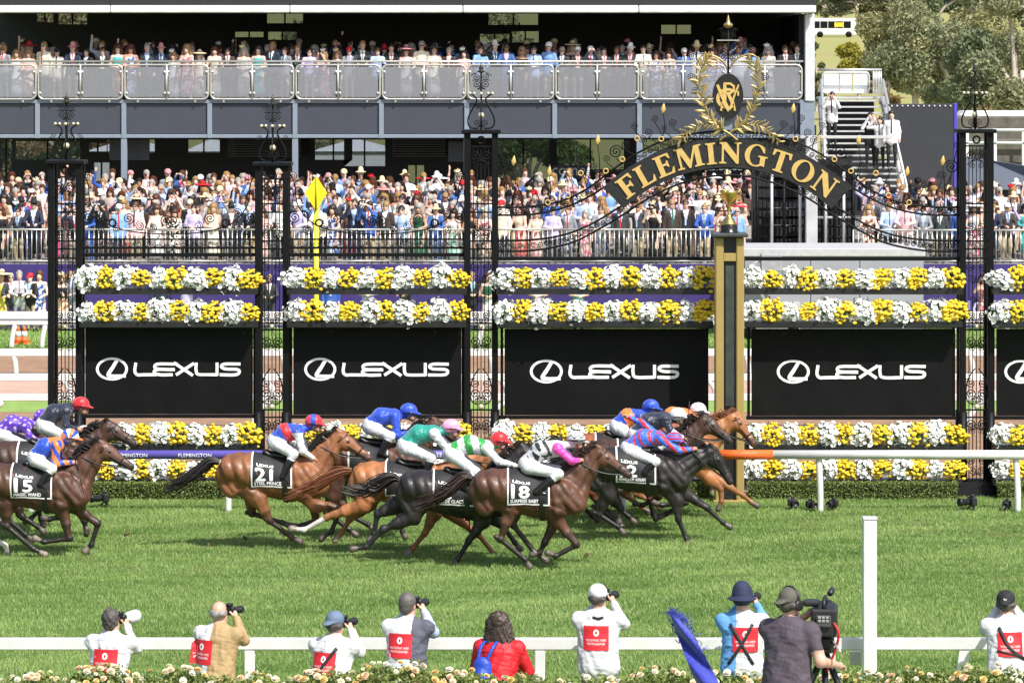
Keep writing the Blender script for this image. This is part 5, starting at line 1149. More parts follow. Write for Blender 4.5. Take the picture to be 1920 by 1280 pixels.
hG, cG = horse('black horse with cloth 2 galloping behind the bay with cloth 18', 'black', 846, 1055, dict(nh=[(776, 966), (718, 991), (687, 1023), (661, 1027)], fh=[(738, 950), (707, 966), (700, 1002), (692, 1014)], nf=[(905, 975), (879, 1012), (858, 1046), (851, 1057)], ff=[(915, 970), (945, 990), (965, 1018), (975, 1030)]), None, None, dz=-.10, number='2', title='MER DE GLACE', tail='flat')
jockey(cG, 'jockey in green and white hoops with a red cap', [S_green, S_white, S_red], lambda t, u, y, x, z: 1 if t == 'slv' else ((2 if z > -.12 else 1) if t == 'slv2' else (0 if (u*5) % 2 < 1 else 1)), S_red, dict(hip=(849, 850), sh=(913, 836), head=(936, 826), knee=(893, 882), ankle=(868, 905), elb=(935, 862), hand=(972, 873)))
hF, cF = horse('bright chestnut horse with a white hind stocking beside the black horse', 'chestnut', 756, 1040, dict(nh=[(682, 944), (613, 968), (571, 991), (547, 989)], fh=[(690, 945), (655, 975), (640, 1000), (628, 1014)], nf=[(815, 960), (797, 997), (775, 1025), (763, 1037)], ff=[(840, 960), (897, 1004), (925, 1038), (939, 1050)]), (948, 823), (986, 866), dz=-.07, tail='long', sock=('nh',), bridle=M_white)
jockey(cF, 'jockey in teal with white sleeves and a pink cap', [S_teal, S_white], lambda t, u, y, x, z: 1 if t in ('slv', 'slv2') else 0, S_lpink, dict(hip=(763, 836), sh=(815, 808), head=(846, 802), knee=(809, 856), ankle=(800, 885), elb=(838, 838), hand=(862, 852)))
hD, cD = horse('light bay horse with cloth 21 and a long black tail', 'lightbay', 506, 1030, dict(nh=[(485, 934), (507, 974), (549, 1006), (563, 1013)], fh=[(470, 930), (471, 964), (528, 981), (543, 987)], nf=[(592, 945), (640, 950), (622, 994), (603, 1008)], ff=[(590, 948), (590, 978), (566, 986), (549, 988)]), (637, 806), (701, 857), number='21', title='STEEL PRINCE', tail='trail', res=.017)
jockey(cD, 'jockey in red and blue with white sleeves and a red blue cap', [S_blue, S_red, S_white], lambda t, u, y, x, z: 2 if t == 'slv2' or (t == 'slv' and z < -.03) else (1 if .42 < u < .75 else 0), [S_red, S_blue], dict(hip=(519, 828), sh=(559, 806), head=(588, 793), knee=(552, 848), ankle=(532, 890), toe=(543, 900), elb=(569, 843), hand=(592, 861)), helmfn=lambda x, y, z: 1 if abs(x) < .045 else 0)
hE, cE = horse('dark bay horse under the royal blue jockey', 'deepbay', 686, 1014, dict(nh=[(625, 930), (618, 962), (655, 990), (668, 1000)], fh=[(630, 930), (650, 965), (690, 985), (700, 994)], nf=[(742, 930), (750, 965), (755, 995), (760, 1004)], ff=[(745, 930), (775, 950), (760, 975), (745, 980)]), (815, 784), (877, 830), dz=.10, number='', tail='trail')
jockey(cE, 'jockey in plain royal blue silks with a blue cap', [S_blue], lambda *a: 0, S_blue, dict(hip=(697, 799), sh=(741, 777), head=(766, 772), knee=(733, 815), ankle=(715, 846), toe=(726, 852), elb=(745, 814), hand=(769, 809)))
hI, cI = horse('black horse with cloth 12 stretching for the winning post', 'black', 1186, 1017, dict(nh=[(1140, 925), (1122, 962), (1158, 985), (1168, 996)], fh=[(1145, 925), (1165, 955), (1160, 970), (1161, 980)], nf=[(1268, 935), (1271, 972), (1286, 1008), (1289, 1017)], ff=[(1283, 925), (1326, 953), (1356, 981), (1369, 989)]), (1340, 838), (1378, 903), number='12', title='PRINCE OF ARRAN', tail='trail', res=.017, ash=-7)
jockey(cI, 'jockey in blue and red stripes swinging an arm back at the front', [S_midblue, S_red, S_white], lambda t, u, y, x, z: (1 if math.sin(x*38+z*30) > .25 else 0) if t in ('slv', 'slv2') else (1 if .2 < abs((u*2.0+abs(y)*2.5) % 1-.5)*1.0 < .36 else 0), [S_midblue, S_red], dict(hip=(1181, 842), sh=(1237, 818), head=(1264, 826), knee=(1228, 862), ankle=(1207, 882), toe=(1220, 890), elb=(1272, 842), hand=(1303, 840), elb2=(1203, 794), hand2=(1173, 782)), helmfn=lambda x, y, z: 1 if (z*22) % 1 < .45 else 0)
hJ, cJ = horse('dark brown horse beyond the black leader with cloth 12', 'dark', 1188, 998, dict(nh=[(1140, 915), (1120, 950), (1155, 975), (1165, 985)], fh=[(1140, 915), (1150, 945), (1180, 970), (1190, 980)], nf=[(1255, 915), (1285, 940), (1240, 945), (1225, 940)], ff=[(1260, 915), (1280, 945), (1250, 965), (1238, 970)]), (1323, 777), (1377, 824), tail='trail')
jockey(cJ, 'jockey in dark navy with a white cap beyond the blue and red jockey', [S_navy, S_white], lambda t, u, y, x, z: 1 if t == 'slv2' else 0, S_white, dict(sh=(1247, 782), head=(1271, 780), elb=(1256, 805), hand=(1284, 822)))
hK, cK = horse('chestnut horse at the rail with its head before the winning post', 'chestnut', 1239, 972, dict(nh=[(1190, 895), (1170, 925), (1205, 950), (1215, 958)], fh=[(1195, 895), (1200, 930), (1230, 945), (1238, 953)], nf=[(1330, 895), (1350, 915), (1352, 938), (1346, 952)], ff=[(1335, 895), (1394, 930), (1410, 943), (1420, 949)]), (1380, 771), (1422, 832), tail='trail', cloth=True)
jockey(cK, 'jockey in orange with a white cap at the rail', [S_orange, S_white], lambda t, u, y, x, z: 0, S_white, dict(head=(1309, 770), sh=(1284, 775)))
hL, cL = horse('reddish bay horse half hidden behind the leading pair', 'redbay', 1146, 984, dict(nh=[(1095, 905), (1085, 940), (1110, 965), (1120, 972)], fh=[(1100, 905), (1120, 940), (1140, 960), (1150, 968)], nf=[(1210, 905), (1235, 930), (1205, 945), (1190, 942)], ff=[(1215, 905), (1220, 940), (1225, 965), (1230, 974)]), (1268, 790), (1322, 835), tail='trail')
jockey(cL, 'jockey in blue with an orange back and a blue cap', [S_blue, S_orange], lambda t, u, y, x, z: 1 if t == 'top' and .35 < u < .75 and y < .05 else 0, S_blue, dict(hip=(1160, 800), sh=(1202, 778), head=(1220, 764), knee=(1195, 822), ankle=(1178, 845), elb=(1212, 800), hand=(1232, 815)))
hA, cA = horse('dark bay horse with cloth 15 entering at the left edge', 'deepbay', 57.5, 1043, dict(nh=[(10, 940), (14, 984), (64, 1026), (86, 1037)], fh=[(-5, 950), (-32, 1000), (8, 1024), (14, 1046)], nf=[(118, 955), (133, 1007), (84, 1014), (68, 1007)], ff=[(135, 950), (182, 983), (170, 1022), (158, 1035)]), (190, 826), (255, 872), dz=-.08, number='15', title='MAGIC WAND', tail='trail', sock=('fh',), res=.017)
jockey(cA, 'jockey in blue silks with orange striped sleeves and striped cap', [S_blue, S_orange], lambda t, u, y, x, z: 1 if (t in ('slv', 'slv2') and math.sin(x*45+z*25) > -.1) or (t == 'top' and .82 < u) else 0, [S_blue, S_orange, S_white], dict(hip=(70, 859), sh=(108, 830), head=(131, 820), knee=(101, 876), ankle=(80, 903), toe=(90, 912), elb=(106, 866), hand=(142, 865)), helmfn=lambda x, y, z: int((math.degrees(math.atan2(z+.05, x))+180)/24) % 3)
hB, cB = horse('dark brown horse just ahead beyond the dark bay with cloth 15', 'dark', 68, 1018, dict(nh=[(25, 935), (15, 970), (50, 1000), (62, 1010)], fh=[(20, 935), (40, 970), (70, 990), (80, 998)], nf=[(135, 935), (160, 975), (163, 1000), (165, 990)], ff=[(130, 935), (110, 970), (90, 975), (80, 972)]), (206, 790), (259, 828), dz=.10)
jockey(cB, 'jockey in navy and pale sleeves with a red cap at the left', [S_navy, S_white], lambda t, u, y, x, z: 1 if t == 'slv2' and z > -.2 else 0, S_red, dict(hip=(85, 797), sh=(126, 766), head=(151, 760), knee=(125, 815), ankle=(95, 845), elb=(125, 795), hand=(150, 805)))
hC, cC = horse('brown horse farthest back at the left edge', 'deepbay', -8, 1000, dict(nh=[(-60, 915), (-70, 950), (-40, 975), (-30, 985)], fh=[(-55, 915), (-40, 950), (-10, 970), (0, 980)], nf=[(60, 915), (80, 950), (60, 970), (50, 975)], ff=[(60, 915), (70, 950), (75, 975), (80, 985)]), None, None)
jockey(cC, 'jockey in purple silks with pale stars and a purple cap', [S_purple, silk('lilac', '#c9b8ea')], lambda t, u, y, x, z: 1 if math.sin(x*41)*math.sin(y*33+z*38) > .62 else 0, [S_purple, SILK.get('l') or MATS['silk lilac']], dict(head=(79, 783), sh=(50, 793), hip=(0, 812), elb=(58, 815), hand=(75, 825)), helmfn=lambda x, y, z: 1 if math.sin(x*60+1)*math.sin(z*55) > .7 else 0)
def whip(a, b, Y, lab):
    w = empty('riding_whip', W(*a, Y), 0, lab, 'whip'); d = Vector(W(*b, Y))-Vector(W(*a, Y)); MB().tube([(0, 0, 0), d*.3], .012, 6).build('handle', M_leather, w); MB().tube([d*.301, d], [.008, .005], 5).build('shaft', M_leather, w)
whip((141, 862), (157, 926), 57.5, 'thin whip pointing down in the hand of the orange sleeved jockey'); whip((1287, 818), (1293, 750), 60.6, 'upright whip held by the navy jockey in white cap')
# ================================================================ PHOTOGRAPHERS AT THE RAIL
def rotz(v, a): c, s = math.cos(a), math.sin(a); return np.array([v[0]*c-v[1]*s, v[0]*s+v[1]*c, v[2]])
def figure(zhead=1.66, lean=0., hyaw=0., arms='side', skirt=None, fem=False, fingers=False, sleeve='long', hem=0.):
    """a standing figure facing +y, feet at the origin; returns the Blob and its joints"""
    B = Blob(); drop = 1.66-zhead; w = .9 if fem else (1.22 if fingers else 1.0)
    up = np.array([0, math.sin(lean), math.cos(lean)]); fall = .66*(1-math.cos(lean)); pz = max(.45, .96-(drop-fall)); pel = np.array([0, -.25*math.sin(lean), pz])
    ch = pel+up*.36; nk = pel+up*.52; hu = np.array([0, math.sin(lean*.4), math.cos(lean*.4)]); hd = nk+hu*.18
    hr = lambda v: hd+rotz(np.array(v, float), hyaw)
    B.cone(pel+[0, 0, -.02], pel+up*.16, .145*w, .128*w, .05, 'bot' if not skirt else 'top', (1.12, .78, 1)); B.cone(pel+up*.14, ch, .13*w, .155*w, .06, 'top', (1.15, .74, 1)); B.cone(ch, pel+up*.44, .15*w, .12*w, .06, 'top', (1.2, .75, 1))
    if hem: B.cone(pel+[0, 0, -hem], pel+up*.2, .172*w, .150*w, .04, 'top', (1.15, .82, 1))
    J = {}
    for s in (-1, 1):
        hip = pel+[s*.09, 0, -.03]; kn = np.array([s*.105, .03+max(0, .94-pz)*.75, pz*.52]); an = np.array([s*.11, -.03, .09])
        if skirt is None or skirt < .9:
            B.cone(hip, kn, .088*w, .062*w, .03, 'bot' if skirt is None else 'leg'); B.cone(kn, an, .058*w, .042*w if skirt is None else .036, .03, 'bot' if skirt is None else 'leg'); B.cone(an+[0, 0, -.03], an+[0, .14, -.045], .045, .035, .02, 'shoe')
        sh = pel+up*.455+[s*.175*w, 0, 0]; B.ball(sh, .07*w, .05, 'top')
        def sd(v): return np.array([s*v[0], v[1], v[2]])
        if arms == 'camera': ha = hr((s*.065, .17, -.03)); el = sh*.5+ha*.5+[s*.10, .0, -.17]
        elif arms == 'side': ha = pel+sd((.24, .05, -.12)); el = sh+sd((.07, -.02, -.28))
        elif arms == 'rail': ha = pel+sd((.10, .40, .12)); el = sh+sd((.09, .10, -.27))
        elif arms == 'clasp': ha = pel+sd((.03, .20, .14)); el = sh+sd((.09, .02, -.27))
        elif arms == 'phone': ha = hr((s*.06, .32, .02)); el = sh+sd((.10, .20, -.14))
        elif arms == 'shade': ha = hr((.05, .13, .09)) if s > 0 else pel+sd((.22, .05, -.05)); el = sh+sd((.22, .08, .0)) if s > 0 else sh+sd((.08, -.02, -.28))
        elif arms == 'up': ha = hr((.28, .10, .30)) if s > 0 else pel+sd((.10, .3, .12)); el = sh+sd((.16, .06, .10)) if s > 0 else sh+sd((.09, .08, -.27))
        elif arms == 'pan': ha = pel+np.array([.40, .34, .10]) if s > 0 else hr((.05, .24, -.10)); el = sh+np.array([.12, -.06, -.27]) if s > 0 else sh*.5+ha*.5+[-.10, .05, -.15]
        fv = ha-el; fl = np.linalg.norm(fv); fv = fv/fl; wr = ha-fv*.075; t2 = 'slv' if sleeve == 'long' else 'skin'; md = sh+(el-sh)*.55
        if sleeve == 'none': B.cone(sh, el, .052*w, .045*w, .03, 'skin')
        elif sleeve == 'short': B.cone(sh, md, .068*w, .06*w, .03, 'slv'); B.cone(md, el, .048*w, .046*w, .02, 'skin')
        else: B.cone(sh, el, .064*w, .054*w, .03, 'slv')
        B.cone(el, wr, .052*w if t2 == 'slv' else .046*w, .036*w if t2 == 'slv' else .03, .025, t2)
        B.cone(wr, ha, .028, .036, .015, 'skin', (1, .75, 1))
        if fingers:
            sx = np.cross(fv, [0, 0, 1.]); sx = sx/(np.linalg.norm(sx)+1e-6); nz = np.cross(sx, fv)
            for k in range(4):
                b0 = ha+sx*(k-1.5)*.021+fv*.018; tip = b0+fv*(.045-.006*abs(k-1.2))-nz*.012; B.cone(b0, tip, .0105, .0095, .004, 'skin'); B.cone(tip, tip-nz*.026+fv*.006, .0095, .0085, .004, 'skin')
            B.cone(ha-sx*s*.03-fv*.02, ha-sx*s*.055+fv*.028, .012, .010, .006, 'skin')
        else: B.cone(ha, ha+fv*.05-np.array([0, 0, .015]), .032, .02, .02, 'skin', (1, .7, 1))
        J[s] = (sh, el, ha)
    if skirt: B.cone(pel+[0, 0, .06], np.array([0, 0, max(.1, pz-skirt)]), .15*w, .205 if skirt < .7 else .17, .05, 'bot', (1.05, .82, 1))
    B.cone(nk-up*.06, hd-hu*.07, .058*w, .052*w, .03, 'skin'); B.cone(nk-up*.05-[0, .015, 0], nk+up*.0-[0, .01, 0], .075, .062, .02, 'collar')
    B.cone(hr((0, -.012, .02)), hr((0, .018, -.045)), .098, .078, .04, 'skin', (.84, 1, 1)); B.ball(hr((0, .05, -.085)), .045, .04, 'skin'); B.ball(hr((0, .105, -.03)), .016, .016, 'skin', (.8, 1, 1.4))
    for s in (-1, 1): B.ball(hr((s*.083, -.005, -.015)), .024, .012, 'skin', (.5, .8, 1.2)); B.ball(hr((s*.034, .088, .006)), .012, .006, 'eye')
    B.cone(hr((-.022, .093, -.072)), hr((.022, .093, -.072)), .008, .008, .004, 'lip')
    return B, dict(pel=pel, ch=ch, nk=nk, hd=hd, up=up, J=J, hr=hr)

def hair_mesh(style, J, seed=0, res=.014):
    hr = J['hr']; h = Blob()
    if style in ('short', 'grey', 'curly'):
        h.ball(hr((0, -.028, .045)), .108, .03, '', (.9, 1, .95)); h.ball(hr((0, -.05, -.02)), .088, .03, '', (.92, .85, 1)); am = .004 if style != 'curly' else .012
    elif style == 'bald': h.cone(hr((-.075, -.03, -.01)), hr((.075, -.03, -.01)), .04, .04, .03, '', (1, 1.6, 1)); h.ball(hr((0, -.055, -.015)), .072, .03); am = .003
    elif style == 'long':
        h.ball(hr((0, -.028, .045)), .118, .03, '', (.95, 1, .95)); h.cone(hr((0, -.07, 0)), hr((0, -.09, -.30)), .115, .155, .06, '', (1.15, .55, 1)); h.cone(hr((-.1, -.03, -.05)), hr((-.15, -.03, -.26)), .05, .055, .04); h.cone(hr((.1, -.03, -.05)), hr((.15, -.03, -.26)), .05, .055, .04); am = .014
    elif style == 'bob': h.ball(hr((0, -.03, .04)), .116, .03, '', (.95, 1, .95)); h.cone(hr((-.085, -.02, -.02)), hr((-.09, -.01, -.12)), .045, .035, .03); h.cone(hr((.085, -.02, -.02)), hr((.09, -.01, -.12)), .045, .035, .03); h.cone(hr((0, -.08, -.02)), hr((0, -.07, -.12)), .08, .07, .04); am = .006
    V, F = h.surf(res); c = V.mean(0); d = V-np.array(hr((0, 0, -.02))); d /= np.linalg.norm(d, axis=1)[:, None]; V = V+d*(am*(vnoise(V, 48 if style in ('curly', 'long') else 70, seed)+.6*vnoise(V, 95, seed+1)))[:, None]
    return V, F
def cap_blob(J, peak=1, bucket=False):
    hr = J['hr']; h = Blob(); h.ball(hr((0, -.012, .055)), .112, .02, '', (.93, 1.02, .88))
    if bucket: h.cone(hr((0, -.01, .03)), hr((0, -.01, .10)), .12, .105, .02); h.cone(hr((0, -.01, .02)), hr((0, -.01, .005)), .15, .185, .01, '', (.92, 1.1, .12))
    else: h.cone(hr((0, peak*.10, .03)), hr((0, peak*.175, .012)), .06, .045, .02, '', (1, 1, .22))
    return h

M_vest = mat('white vest', (.56, .56, .58), .7, var=.06, bump=.5, bscale=9); M_redp = mat('red print panel', '#c9202c', .6, var=.08, bump=.2); M_tan = mat('tan blazer', '#a48a62', .75, var=.1, bump=.5, bscale=9); M_jean = mat('denim shirt', '#5f97cf', .75, var=.12, bump=.6, bscale=9)
M_pale = mat('pale blue shirt', '#aab4d6', .7, var=.06, bump=.5, bscale=9); M_greyw = mat('grey waistcoat', '#50525f', .75, var=.1, bump=.4); M_redj = mat('red jacket', '#c41724', .6, var=.1, bump=.6, bscale=9); M_plum = mat('plum grey polo', '#4b424c', .8, var=.08, bump=.5, bscale=9)
M_trous = mat('dark trousers', '#23242c', .8, var=.1); M_gtrous = mat('grey trousers', '#62636d', .8, var=.1); M_hairg = mat('salt and pepper hair', '#4c4644', .6, var=.5, vscale=60); M_haird = mat('dark hair', '#2e2724', .5, var=.5, vscale=60); M_hairw = mat('grey hair', '#8d8784', .6, var=.4, vscale=60)
M_lens = mat('lens white', (.68, .68, .66), .45, var=.04); M_skin2 = mat('fair skin', (.58, .33, .24), .5, var=.1, vscale=15); M_eye = mat('eye dark', (.02, .015, .012), .3); M_lip = mat('lip', (.40, .13, .11), .5); M_strap = mat('black strap', (.015, .015, .017), .6, var=.2)

def photographer(px, hpy, label, top, sleeve, bottom, hat, Y=41.7, lean=.22, yaw=-.35, hyaw=-.4, arms='camera', panel=True, topfn=None, gap=0, base=0., camlens=None, short='long', hem=.06, skin=None, style=None):
    zh = W(0, hpy, Y)[2]-base; B, J = figure(zh, lean, hyaw, arms, fingers=True, sleeve=short, hem=hem)
    hx, hy = rotz(J['hd'], yaw)[:2]; root = empty('person', ((px-960)*Y/FPX-hx, Y-hy, base), yaw, label, 'person', 'photographers at the near rail')
    V, F = B.surf(.0135); T = B.tags(V)[F[:, 0]]; c = V[F].mean(1); mats = [skin or M_skin2, top, sleeve, bottom, M_boot, M_eye, M_lip]+([topfn[1]] if topfn else []); mi = np.zeros(len(F), int)
    for t, i in (('top', 1), ('collar', 1), ('slv', 2), ('bot', 3), ('shoe', 4), ('eye', 5), ('lip', 6)): mi[T == t] = i
    if topfn: mi[np.isin(T, ['top', 'collar']) & topfn[0](c)] = 7
    N = .016*(.5-np.abs(vnoise(V*[1, 1, .6], 13, int(px))))+.008*(.5-np.abs(vnoise(V*[1, 1, .7], 31, 5))); el = np.isin(B.tags(V), ['top', 'slv', 'bot']); dirn = V-np.array([0, 0, 0])-np.c_[0*V[:, 0], 0*V[:, 1], V[:, 2]]; dirn[:, :2] -= J['ch'][:2]; ln = np.linalg.norm(dirn, axis=1)[:, None]+1e-6; V = V+np.where(el, N, 0)[:, None]*dirn/ln
    put('body', np_mesh('body', V, F, mats, mi, smooth=True), root)
    if panel:
        up = J['up']; c0 = J['pel']+up*.27; U, A = np.meshgrid(np.linspace(-.14, .14, 12), np.linspace(-.135, .135, 12))
        def onback(u, a, off):
            O = c0+np.outer(a, up)+np.c_[u+gap, 0*u-.5, 0*u]; D = np.tile([0, 1., 0], (len(u), 1)); t = B.ray(O, D, 0, .6, 50); t = np.where(np.isnan(t), .4, t); return O+D*(t-off)[:, None]
        i = np.arange(144).reshape(12, 12); Fq = np.stack([i[:-1, :-1], i[:-1, 1:], i[1:, 1:], i[1:, :-1]], -1).reshape(-1, 4)
        P = onback(U.ravel(), A.ravel(), .012); Gy = P[:, 1].reshape(12, 12)
        pn = put('back_panel', np_mesh('back_panel', P, Fq, [M_redp], smooth=True), root)
        for txt, a0, wdt in (('MOUNTING YARD', -.035, .22), ('PHOTOGRAPHER', -.075, .20)):
            Vt, Tt = text_mesh(txt); w = Vt[:, 0].max()-Vt[:, 0].min(); put('lettering', np_mesh('lettering', onback(Vt[:, 0]*wdt/w, a0+Vt[:, 1]*.026, .017), Tt, [M_text]), pn)
        e = np.array(ell(0, .06, .032, .038, 20)+[(0, .06)]); put('emblem', np_mesh('emblem', onback(e[:, 0], e[:, 1], .0165), np.array([(20, k, (k+1) % 20) for k in range(20)]), [M_text]), pn)
        e = np.array(ell(0, .06, .012, .018, 10)+[(0, .06)]); put('emblem_mark', np_mesh('emblem_mark', onback(e[:, 0], e[:, 1], .019), np.array([(10, k, (k+1) % 10) for k in range(10)]), [M_redp]), pn)
    kind, hm = hat
    if style or kind in ('short', 'curly', 'bald', 'long', 'grey'):
        V, F = hair_mesh(style or kind, J, int(px)); put('hair', np_mesh('hair', V, F, [hm if not style else M_haird], smooth=True), root)
    if kind in ('cap', 'rcap', 'bucket'):
        V, F = cap_blob(J, -1 if kind == 'rcap' else 1, kind == 'bucket').surf(.012); put('hat', np_mesh('hat', V, F, [hm], smooth=True), root)
        if kind != 'bucket' and not style: V, F = hair_mesh('bald', J, 3); put('hair', np_mesh('hair', V, F, [M_hairg], smooth=True), root)
    if arms == 'camera':
        p = J['hr']((0, .17, 0)); w_ = rotz(p, yaw)+np.array(root.location); cm = empty('camera', w_, yaw+hyaw, 'camera held by the '+label.split(' leaning')[0].split(' at ')[0], 'camera', 'cameras of the photographers')
        MB().bbox(-.072, .072, -.035, .035, -.055, .045, .012).build('body', M_cam, cm); MB().bbox(-.03, .03, -.04, .03, .045, .08, .01).build('viewfinder', M_cam, cm)
        L_ = {'big': [(.03, 0), (.042, .05), (.05, .12), (.066, .12), (.07, .22), (.075, .23), (.075, .27), (.055, .27)], None: [(.035, 0), (.04, .02), (.04, .11), (.045, .12), (.045, .16), (.035, .16)]}[camlens]
        MB().lathe(L_, (0, 0, 0), 16).build('lens', M_lens if camlens else M_cam, cm, (0, .035, -.01), (-math.pi/2, 0, 0))
    return root, J, B
def strap(root, B, J, pts, w=.018, name='strap'):
    """a strap over the back through (x, height along the spine) points"""
    q = np.array(smooth_pts(pts, 6)); O = J['pel']+np.outer(q[:, 1], J['up'])+np.c_[q[:, 0], 0*q[:, 0]-.5, 0*q[:, 0]]; D = np.tile([0, 1., 0], (len(q), 1)); t = B.ray(O, D, 0, .7, 60); t = np.where(np.isnan(t), np.nanmean(t), t); P = O+D*(t-.018)[:, None]
    MB().tube([tuple(p) for p in P], w, 6, flat=.35).build(name, M_strap, root)

r1 = photographer(210, 1163, 'person with dark curly hair aiming a long white lens', M_vest, M_vest, M_trous, ('curly', M_hairg), camlens='big', hyaw=-.25, yaw=-.25); MB().tube([tuple(r1[1]['nk']+np.array([.085*math.cos(a), .07*math.sin(a)-.01, .0])) for a in [k*math.pi/6 for k in range(12)]], .02, 6, closed=True).build('lanyard', M_redj, r1[0])
photographer(412, 1147, 'balding person in a tan blazer with half a white vest', M_tan, M_tan, M_gtrous, ('bald', M_hairw), topfn=(lambda c: c[:, 0] < -.03, M_vest), gap=-.13, hem=.12, yaw=-.35, hyaw=-.3)
r3 = photographer(629, 1170, 'person in a slate blue cap crouching with a camera', M_vest, M_vest, M_trous, ('rcap', mat('slate cap', '#5d6f86', .8, var=.1)), hyaw=-.25, yaw=-.35, lean=.3, gap=-.04); strap(r3[0], r3[2], r3[1], [(.10, .46), (-.02, .28), (-.16, .06)])
photographer(766, 1134, 'grey haired person with pale blue sleeves and white vest', M_vest, M_pale, M_trous, ('grey', mat('mid grey hair', '#5a5552', .6, var=.4, vscale=60)), topfn=(lambda c: c[:, 0] > .075, M_greyw), gap=-.05, hyaw=-.35, yaw=-.2)
r5 = photographer(938, 1172, 'long haired person in a red jacket wearing a blue backpack', M_redj, M_redj, M_trous, ('long', mat('long greying hair', '#3d302a', .55, var=.6, vscale=45)), arms='rail', panel=False, hyaw=-.2, yaw=-.3, lean=.28, hem=.14)
r6 = photographer(1122, 1119, 'tall person in a white cap and white shirt', M_vest, M_vest, M_gtrous, ('cap', mat('white cap', (.75, .75, .75), .7, var=.05)), hyaw=-.55, yaw=-.05, lean=.12, gap=-.02); strap(r6[0], r6[2], r6[1], [(-.06, .50), (0, .485), (.06, .50)], .014, 'neck_strap')
r7 = photographer(1392, 1122, 'person in a navy bucket hat and denim blue shirt', M_vest, M_jean, M_trous, ('bucket', mat('navy hat', '#232b47', .8, var=.1)), topfn=(lambda c: c[:, 0] < -.06, M_jean), gap=.04, hyaw=-.45, yaw=-.1, lean=.1); strap(r7[0], r7[2], r7[1], [(-.13, .44), (0, .22), (.13, 0)]); strap(r7[0], r7[2], r7[1], [(.12, .44), (.0, .22), (-.15, 0)])
r9 = photographer(1886, 1131, 'person in a black cap and white shirt with black harness', M_vest, M_vest, M_trous, ('rcap', mat('black cap', '#202024', .8, var=.1)), hyaw=-.3, yaw=.1, lean=.2); strap(r9[0], r9[2], r9[1], [(-.12, .46), (-.02, .24), (.16, .10)]); strap(r9[0], r9[2], r9[1], [(-.15, .20), (.02, .16), (.16, .12)], .012)
for s in (-1, 1): MB().tube([tuple(r9[1]['hr']((s*(.008+.012*(t*t)), -.131+.018*abs(t), .055+.022*t))) for t in (-1, -.5, 0, .5, 1)], .005, 5).build('cap_emblem', M_text, r9[0])
# backpack on the red jacket
m = MB(); rs = random.Random(8); hr5 = r5[1]['hr']
for i in range(260):
    a = rs.uniform(-2.2, 2.2); x_, y_ = .118*math.sin(a), -.03-.105*math.cos(a); L_ = rs.uniform(.26, .46); w_ = rs.uniform(1.1, 1.75); ph = rs.uniform(0, 6)
    m.tube([tuple(hr5((x_*(.35 if t == 0 else 1+(w_-1)*t)+.012*math.sin(9*t+ph), (y_+.03)*(.35 if t == 0 else 1+.25*t)-.03, .125-.06*(t > 0)-L_*t))) for t in (0, .12, .3, .5, .7, .85, 1)], [.006, .009, .010, .009, .008, .006, .002], 4)
m.build('hair_locks', MATS['long greying hair'], r5[0])
bp = empty('backpack', r5[0].matrix_basis @ Vector(tuple(r5[1]['pel']+r5[1]['up']*.17+np.array([-.11, -.22, 0]))), -.3, 'small royal blue backpack on the red jacket', 'backpack'); M_bpk = mat('royal blue nylon', '#2546b0', .45, var=.15, bump=.4)
q = Blob().cone((0, 0, -.12), (0, .02, .10), .13, .105, .05, '', (1, .6, 1)).cone((0, -.08, -.08), (0, -.07, 0), .07, .06, .03, '', (1.1, .4, 1)); V, F = q.surf(.016); put('bag', np_mesh('bag', V, F, [M_bpk], smooth=True), bp)
for s in (-1, 1): MB().tube(smooth_pts([(s*.05, 0, .15), (s*.07+.04, .05, .30), (s*.07+.06, .16, .36)], 4), .02, 6, flat=.4).build('shoulder_strap', M_bpk, bp)
MB().lathe([(.01, 0), (.035, .002), (.03, .008)], (0, 0, 0), 10).build('badge', M_goldp, bp, (-.03, -.115, -.03), (math.pi/2, 0, 0))

# ---- cameraman on a raised platform with headphones and a broadcast camera
YC_ = 35.0; pb = .88
pl = MB().bbox(1.2, 4.6, 33.2, 36.4, 0, pb, .02).build('camera_platform', M_conc); tag(pl, kind='structure')
rc = photographer(1482, 1130, 'camera operator in a plum polo shirt with cap and headphones', M_plum, M_plum, M_trous, ('rcap', mat('olive cap', '#55534a', .8, var=.15)), Y=YC_, base=pb, lean=.16, yaw=-.45, hyaw=-.35, arms='pan', panel=False, short='short', hem=.1)
hr = rc[1]['hr']; hp_ = MB().tube([hr((.115*math.cos(a), -.01, .02+.135*math.sin(a))) for a in [math.pi*k/10 for k in range(11)]], .014, 6); ho = hp_.build('headphones', M_cam, rc[0])
for s in (-1, 1): MB().lathe([(.02, -.02), (.05, -.02), (.052, .015), (.03, .02)], (0, 0, 0), 14).build('ear_cup', M_cam, ho, tuple(hr((s*.112, -.01, -.01))), (0, math.pi/2, -.35))
MB().tube([tuple(rc[1]['nk']+np.array([.082*math.cos(a), .072*math.sin(a)-.012, .012+.01*math.sin(a)])) for a in [k*math.pi/8 for k in range(16)]], .016, 6, closed=True, flat=1.5).build('collar', mat('cream collar', '#cfc3ae', .7), rc[0])
vx, vy, vz = W(1546, 1156, YC_+.1); vc = empty('broadcast_camera', (vx, vy, pb), -.12, 'black broadcast video camera on a tripod', 'video camera'); k = vz-pb
MB().bbox(-.12, .12, -.22, .25, k-.16, k+.10, .02).build('body', M_cam, vc); MB().bbox(-.07, .07, -.26, -.221, k-.06, k+.05, .01).build('rear_plate', mat('dark grey panel', (.06, .06, .065), .4), vc)
for i in range(2):
    for j in range(3): MB().bbox(-.05+j*.036, -.024+j*.036, -.268, -.2615, k-.01+i*.032, k+.012+i*.032, .002).build('button', mat('button grey', (.3, .3, .3), .5), vc)
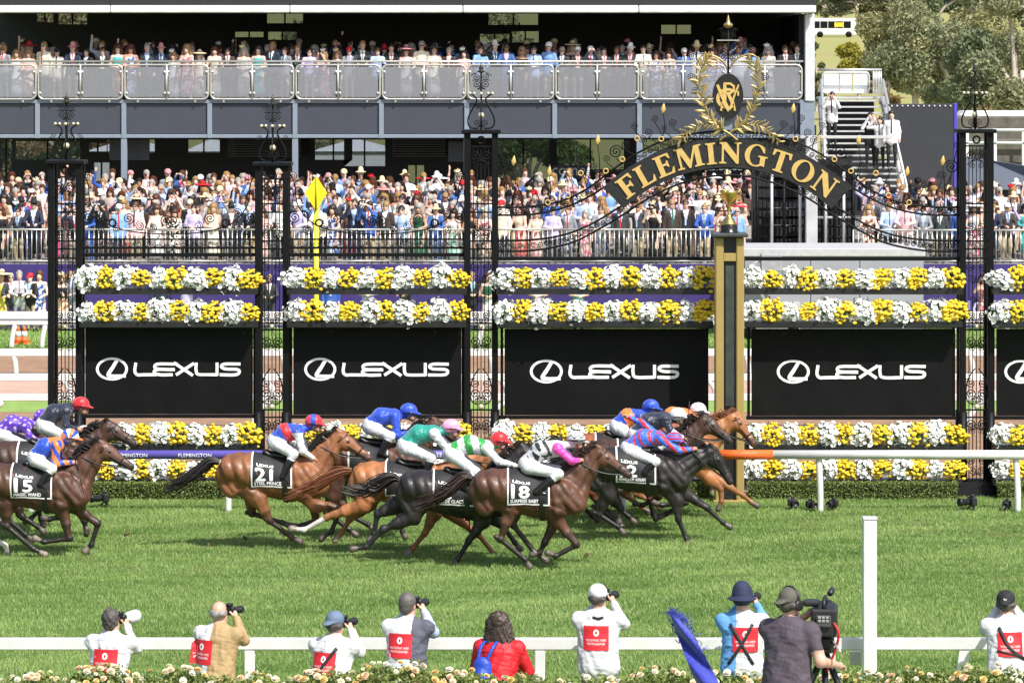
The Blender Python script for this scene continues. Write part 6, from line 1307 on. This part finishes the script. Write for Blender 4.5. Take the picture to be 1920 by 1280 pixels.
MB().lathe([(.06, 0), (.07, .02), (.075, .2), (.085, .22), (.085, .3), (.06, .3)], (0, 0, 0), 16).build('lens', M_cam, vc, (0, .25, k+.01), (-math.pi/2, 0, 0))
MB().tube([(0, -.16, k+.1), (0, -.14, k+.17), (0, .14, k+.17), (0, .17, k+.1)], .02, 8).build('carry_handle', M_cam, vc); MB().bbox(-.20, -.04, -.12, .02, k+.11, k+.17, .02).build('viewfinder', M_cam, vc)
MB().tube([(.05, .1, k+.21), (.06, .34, k+.21)], .03, 10).build('microphone', M_cam, vc)
MB().bbox(-.09, .09, -.12, .12, k-.30, k-.161, .03).build('fluid_head', M_cam, vc); MB().lathe([(.09, 0), (.11, .03), (.06, .07)], (0, 0, 0), 14).build('bowl', M_cam, vc, (0, 0, k-.33)); MB().tube([(.06, -.05, k-.2), (.16, -.35, k-.27)], .013, 6).build('pan_handle', M_stain, vc)
MB().tube(smooth_pts([(.08, -.2, k), (.14, -.24, k-.12), (.10, -.16, k-.3), (.02, -.1, k-.5)], 5), .012, 6).build('red_cable', M_redj, vc)
for a in (.6, 2.7, 4.8): MB().tube([(0, 0, k-.32), (.55*math.cos(a), .55*math.sin(a), 0)], [.035, .02], 8).build('tripod_leg', M_cam, vc); MB().tube([(.25*math.cos(a), .25*math.sin(a), (k-.32)*.55), (.5*math.cos(a), .5*math.sin(a), .1)], .026, 8).build('lower_leg', mat('steel blue leg', '#6f8fb5', .35, .4), vc)

# ---- blue fringed scarf waved in the foreground
Yz = 33.0; sc_o = empty('waved_scarf', W(1335, 1280, Yz), 0, 'royal blue fringed cloth waved up in the foreground', 'scarf'); b0 = np.array(W(1335, 1280, Yz))
M_scf = mat('royal blue pile', (.018, .03, .36), .8, var=.25, vscale=30, bump=.6, bscale=60, sheen=.4)
path = smooth_pts([(1352, 1340, 26), (1322, 1270, 27), (1302, 1225, 24), (1283, 1185, 21), (1270, 1158, 13)], 5); V = []; n_ = 9
for i, (p, q_, hw) in enumerate(path):
    c = np.array(W(p, q_, Yz))-b0
    for j in range(n_):
        t = j/(n_-1)*2-1; V.append((c[0]+t*hw*Yz/FPX*.95, .05*t*t-.06*math.sin(i*.5+t*2), c[2]-t*.05))
m = MB(); N_ = len(path); F = [(i*n_+j, i*n_+j+1, (i+1)*n_+j+1, (i+1)*n_+j) for i in range(N_-1) for j in range(n_-1)]; m.add(V, F, 0, True); m.add([(a, b+.025, c) for a, b, c in V], [f[::-1] for f in F], 0, True); m.build('cloth', M_scf, sc_o)
m = MB(); rr = random.Random(3)
for i in range(240):
    if i % 2: v = np.array(V[(N_-1)*n_+rr.randrange(n_)])
    else: v = np.array(V[rr.randrange(N_//2, N_)*n_+rr.choice((0, n_-1))])
    d = np.array([rr.uniform(-.05, .05), rr.uniform(-.04, .04), rr.uniform(.01, .05)]); v = v+np.array([rr.uniform(-.02, .02)]*3); m.tube([v, v+d*.6, v+d+np.array([rr.uniform(-.02, .02), 0, 0])], [.004, .003, .001], 3)
fo = m.build('fringe', M_scf, sc_o); fo['kind'] = 'stuff'

# ---- rose bushes
def rose_mesh(col, seed):
    r = random.Random(seed); m = MB()
    for layer, (n, rad, z0, z1) in enumerate([(6, .05, 0, .012), (6, .042, .004, .028), (5, .028, .01, .036), (3, .014, .015, .04)]):
        for i in range(n):
            a = 6.283*i/n+layer*.5+r.uniform(-.2, .2); w = 6.283/n*.62; V = [(.004*math.cos(a), .004*math.sin(a), z0)]
            for t in (-1, -.4, .4, 1): V.append((rad*math.cos(a+w*t)*(1-.12*abs(t)), rad*math.sin(a+w*t)*(1-.12*abs(t)), z1+r.uniform(-.003, .005)))
            m.add(V, [(0, 1, 2), (0, 2, 3), (0, 3, 4)], 0, True)
    return m.mesh('rose', col)
RC = [mat('cream rose', (.76, .66, .46), .6, var=.12, vscale=25), mat('peach rose', (.76, .56, .36), .6, var=.15, vscale=25), mat('pale rose', (.78, .73, .60), .6, var=.08, vscale=25), mat('yellow rose', (.72, .52, .20), .6, var=.12, vscale=25)]
ROSE = [rose_mesh(RC[i % 4], i) for i in range(8)]; rr = random.Random(77)
tops = [(60, 1252), (190, 1238), (330, 1240), (470, 1252), (610, 1245), (740, 1238), (860, 1252), (990, 1262), (1120, 1264), (1240, 1248), (1360, 1256), (1480, 1262), (1600, 1258), (1720, 1250), (1850, 1246)]
nm_ = ['below the curly haired photographer', 'left of the tan blazer', 'below the tan blazer', 'left of the slate cap photographer', 'below the slate cap photographer', 'below the grey haired photographer', 'left of the blue backpack', 'right of the blue backpack', 'below the white cap photographer', 'left of the blue scarf', 'right of the blue scarf', 'below the camera operator', 'at the foot of the tall white post', 'right of the tall white post', 'below the black cap photographer']
M_rleaf = vcmat('rose leaf', .42, .45, var=.2, vscale=10, trans=.25)
for i, (p, q) in enumerate(tops):
    Y = 38.6+rr.uniform(-.5, .5); x, _, zt = W(p, q+(16 if p < 700 else 6), Y); root = empty('rose_bush', (x, Y, 0), 0, 'flowering cream rose bush '+['below', 'below'][0]*0+nm_[i], 'rose bush', 'rose bushes in the foreground'); r = np.random.RandomState(i+200); n = 6500
    d = r.normal(size=(n, 3)); d /= np.linalg.norm(d, axis=1)[:, None]; P = d*[.62, .45, .42]*r.uniform(.5, 1.0, n)[:, None]**.5; P[:, 2] += zt-.42+.06*vnoise(P, 7, i); P[:, 2] += .05*vnoise(P, 14, i+5)
    u_ = r.normal(size=(n, 3)); u_ /= np.linalg.norm(u_, axis=1)[:, None]; v_ = np.cross(u_, r.normal(size=(n, 3))); v_ /= np.linalg.norm(v_, axis=1)[:, None]; s = .028*r.uniform(.6, 1.2, n)[:, None]
    t = r.uniform(0, 1, n)[:, None]; c = np.array([.09, .15, .03])*(1-t)+np.array([.34, .38, .11])*t
    o = put('foliage', np_mesh('foliage', np.stack([P+u_*s, P+v_*s*.6, P-u_*s, P-v_*s*.6], 1).reshape(-1, 3), np.arange(4*n).reshape(n, 4), [M_rleaf], col=np.repeat(c, 4, 0)), root); o['kind'] = 'stuff'
    m = MB()
    for k in range(7): m.tube([(rr.uniform(-.1, .1), rr.uniform(-.1, .1), 0), (rr.uniform(-.4, .4), rr.uniform(-.3, .3), zt-.2)], [.012, .006], 5)
    m.build('stems', M_bleather, root)['kind'] = 'stuff'
    for k in range(34 if p < 900 else 20):
        a = rr.uniform(0, 6.28); e = rr.uniform(.25, 1.4); dv = Vector((math.cos(a)*math.cos(e), -abs(math.sin(a)*math.cos(e)) if rr.random() < .8 else math.sin(a)*math.cos(e), math.sin(e))); ps = Vector((dv.x*.62, dv.y*.45, dv.z*.44+zt-.41)); s = rr.uniform(.45, 1.0)
        put('rose', ROSE[rr.randrange(8)], root, ps, (dv+Vector((0, -.25, .15))).to_track_quat('Z', 'Y').to_euler(), (s, s, s))
# ================================================================ THE CROWD
rk = random.Random(99)
SK = [mat('crowd skin %d' % i, c, .55, var=.08) for i, c in enumerate([(.64, .42, .34), (.58, .36, .28), (.68, .47, .39), (.45, .24, .16), (.30, .16, .10)])]
M_sun = mat('sunglasses', (.01, .01, .012), .15)
def pmat(n, h): return n, mat('fabric '+n, h, .75, var=.14, vscale=12, bump=.35, bscale=18)
SUITS = [pmat('navy', '#1d2740'), pmat('black', '#17181c'), pmat('charcoal', '#33363d'), pmat('bright blue', '#2f55a8'), pmat('grey', '#83868e'), pmat('mid blue', '#3d5f9c'), pmat('dark brown', '#3b2f2a')]
SHIRTS = [pmat('white', '#e4e4e6'), pmat('pale blue', '#a9bfe2'), pmat('pale pink', '#efc3c6'), pmat('light grey', '#bdbec4'), pmat('cream', '#e6dcc8'), pmat('sky blue', '#7ca3d8'), pmat('lilac', '#c0b4dc')]
DRESS = [pmat('white', '#e9e7e3'), pmat('red', '#c2202a'), pmat('hot pink', '#e0407f'), pmat('turquoise', '#45b0b2'), pmat('yellow', '#cfc051'), pmat('black', '#1b1b1f'), pmat('coral', '#e0736a'), pmat('mint', '#a4dccb'), pmat('cream', '#e3d6be'), pmat('blush pink', '#e9bdb8'), pmat('rust', '#b5703a'), pmat('cobalt', '#2b49b6'), pmat('dark green', '#1f5a40'), pmat('burgundy', '#6e1c2c'), pmat('pale grey', '#b9b7b4'), pmat('peach', '#eac0a0')]
def floral(n, h1, h2):
    m = bpy.data.materials.new('fabric '+n); m.use_nodes = True; nt = m.node_tree; b = nt.nodes['Principled BSDF']; b.inputs['Roughness'].default_value = .75; tc = nt.nodes.new('ShaderNodeTexCoord'); v = nt.nodes.new('ShaderNodeTexNoise'); v.inputs['Scale'].default_value = 13; v.inputs['Detail'].default_value = 2
    r = nt.nodes.new('ShaderNodeValToRGB'); r.color_ramp.elements[0].position = .47; r.color_ramp.elements[1].position = .53; r.color_ramp.elements[0].color = (*srgb(h1), 1); r.color_ramp.elements[1].color = (*srgb(h2), 1)
    nt.links.new(tc.outputs['Object'], v.inputs['Vector']); nt.links.new(v.outputs['Fac'], r.inputs[0]); nt.links.new(r.outputs[0], b.inputs['Base Color']); return n, m
DRESS += [floral('monochrome floral', '#1b1b1f', '#e6e2dd'), floral('pink floral', '#e8d8d2', '#d0607e'), floral('blue floral', '#e3e6ee', '#3a55a5'), floral('brown floral', '#e6d8c4', '#7a4632')]
TROUS = [pmat('black', '#17181c')[1], pmat('navy', '#1d2740')[1], pmat('charcoal', '#33363d')[1], pmat('beige', '#b39f80')[1], pmat('grey', '#83868e')[1]]
HAIRS = [('dark', mat('crowd dark hair', '#221a17', .5, var=.4, vscale=40)), ('brown', mat('crowd brown hair', '#4a3020', .5, var=.4, vscale=40)), ('blond', mat('crowd blond hair', '#8f7148', .5, var=.3, vscale=40)), ('grey', mat('crowd grey hair', '#97918b', .6, var=.3, vscale=40)), ('auburn', mat('crowd auburn hair', '#4a2418', .5, var=.4, vscale=40))]
HATC = [pmat('straw', '#d9c8a0'), pmat('white', '#e9e7e3'), pmat('black', '#1b1b1f'), pmat('red', '#c2202a'), pmat('straw', '#d9c8a0'), pmat('white', '#e9e7e3'), pmat('dusty pink', '#c98a90'), pmat('black', '#1b1b1f')]
BASE = {}; LOW = {}; HB = {}
def slots(o, mats):
    for i, m in enumerate(mats):
        o.material_slots[i].link = 'OBJECT'; o.material_slots[i].material = m
dummy = [mat('placeholder cloth %d' % i, (.3, .3, .3), .7, var=0) for i in range(9)]
def crowd_idx(V, F, B, J, fem):
    T = B.tags(V)[F[:, 0]]; c = V[F].mean(1); mi = np.zeros(len(F), int); hd = J['hd']
    for t, i in (('top', 1), ('collar', 1), ('slv', 2), ('bot', 3), ('shoe', 4), ('leg', 0), ('lip', 6)): mi[T == t] = i
    mi[np.isin(T, ['skin', 'eye']) & (np.abs(c[:, 2]-hd[2]-.004) < .021) & (c[:, 1] > hd[1]+.045) & (c[:, 2] > hd[2]-.1)] = 5
    if not fem:
        dz = J['nk'][2]+.02-c[:, 2]; front = (c[:, 1] > .02) & np.isin(T, ['top', 'collar'])
        mi[front & (dz < .34) & (np.abs(c[:, 0]) < .085-.22*dz+.0)] = 7; mi[front & (dz < .42) & (np.abs(c[:, 0]) < .022)] = 8
    else: mi[np.isin(T, ['top', 'collar']) & (c[:, 2] > J['nk'][2]-.075)] = 0
    return mi
for fem in (False, True):
    for arms in (('rail', 'side', 'clasp', 'phone', 'shade', 'up') if not fem else ('rail', 'side', 'clasp', 'phone', 'up')):
        B, J = figure(1.66 if not fem else 1.56, .05 if arms != 'rail' else .16, 0, arms, skirt=.52 if fem else None, fem=fem, sleeve='none' if fem and arms != 'clasp' else 'long', hem=0 if fem else .10)
        V, F = B.surf(.0235); BASE[fem, arms] = (np_mesh('body', V, F, dummy, crowd_idx(V, F, B, J, fem), smooth=True), J)
        V, F = B.surf(.045); mi = crowd_idx(V, F, B, J, fem); k = V[F].mean(1)[:, 2] > .85; LOW[fem, arms] = (V, F[k], mi[k], J)
_, J0 = figure(1.66, .05, 0, 'side')
def hat_blob(kind):
    hr = J0['hr']; h = Blob()
    if kind == 'fedora': h.cone(hr((0, -.01, .045)), hr((0, -.01, .13)), .108, .085, .02, '', (.92, 1.05, 1)); h.cone(hr((0, -.01, .055)), hr((0, -.01, .05)), .17, .19, .01, '', (.9, 1.05, .1))
    elif kind == 'wide': h.cone(hr((0, -.02, .06)), hr((0, -.02, .13)), .10, .075, .02); h.cone(hr((.02, -.01, .075)), hr((-.02, -.01, .055)), .24, .26, .01, '', (1, 1, .09))
    elif kind == 'fascinator':
        h.ball(hr((.05, .02, .13)), .07, .02, '', (1.2, 1, .5))
        for k in range(7): a = k*.9; h.cone(hr((.05, .02, .13)), hr((.05+.10*math.cos(a), .02+.08*math.sin(a), .17+.03*(k % 3))), .03, .012, .01)
    elif kind == 'cap': return cap_blob(J0)
    return h
for st_ in ('short', 'bob', 'long', 'curly'): V, F = hair_mesh(st_, J0, 5, .02); HB[st_] = (np_mesh('hair', V-J0['hd'], F, [dummy[0]], smooth=True), V-J0['hd'], F)
for st_ in ('fedora', 'wide', 'fascinator', 'cap'): V, F = hat_blob(st_).surf(.018); HB[st_] = (np_mesh('hat', V-J0['hd'], F, [dummy[0]], smooth=True), V-J0['hd'], F)
def pick(place, force=None):
    fem = rk.random() < .38 if force is None else force
    arms = rk.choice(['rail']*4+['clasp', 'side', 'phone', 'side', 'shade'] if place == 'front' else ['side', 'side', 'clasp', 'phone', 'side', 'shade', 'clasp', 'side', 'phone', 'clasp', 'up']) if not fem else rk.choice(['rail']*3+['clasp', 'side', 'phone', 'clasp'] if place == 'front' else ['side', 'clasp', 'clasp', 'phone', 'side', 'side', 'clasp', 'side', 'up'])
    sk = rk.choice(SK[:3]*3+SK[3:]); gl = M_sun if rk.random() < .55 else sk; lip = M_lip
    if not fem:
        if rk.random() < .64: n, t = rk.choice(SUITS+SUITS[:3]); sh = rk.choice(SHIRTS[:3])[1]; tie = rk.choice([SUITS[0][1], DRESS[1][1], SHIRTS[1][1], sh, DRESS[12][1]]); mats = [sk, t, t, rk.choice([t, t, TROUS[3]]), M_boot, gl, lip, sh, tie]; g = n+' suit'
        else: n, t = rk.choice(SHIRTS); mats = [sk, t, t, rk.choice(TROUS), M_boot, gl, lip, t, rk.choice([t, t, SUITS[0][1], DRESS[1][1]])]; g = n+' shirt'
        hair = rk.choice(['short', 'short', 'curly']); hc = rk.choice(HAIRS[:4]); hat = rk.choice([None]*5+['fedora', 'cap'])
    else:
        n, t = rk.choice(DRESS+[DRESS[i] for i in (0, 0, 0, 5, 5, 8, 8, 9, 9, 9, 14, 14, 15, 16, 16, 17, 17, 18, 19)]); n2, t2 = (n, t) if rk.random() < .8 else rk.choice(DRESS); mats = [sk, t, sk if rk.random() < .5 else t, t2, M_boot, gl, lip, t, t]; g = n+' dress' if t is t2 else n+' top'; hair = rk.choice(['long', 'long', 'bob']); hc = rk.choice(HAIRS); hat = rk.choice([None]*6+['wide', 'fascinator', 'fascinator'])
    return fem, arms, mats, g, hair, hc, hat, rk.choice(HATC) if hat else None
LABELS = set(); CNT = {}
NUM = ['first', 'second', 'third', 'fourth', 'fifth', 'sixth', 'seventh', 'eighth', 'ninth', 'tenth', 'eleventh', 'twelfth', 'thirteenth', 'fourteenth', 'fifteenth', 'sixteenth', 'seventeenth', 'eighteenth', 'nineteenth', 'twentieth', 'twenty-first', 'twenty-second', 'twenty-third', 'twenty-fourth', 'twenty-fifth', 'twenty-sixth', 'twenty-seventh', 'twenty-eighth', 'twenty-ninth', 'thirtieth']
def spectator(x, y, z, place, row, bay, group, spec=None, rz=None):
    fem, arms, mats, g, hair, hc, hat, hcol = spec or pick(place); me, J = BASE[fem, arms]; k = CNT.get((row, bay), 0); CNT[row, bay] = k+1
    if fem and hat is None and hair == 'long' and False: pass
    extra = f' and {hcol[0]} {"hat" if hat in ("fedora", "wide") else hat}' if hat else f', {hc[0]} hair'
    lab = f'person in {g}{extra}, {row}, {NUM[k]} from left {bay}'
    if len(lab.split()) > 16: lab = f'person in {g}, {row}, {NUM[k]} from left {bay}'
    root = empty('person', (x, y, z), math.pi+(rk.uniform(-.35, .35)-.1 if rz is None else rz), lab, 'person', group); s = rk.uniform(.91, 1.05); root.scale = (s, s, s)
    b = put('body', me, root); slots(b, mats)
    h = put('hair', HB[hair][0], root, tuple(J['hd'])); slots(h, [hc[1]])
    if hat: q = put('hat' if hat != 'fascinator' else 'fascinator', HB[hat][0], root, tuple(J['hd'])); slots(q, [hcol[1]])
    return root
MASS_V, MASS_F, MASS_C = [], [], []; _off = [0]
def rep(m):
    """mean colour of a procedural material"""
    for n in m.node_tree.nodes:
        if n.type == 'VALTORGB': return (np.array(n.color_ramp.elements[0].color[:3])+np.array(n.color_ramp.elements[1].color[:3]))/2
    return np.array(m.node_tree.nodes['Principled BSDF'].inputs['Base Color'].default_value[:3])
def mass_person(x, y, z):
    fem, arms, mats, g, hair, hc, hat, hcol = pick('back'); V, F, mi, J = LOW[fem, arms]; C = np.array([rep(m) for m in mats]); parts = [(V, F, C[mi])]
    parts.append((HB[hair][1]+J['hd'], HB[hair][2], np.tile(rep(hc[1]), (len(HB[hair][2]), 1))))
    if hat: parts.append((HB[hat][1]+J['hd'], HB[hat][2], np.tile(rep(hcol[1]), (len(HB[hat][2]), 1))))
    a = math.pi+rk.uniform(-.35, .35); c, s = math.cos(a), math.sin(a); k = rk.uniform(.95, 1.05)
    for V, F, C in parts:
        P = V*k; P = np.c_[P[:, 0]*c-P[:, 1]*s+x, P[:, 0]*s+P[:, 1]*c+y, P[:, 2]+z]; u, inv = np.unique(F, return_inverse=True); P = P[u]; F2 = inv.reshape(F.shape); vc = np.zeros((len(P), 3)); vc[F2.ravel()] = np.repeat(C, 4, 0)
        MASS_V.append(P); MASS_F.append(F2+_off[0]); MASS_C.append(vc); _off[0] += len(P)
def bay_of(p, lst):
    for a, b, n in lst:
        if a <= p < b: return n
    return lst[-1][2]
LB = [(-99, 122, 'left of gate'), (122, 510, 'behind first bay'), (510, 902, 'behind second bay'), (902, 1430, 'behind the arch'), (1430, 3000, 'at far right')]
for k, rown in enumerate(['front terrace row', 'second terrace row', 'third terrace row', None, None, None, None, None]):
    Y = YW+.082+.8*k+(.52 if k == 0 else .4); z = row_z(k); st_ = .50*FPX/Y
    for p0, p1 in ((-10, 1410), (1612, 1935)):
        p = p0+rk.uniform(0, st_)
        while p < p1:
            x = px_x(p, Y)+rk.uniform(-.06, .06); y = Y+rk.uniform(-.12, .12)
            if rown: spectator(x, y, z, 'front' if k == 0 else 'back', rown, bay_of(p, LB), 'spectators on the terrace')
            elif not (p > 1500 and k > 5): mass_person(x, y, z)
            p += st_*rk.uniform(.85, 1.15)
BB = [(-99, 232, 'far left'), (232, 553, 'left'), (553, 875, 'middle'), (875, 1199, 'right'), (1199, 3000, 'far right')]
for k, (rown, dy, gap) in enumerate([('balcony front', .42, .43), ('balcony second row', 1.15, .72), (None, 2.1, .75)]):
    Y = YS+dy; st_ = gap*FPX/Y; p = 2+rk.uniform(0, 8)
    while p < 1497:
        if rown: spectator(px_x(p, Y), Y+rk.uniform(-.06, .08), ZB+.06*k, 'front' if k == 0 else 'back', rown, bay_of(p, BB), 'spectators on the balcony')
        else: mass_person(px_x(p, Y), Y, ZB+.1)
        p += st_*rk.uniform(.85, 1.2)
for p in (4, 20, 36, 58, 74, 118, 134, 300, 350, 505, 620, 690, 760, 885, 915, 1010, 1085, 1845):
    Y = 107.6; spectator(px_x(p, Y), Y, .01, 'front', 'by purple wall', bay_of(p, LB), 'spectators by the purple wall')
spw = {True: None}
for i, (p, q) in enumerate([(1632, 316), (1650, 318), (1672, 315), (1560, 272)]):
    Y = 120.6-.3*i; x, _, z = W(p, q, Y); o = spectator(x, Y, z-.0, 'back', 'on aluminium stairs', 'at far right', 'people on the stairs', spec=(False, ('phone', 'shade', 'side', 'phone')[i], [SK[i], SHIRTS[0][1] if i else SUITS[1][1], SHIRTS[0][1], TROUS[0], M_boot, SK[0], M_lip, SHIRTS[0][1], TROUS[0]], 'white shirt' if i else 'black waistcoat', 'short', HAIRS[0], None, None))
cr = put('crowd', np_mesh('crowd', np.concatenate(MASS_V), np.concatenate(MASS_F), [vcmat('crowd cloth', .75, .2, var=.12, vscale=9)], smooth=True, col=np.concatenate(MASS_C))); tag(cr, 'packed spectators in the rear rows of the terrace and balcony', 'crowd', kind='stuff')

for i, (p, q, Y, l) in enumerate([(237, 1000, 59.5, 'clod of turf kicked up behind the bay with cloth 15'), (391, 1022, 58.9, 'clod of turf lying behind the bay with cloth 21'), (460, 1008, 59, 'small clod of turf near the hind hooves of cloth 21'), (812, 1046, 57.6, 'small clod of turf near the black horse'), (1100, 1040, 57.5, 'clod of turf ahead of the bay with cloth 18')]):
    B = Blob().ball((0, 0, 0), .03, .02).ball((.03, .01, .01), .022, .02).ball((-.02, 0, -.02), .02, .02); V, F = B.surf(.012); V = V*(1+.25*vnoise(V, 90, i)[:, None]); o = put('turf_clod', np_mesh('turf_clod', V, F, [M_clod] if 'M_clod' in globals() else [globals().setdefault('M_clod', mat('clod soil', (.10, .07, .035), .95, var=.4, vscale=60, bump=.5))]), None, W(p, q, Y), (i, i*2, 0)); tag(o, l, 'clod', 'turf clods')
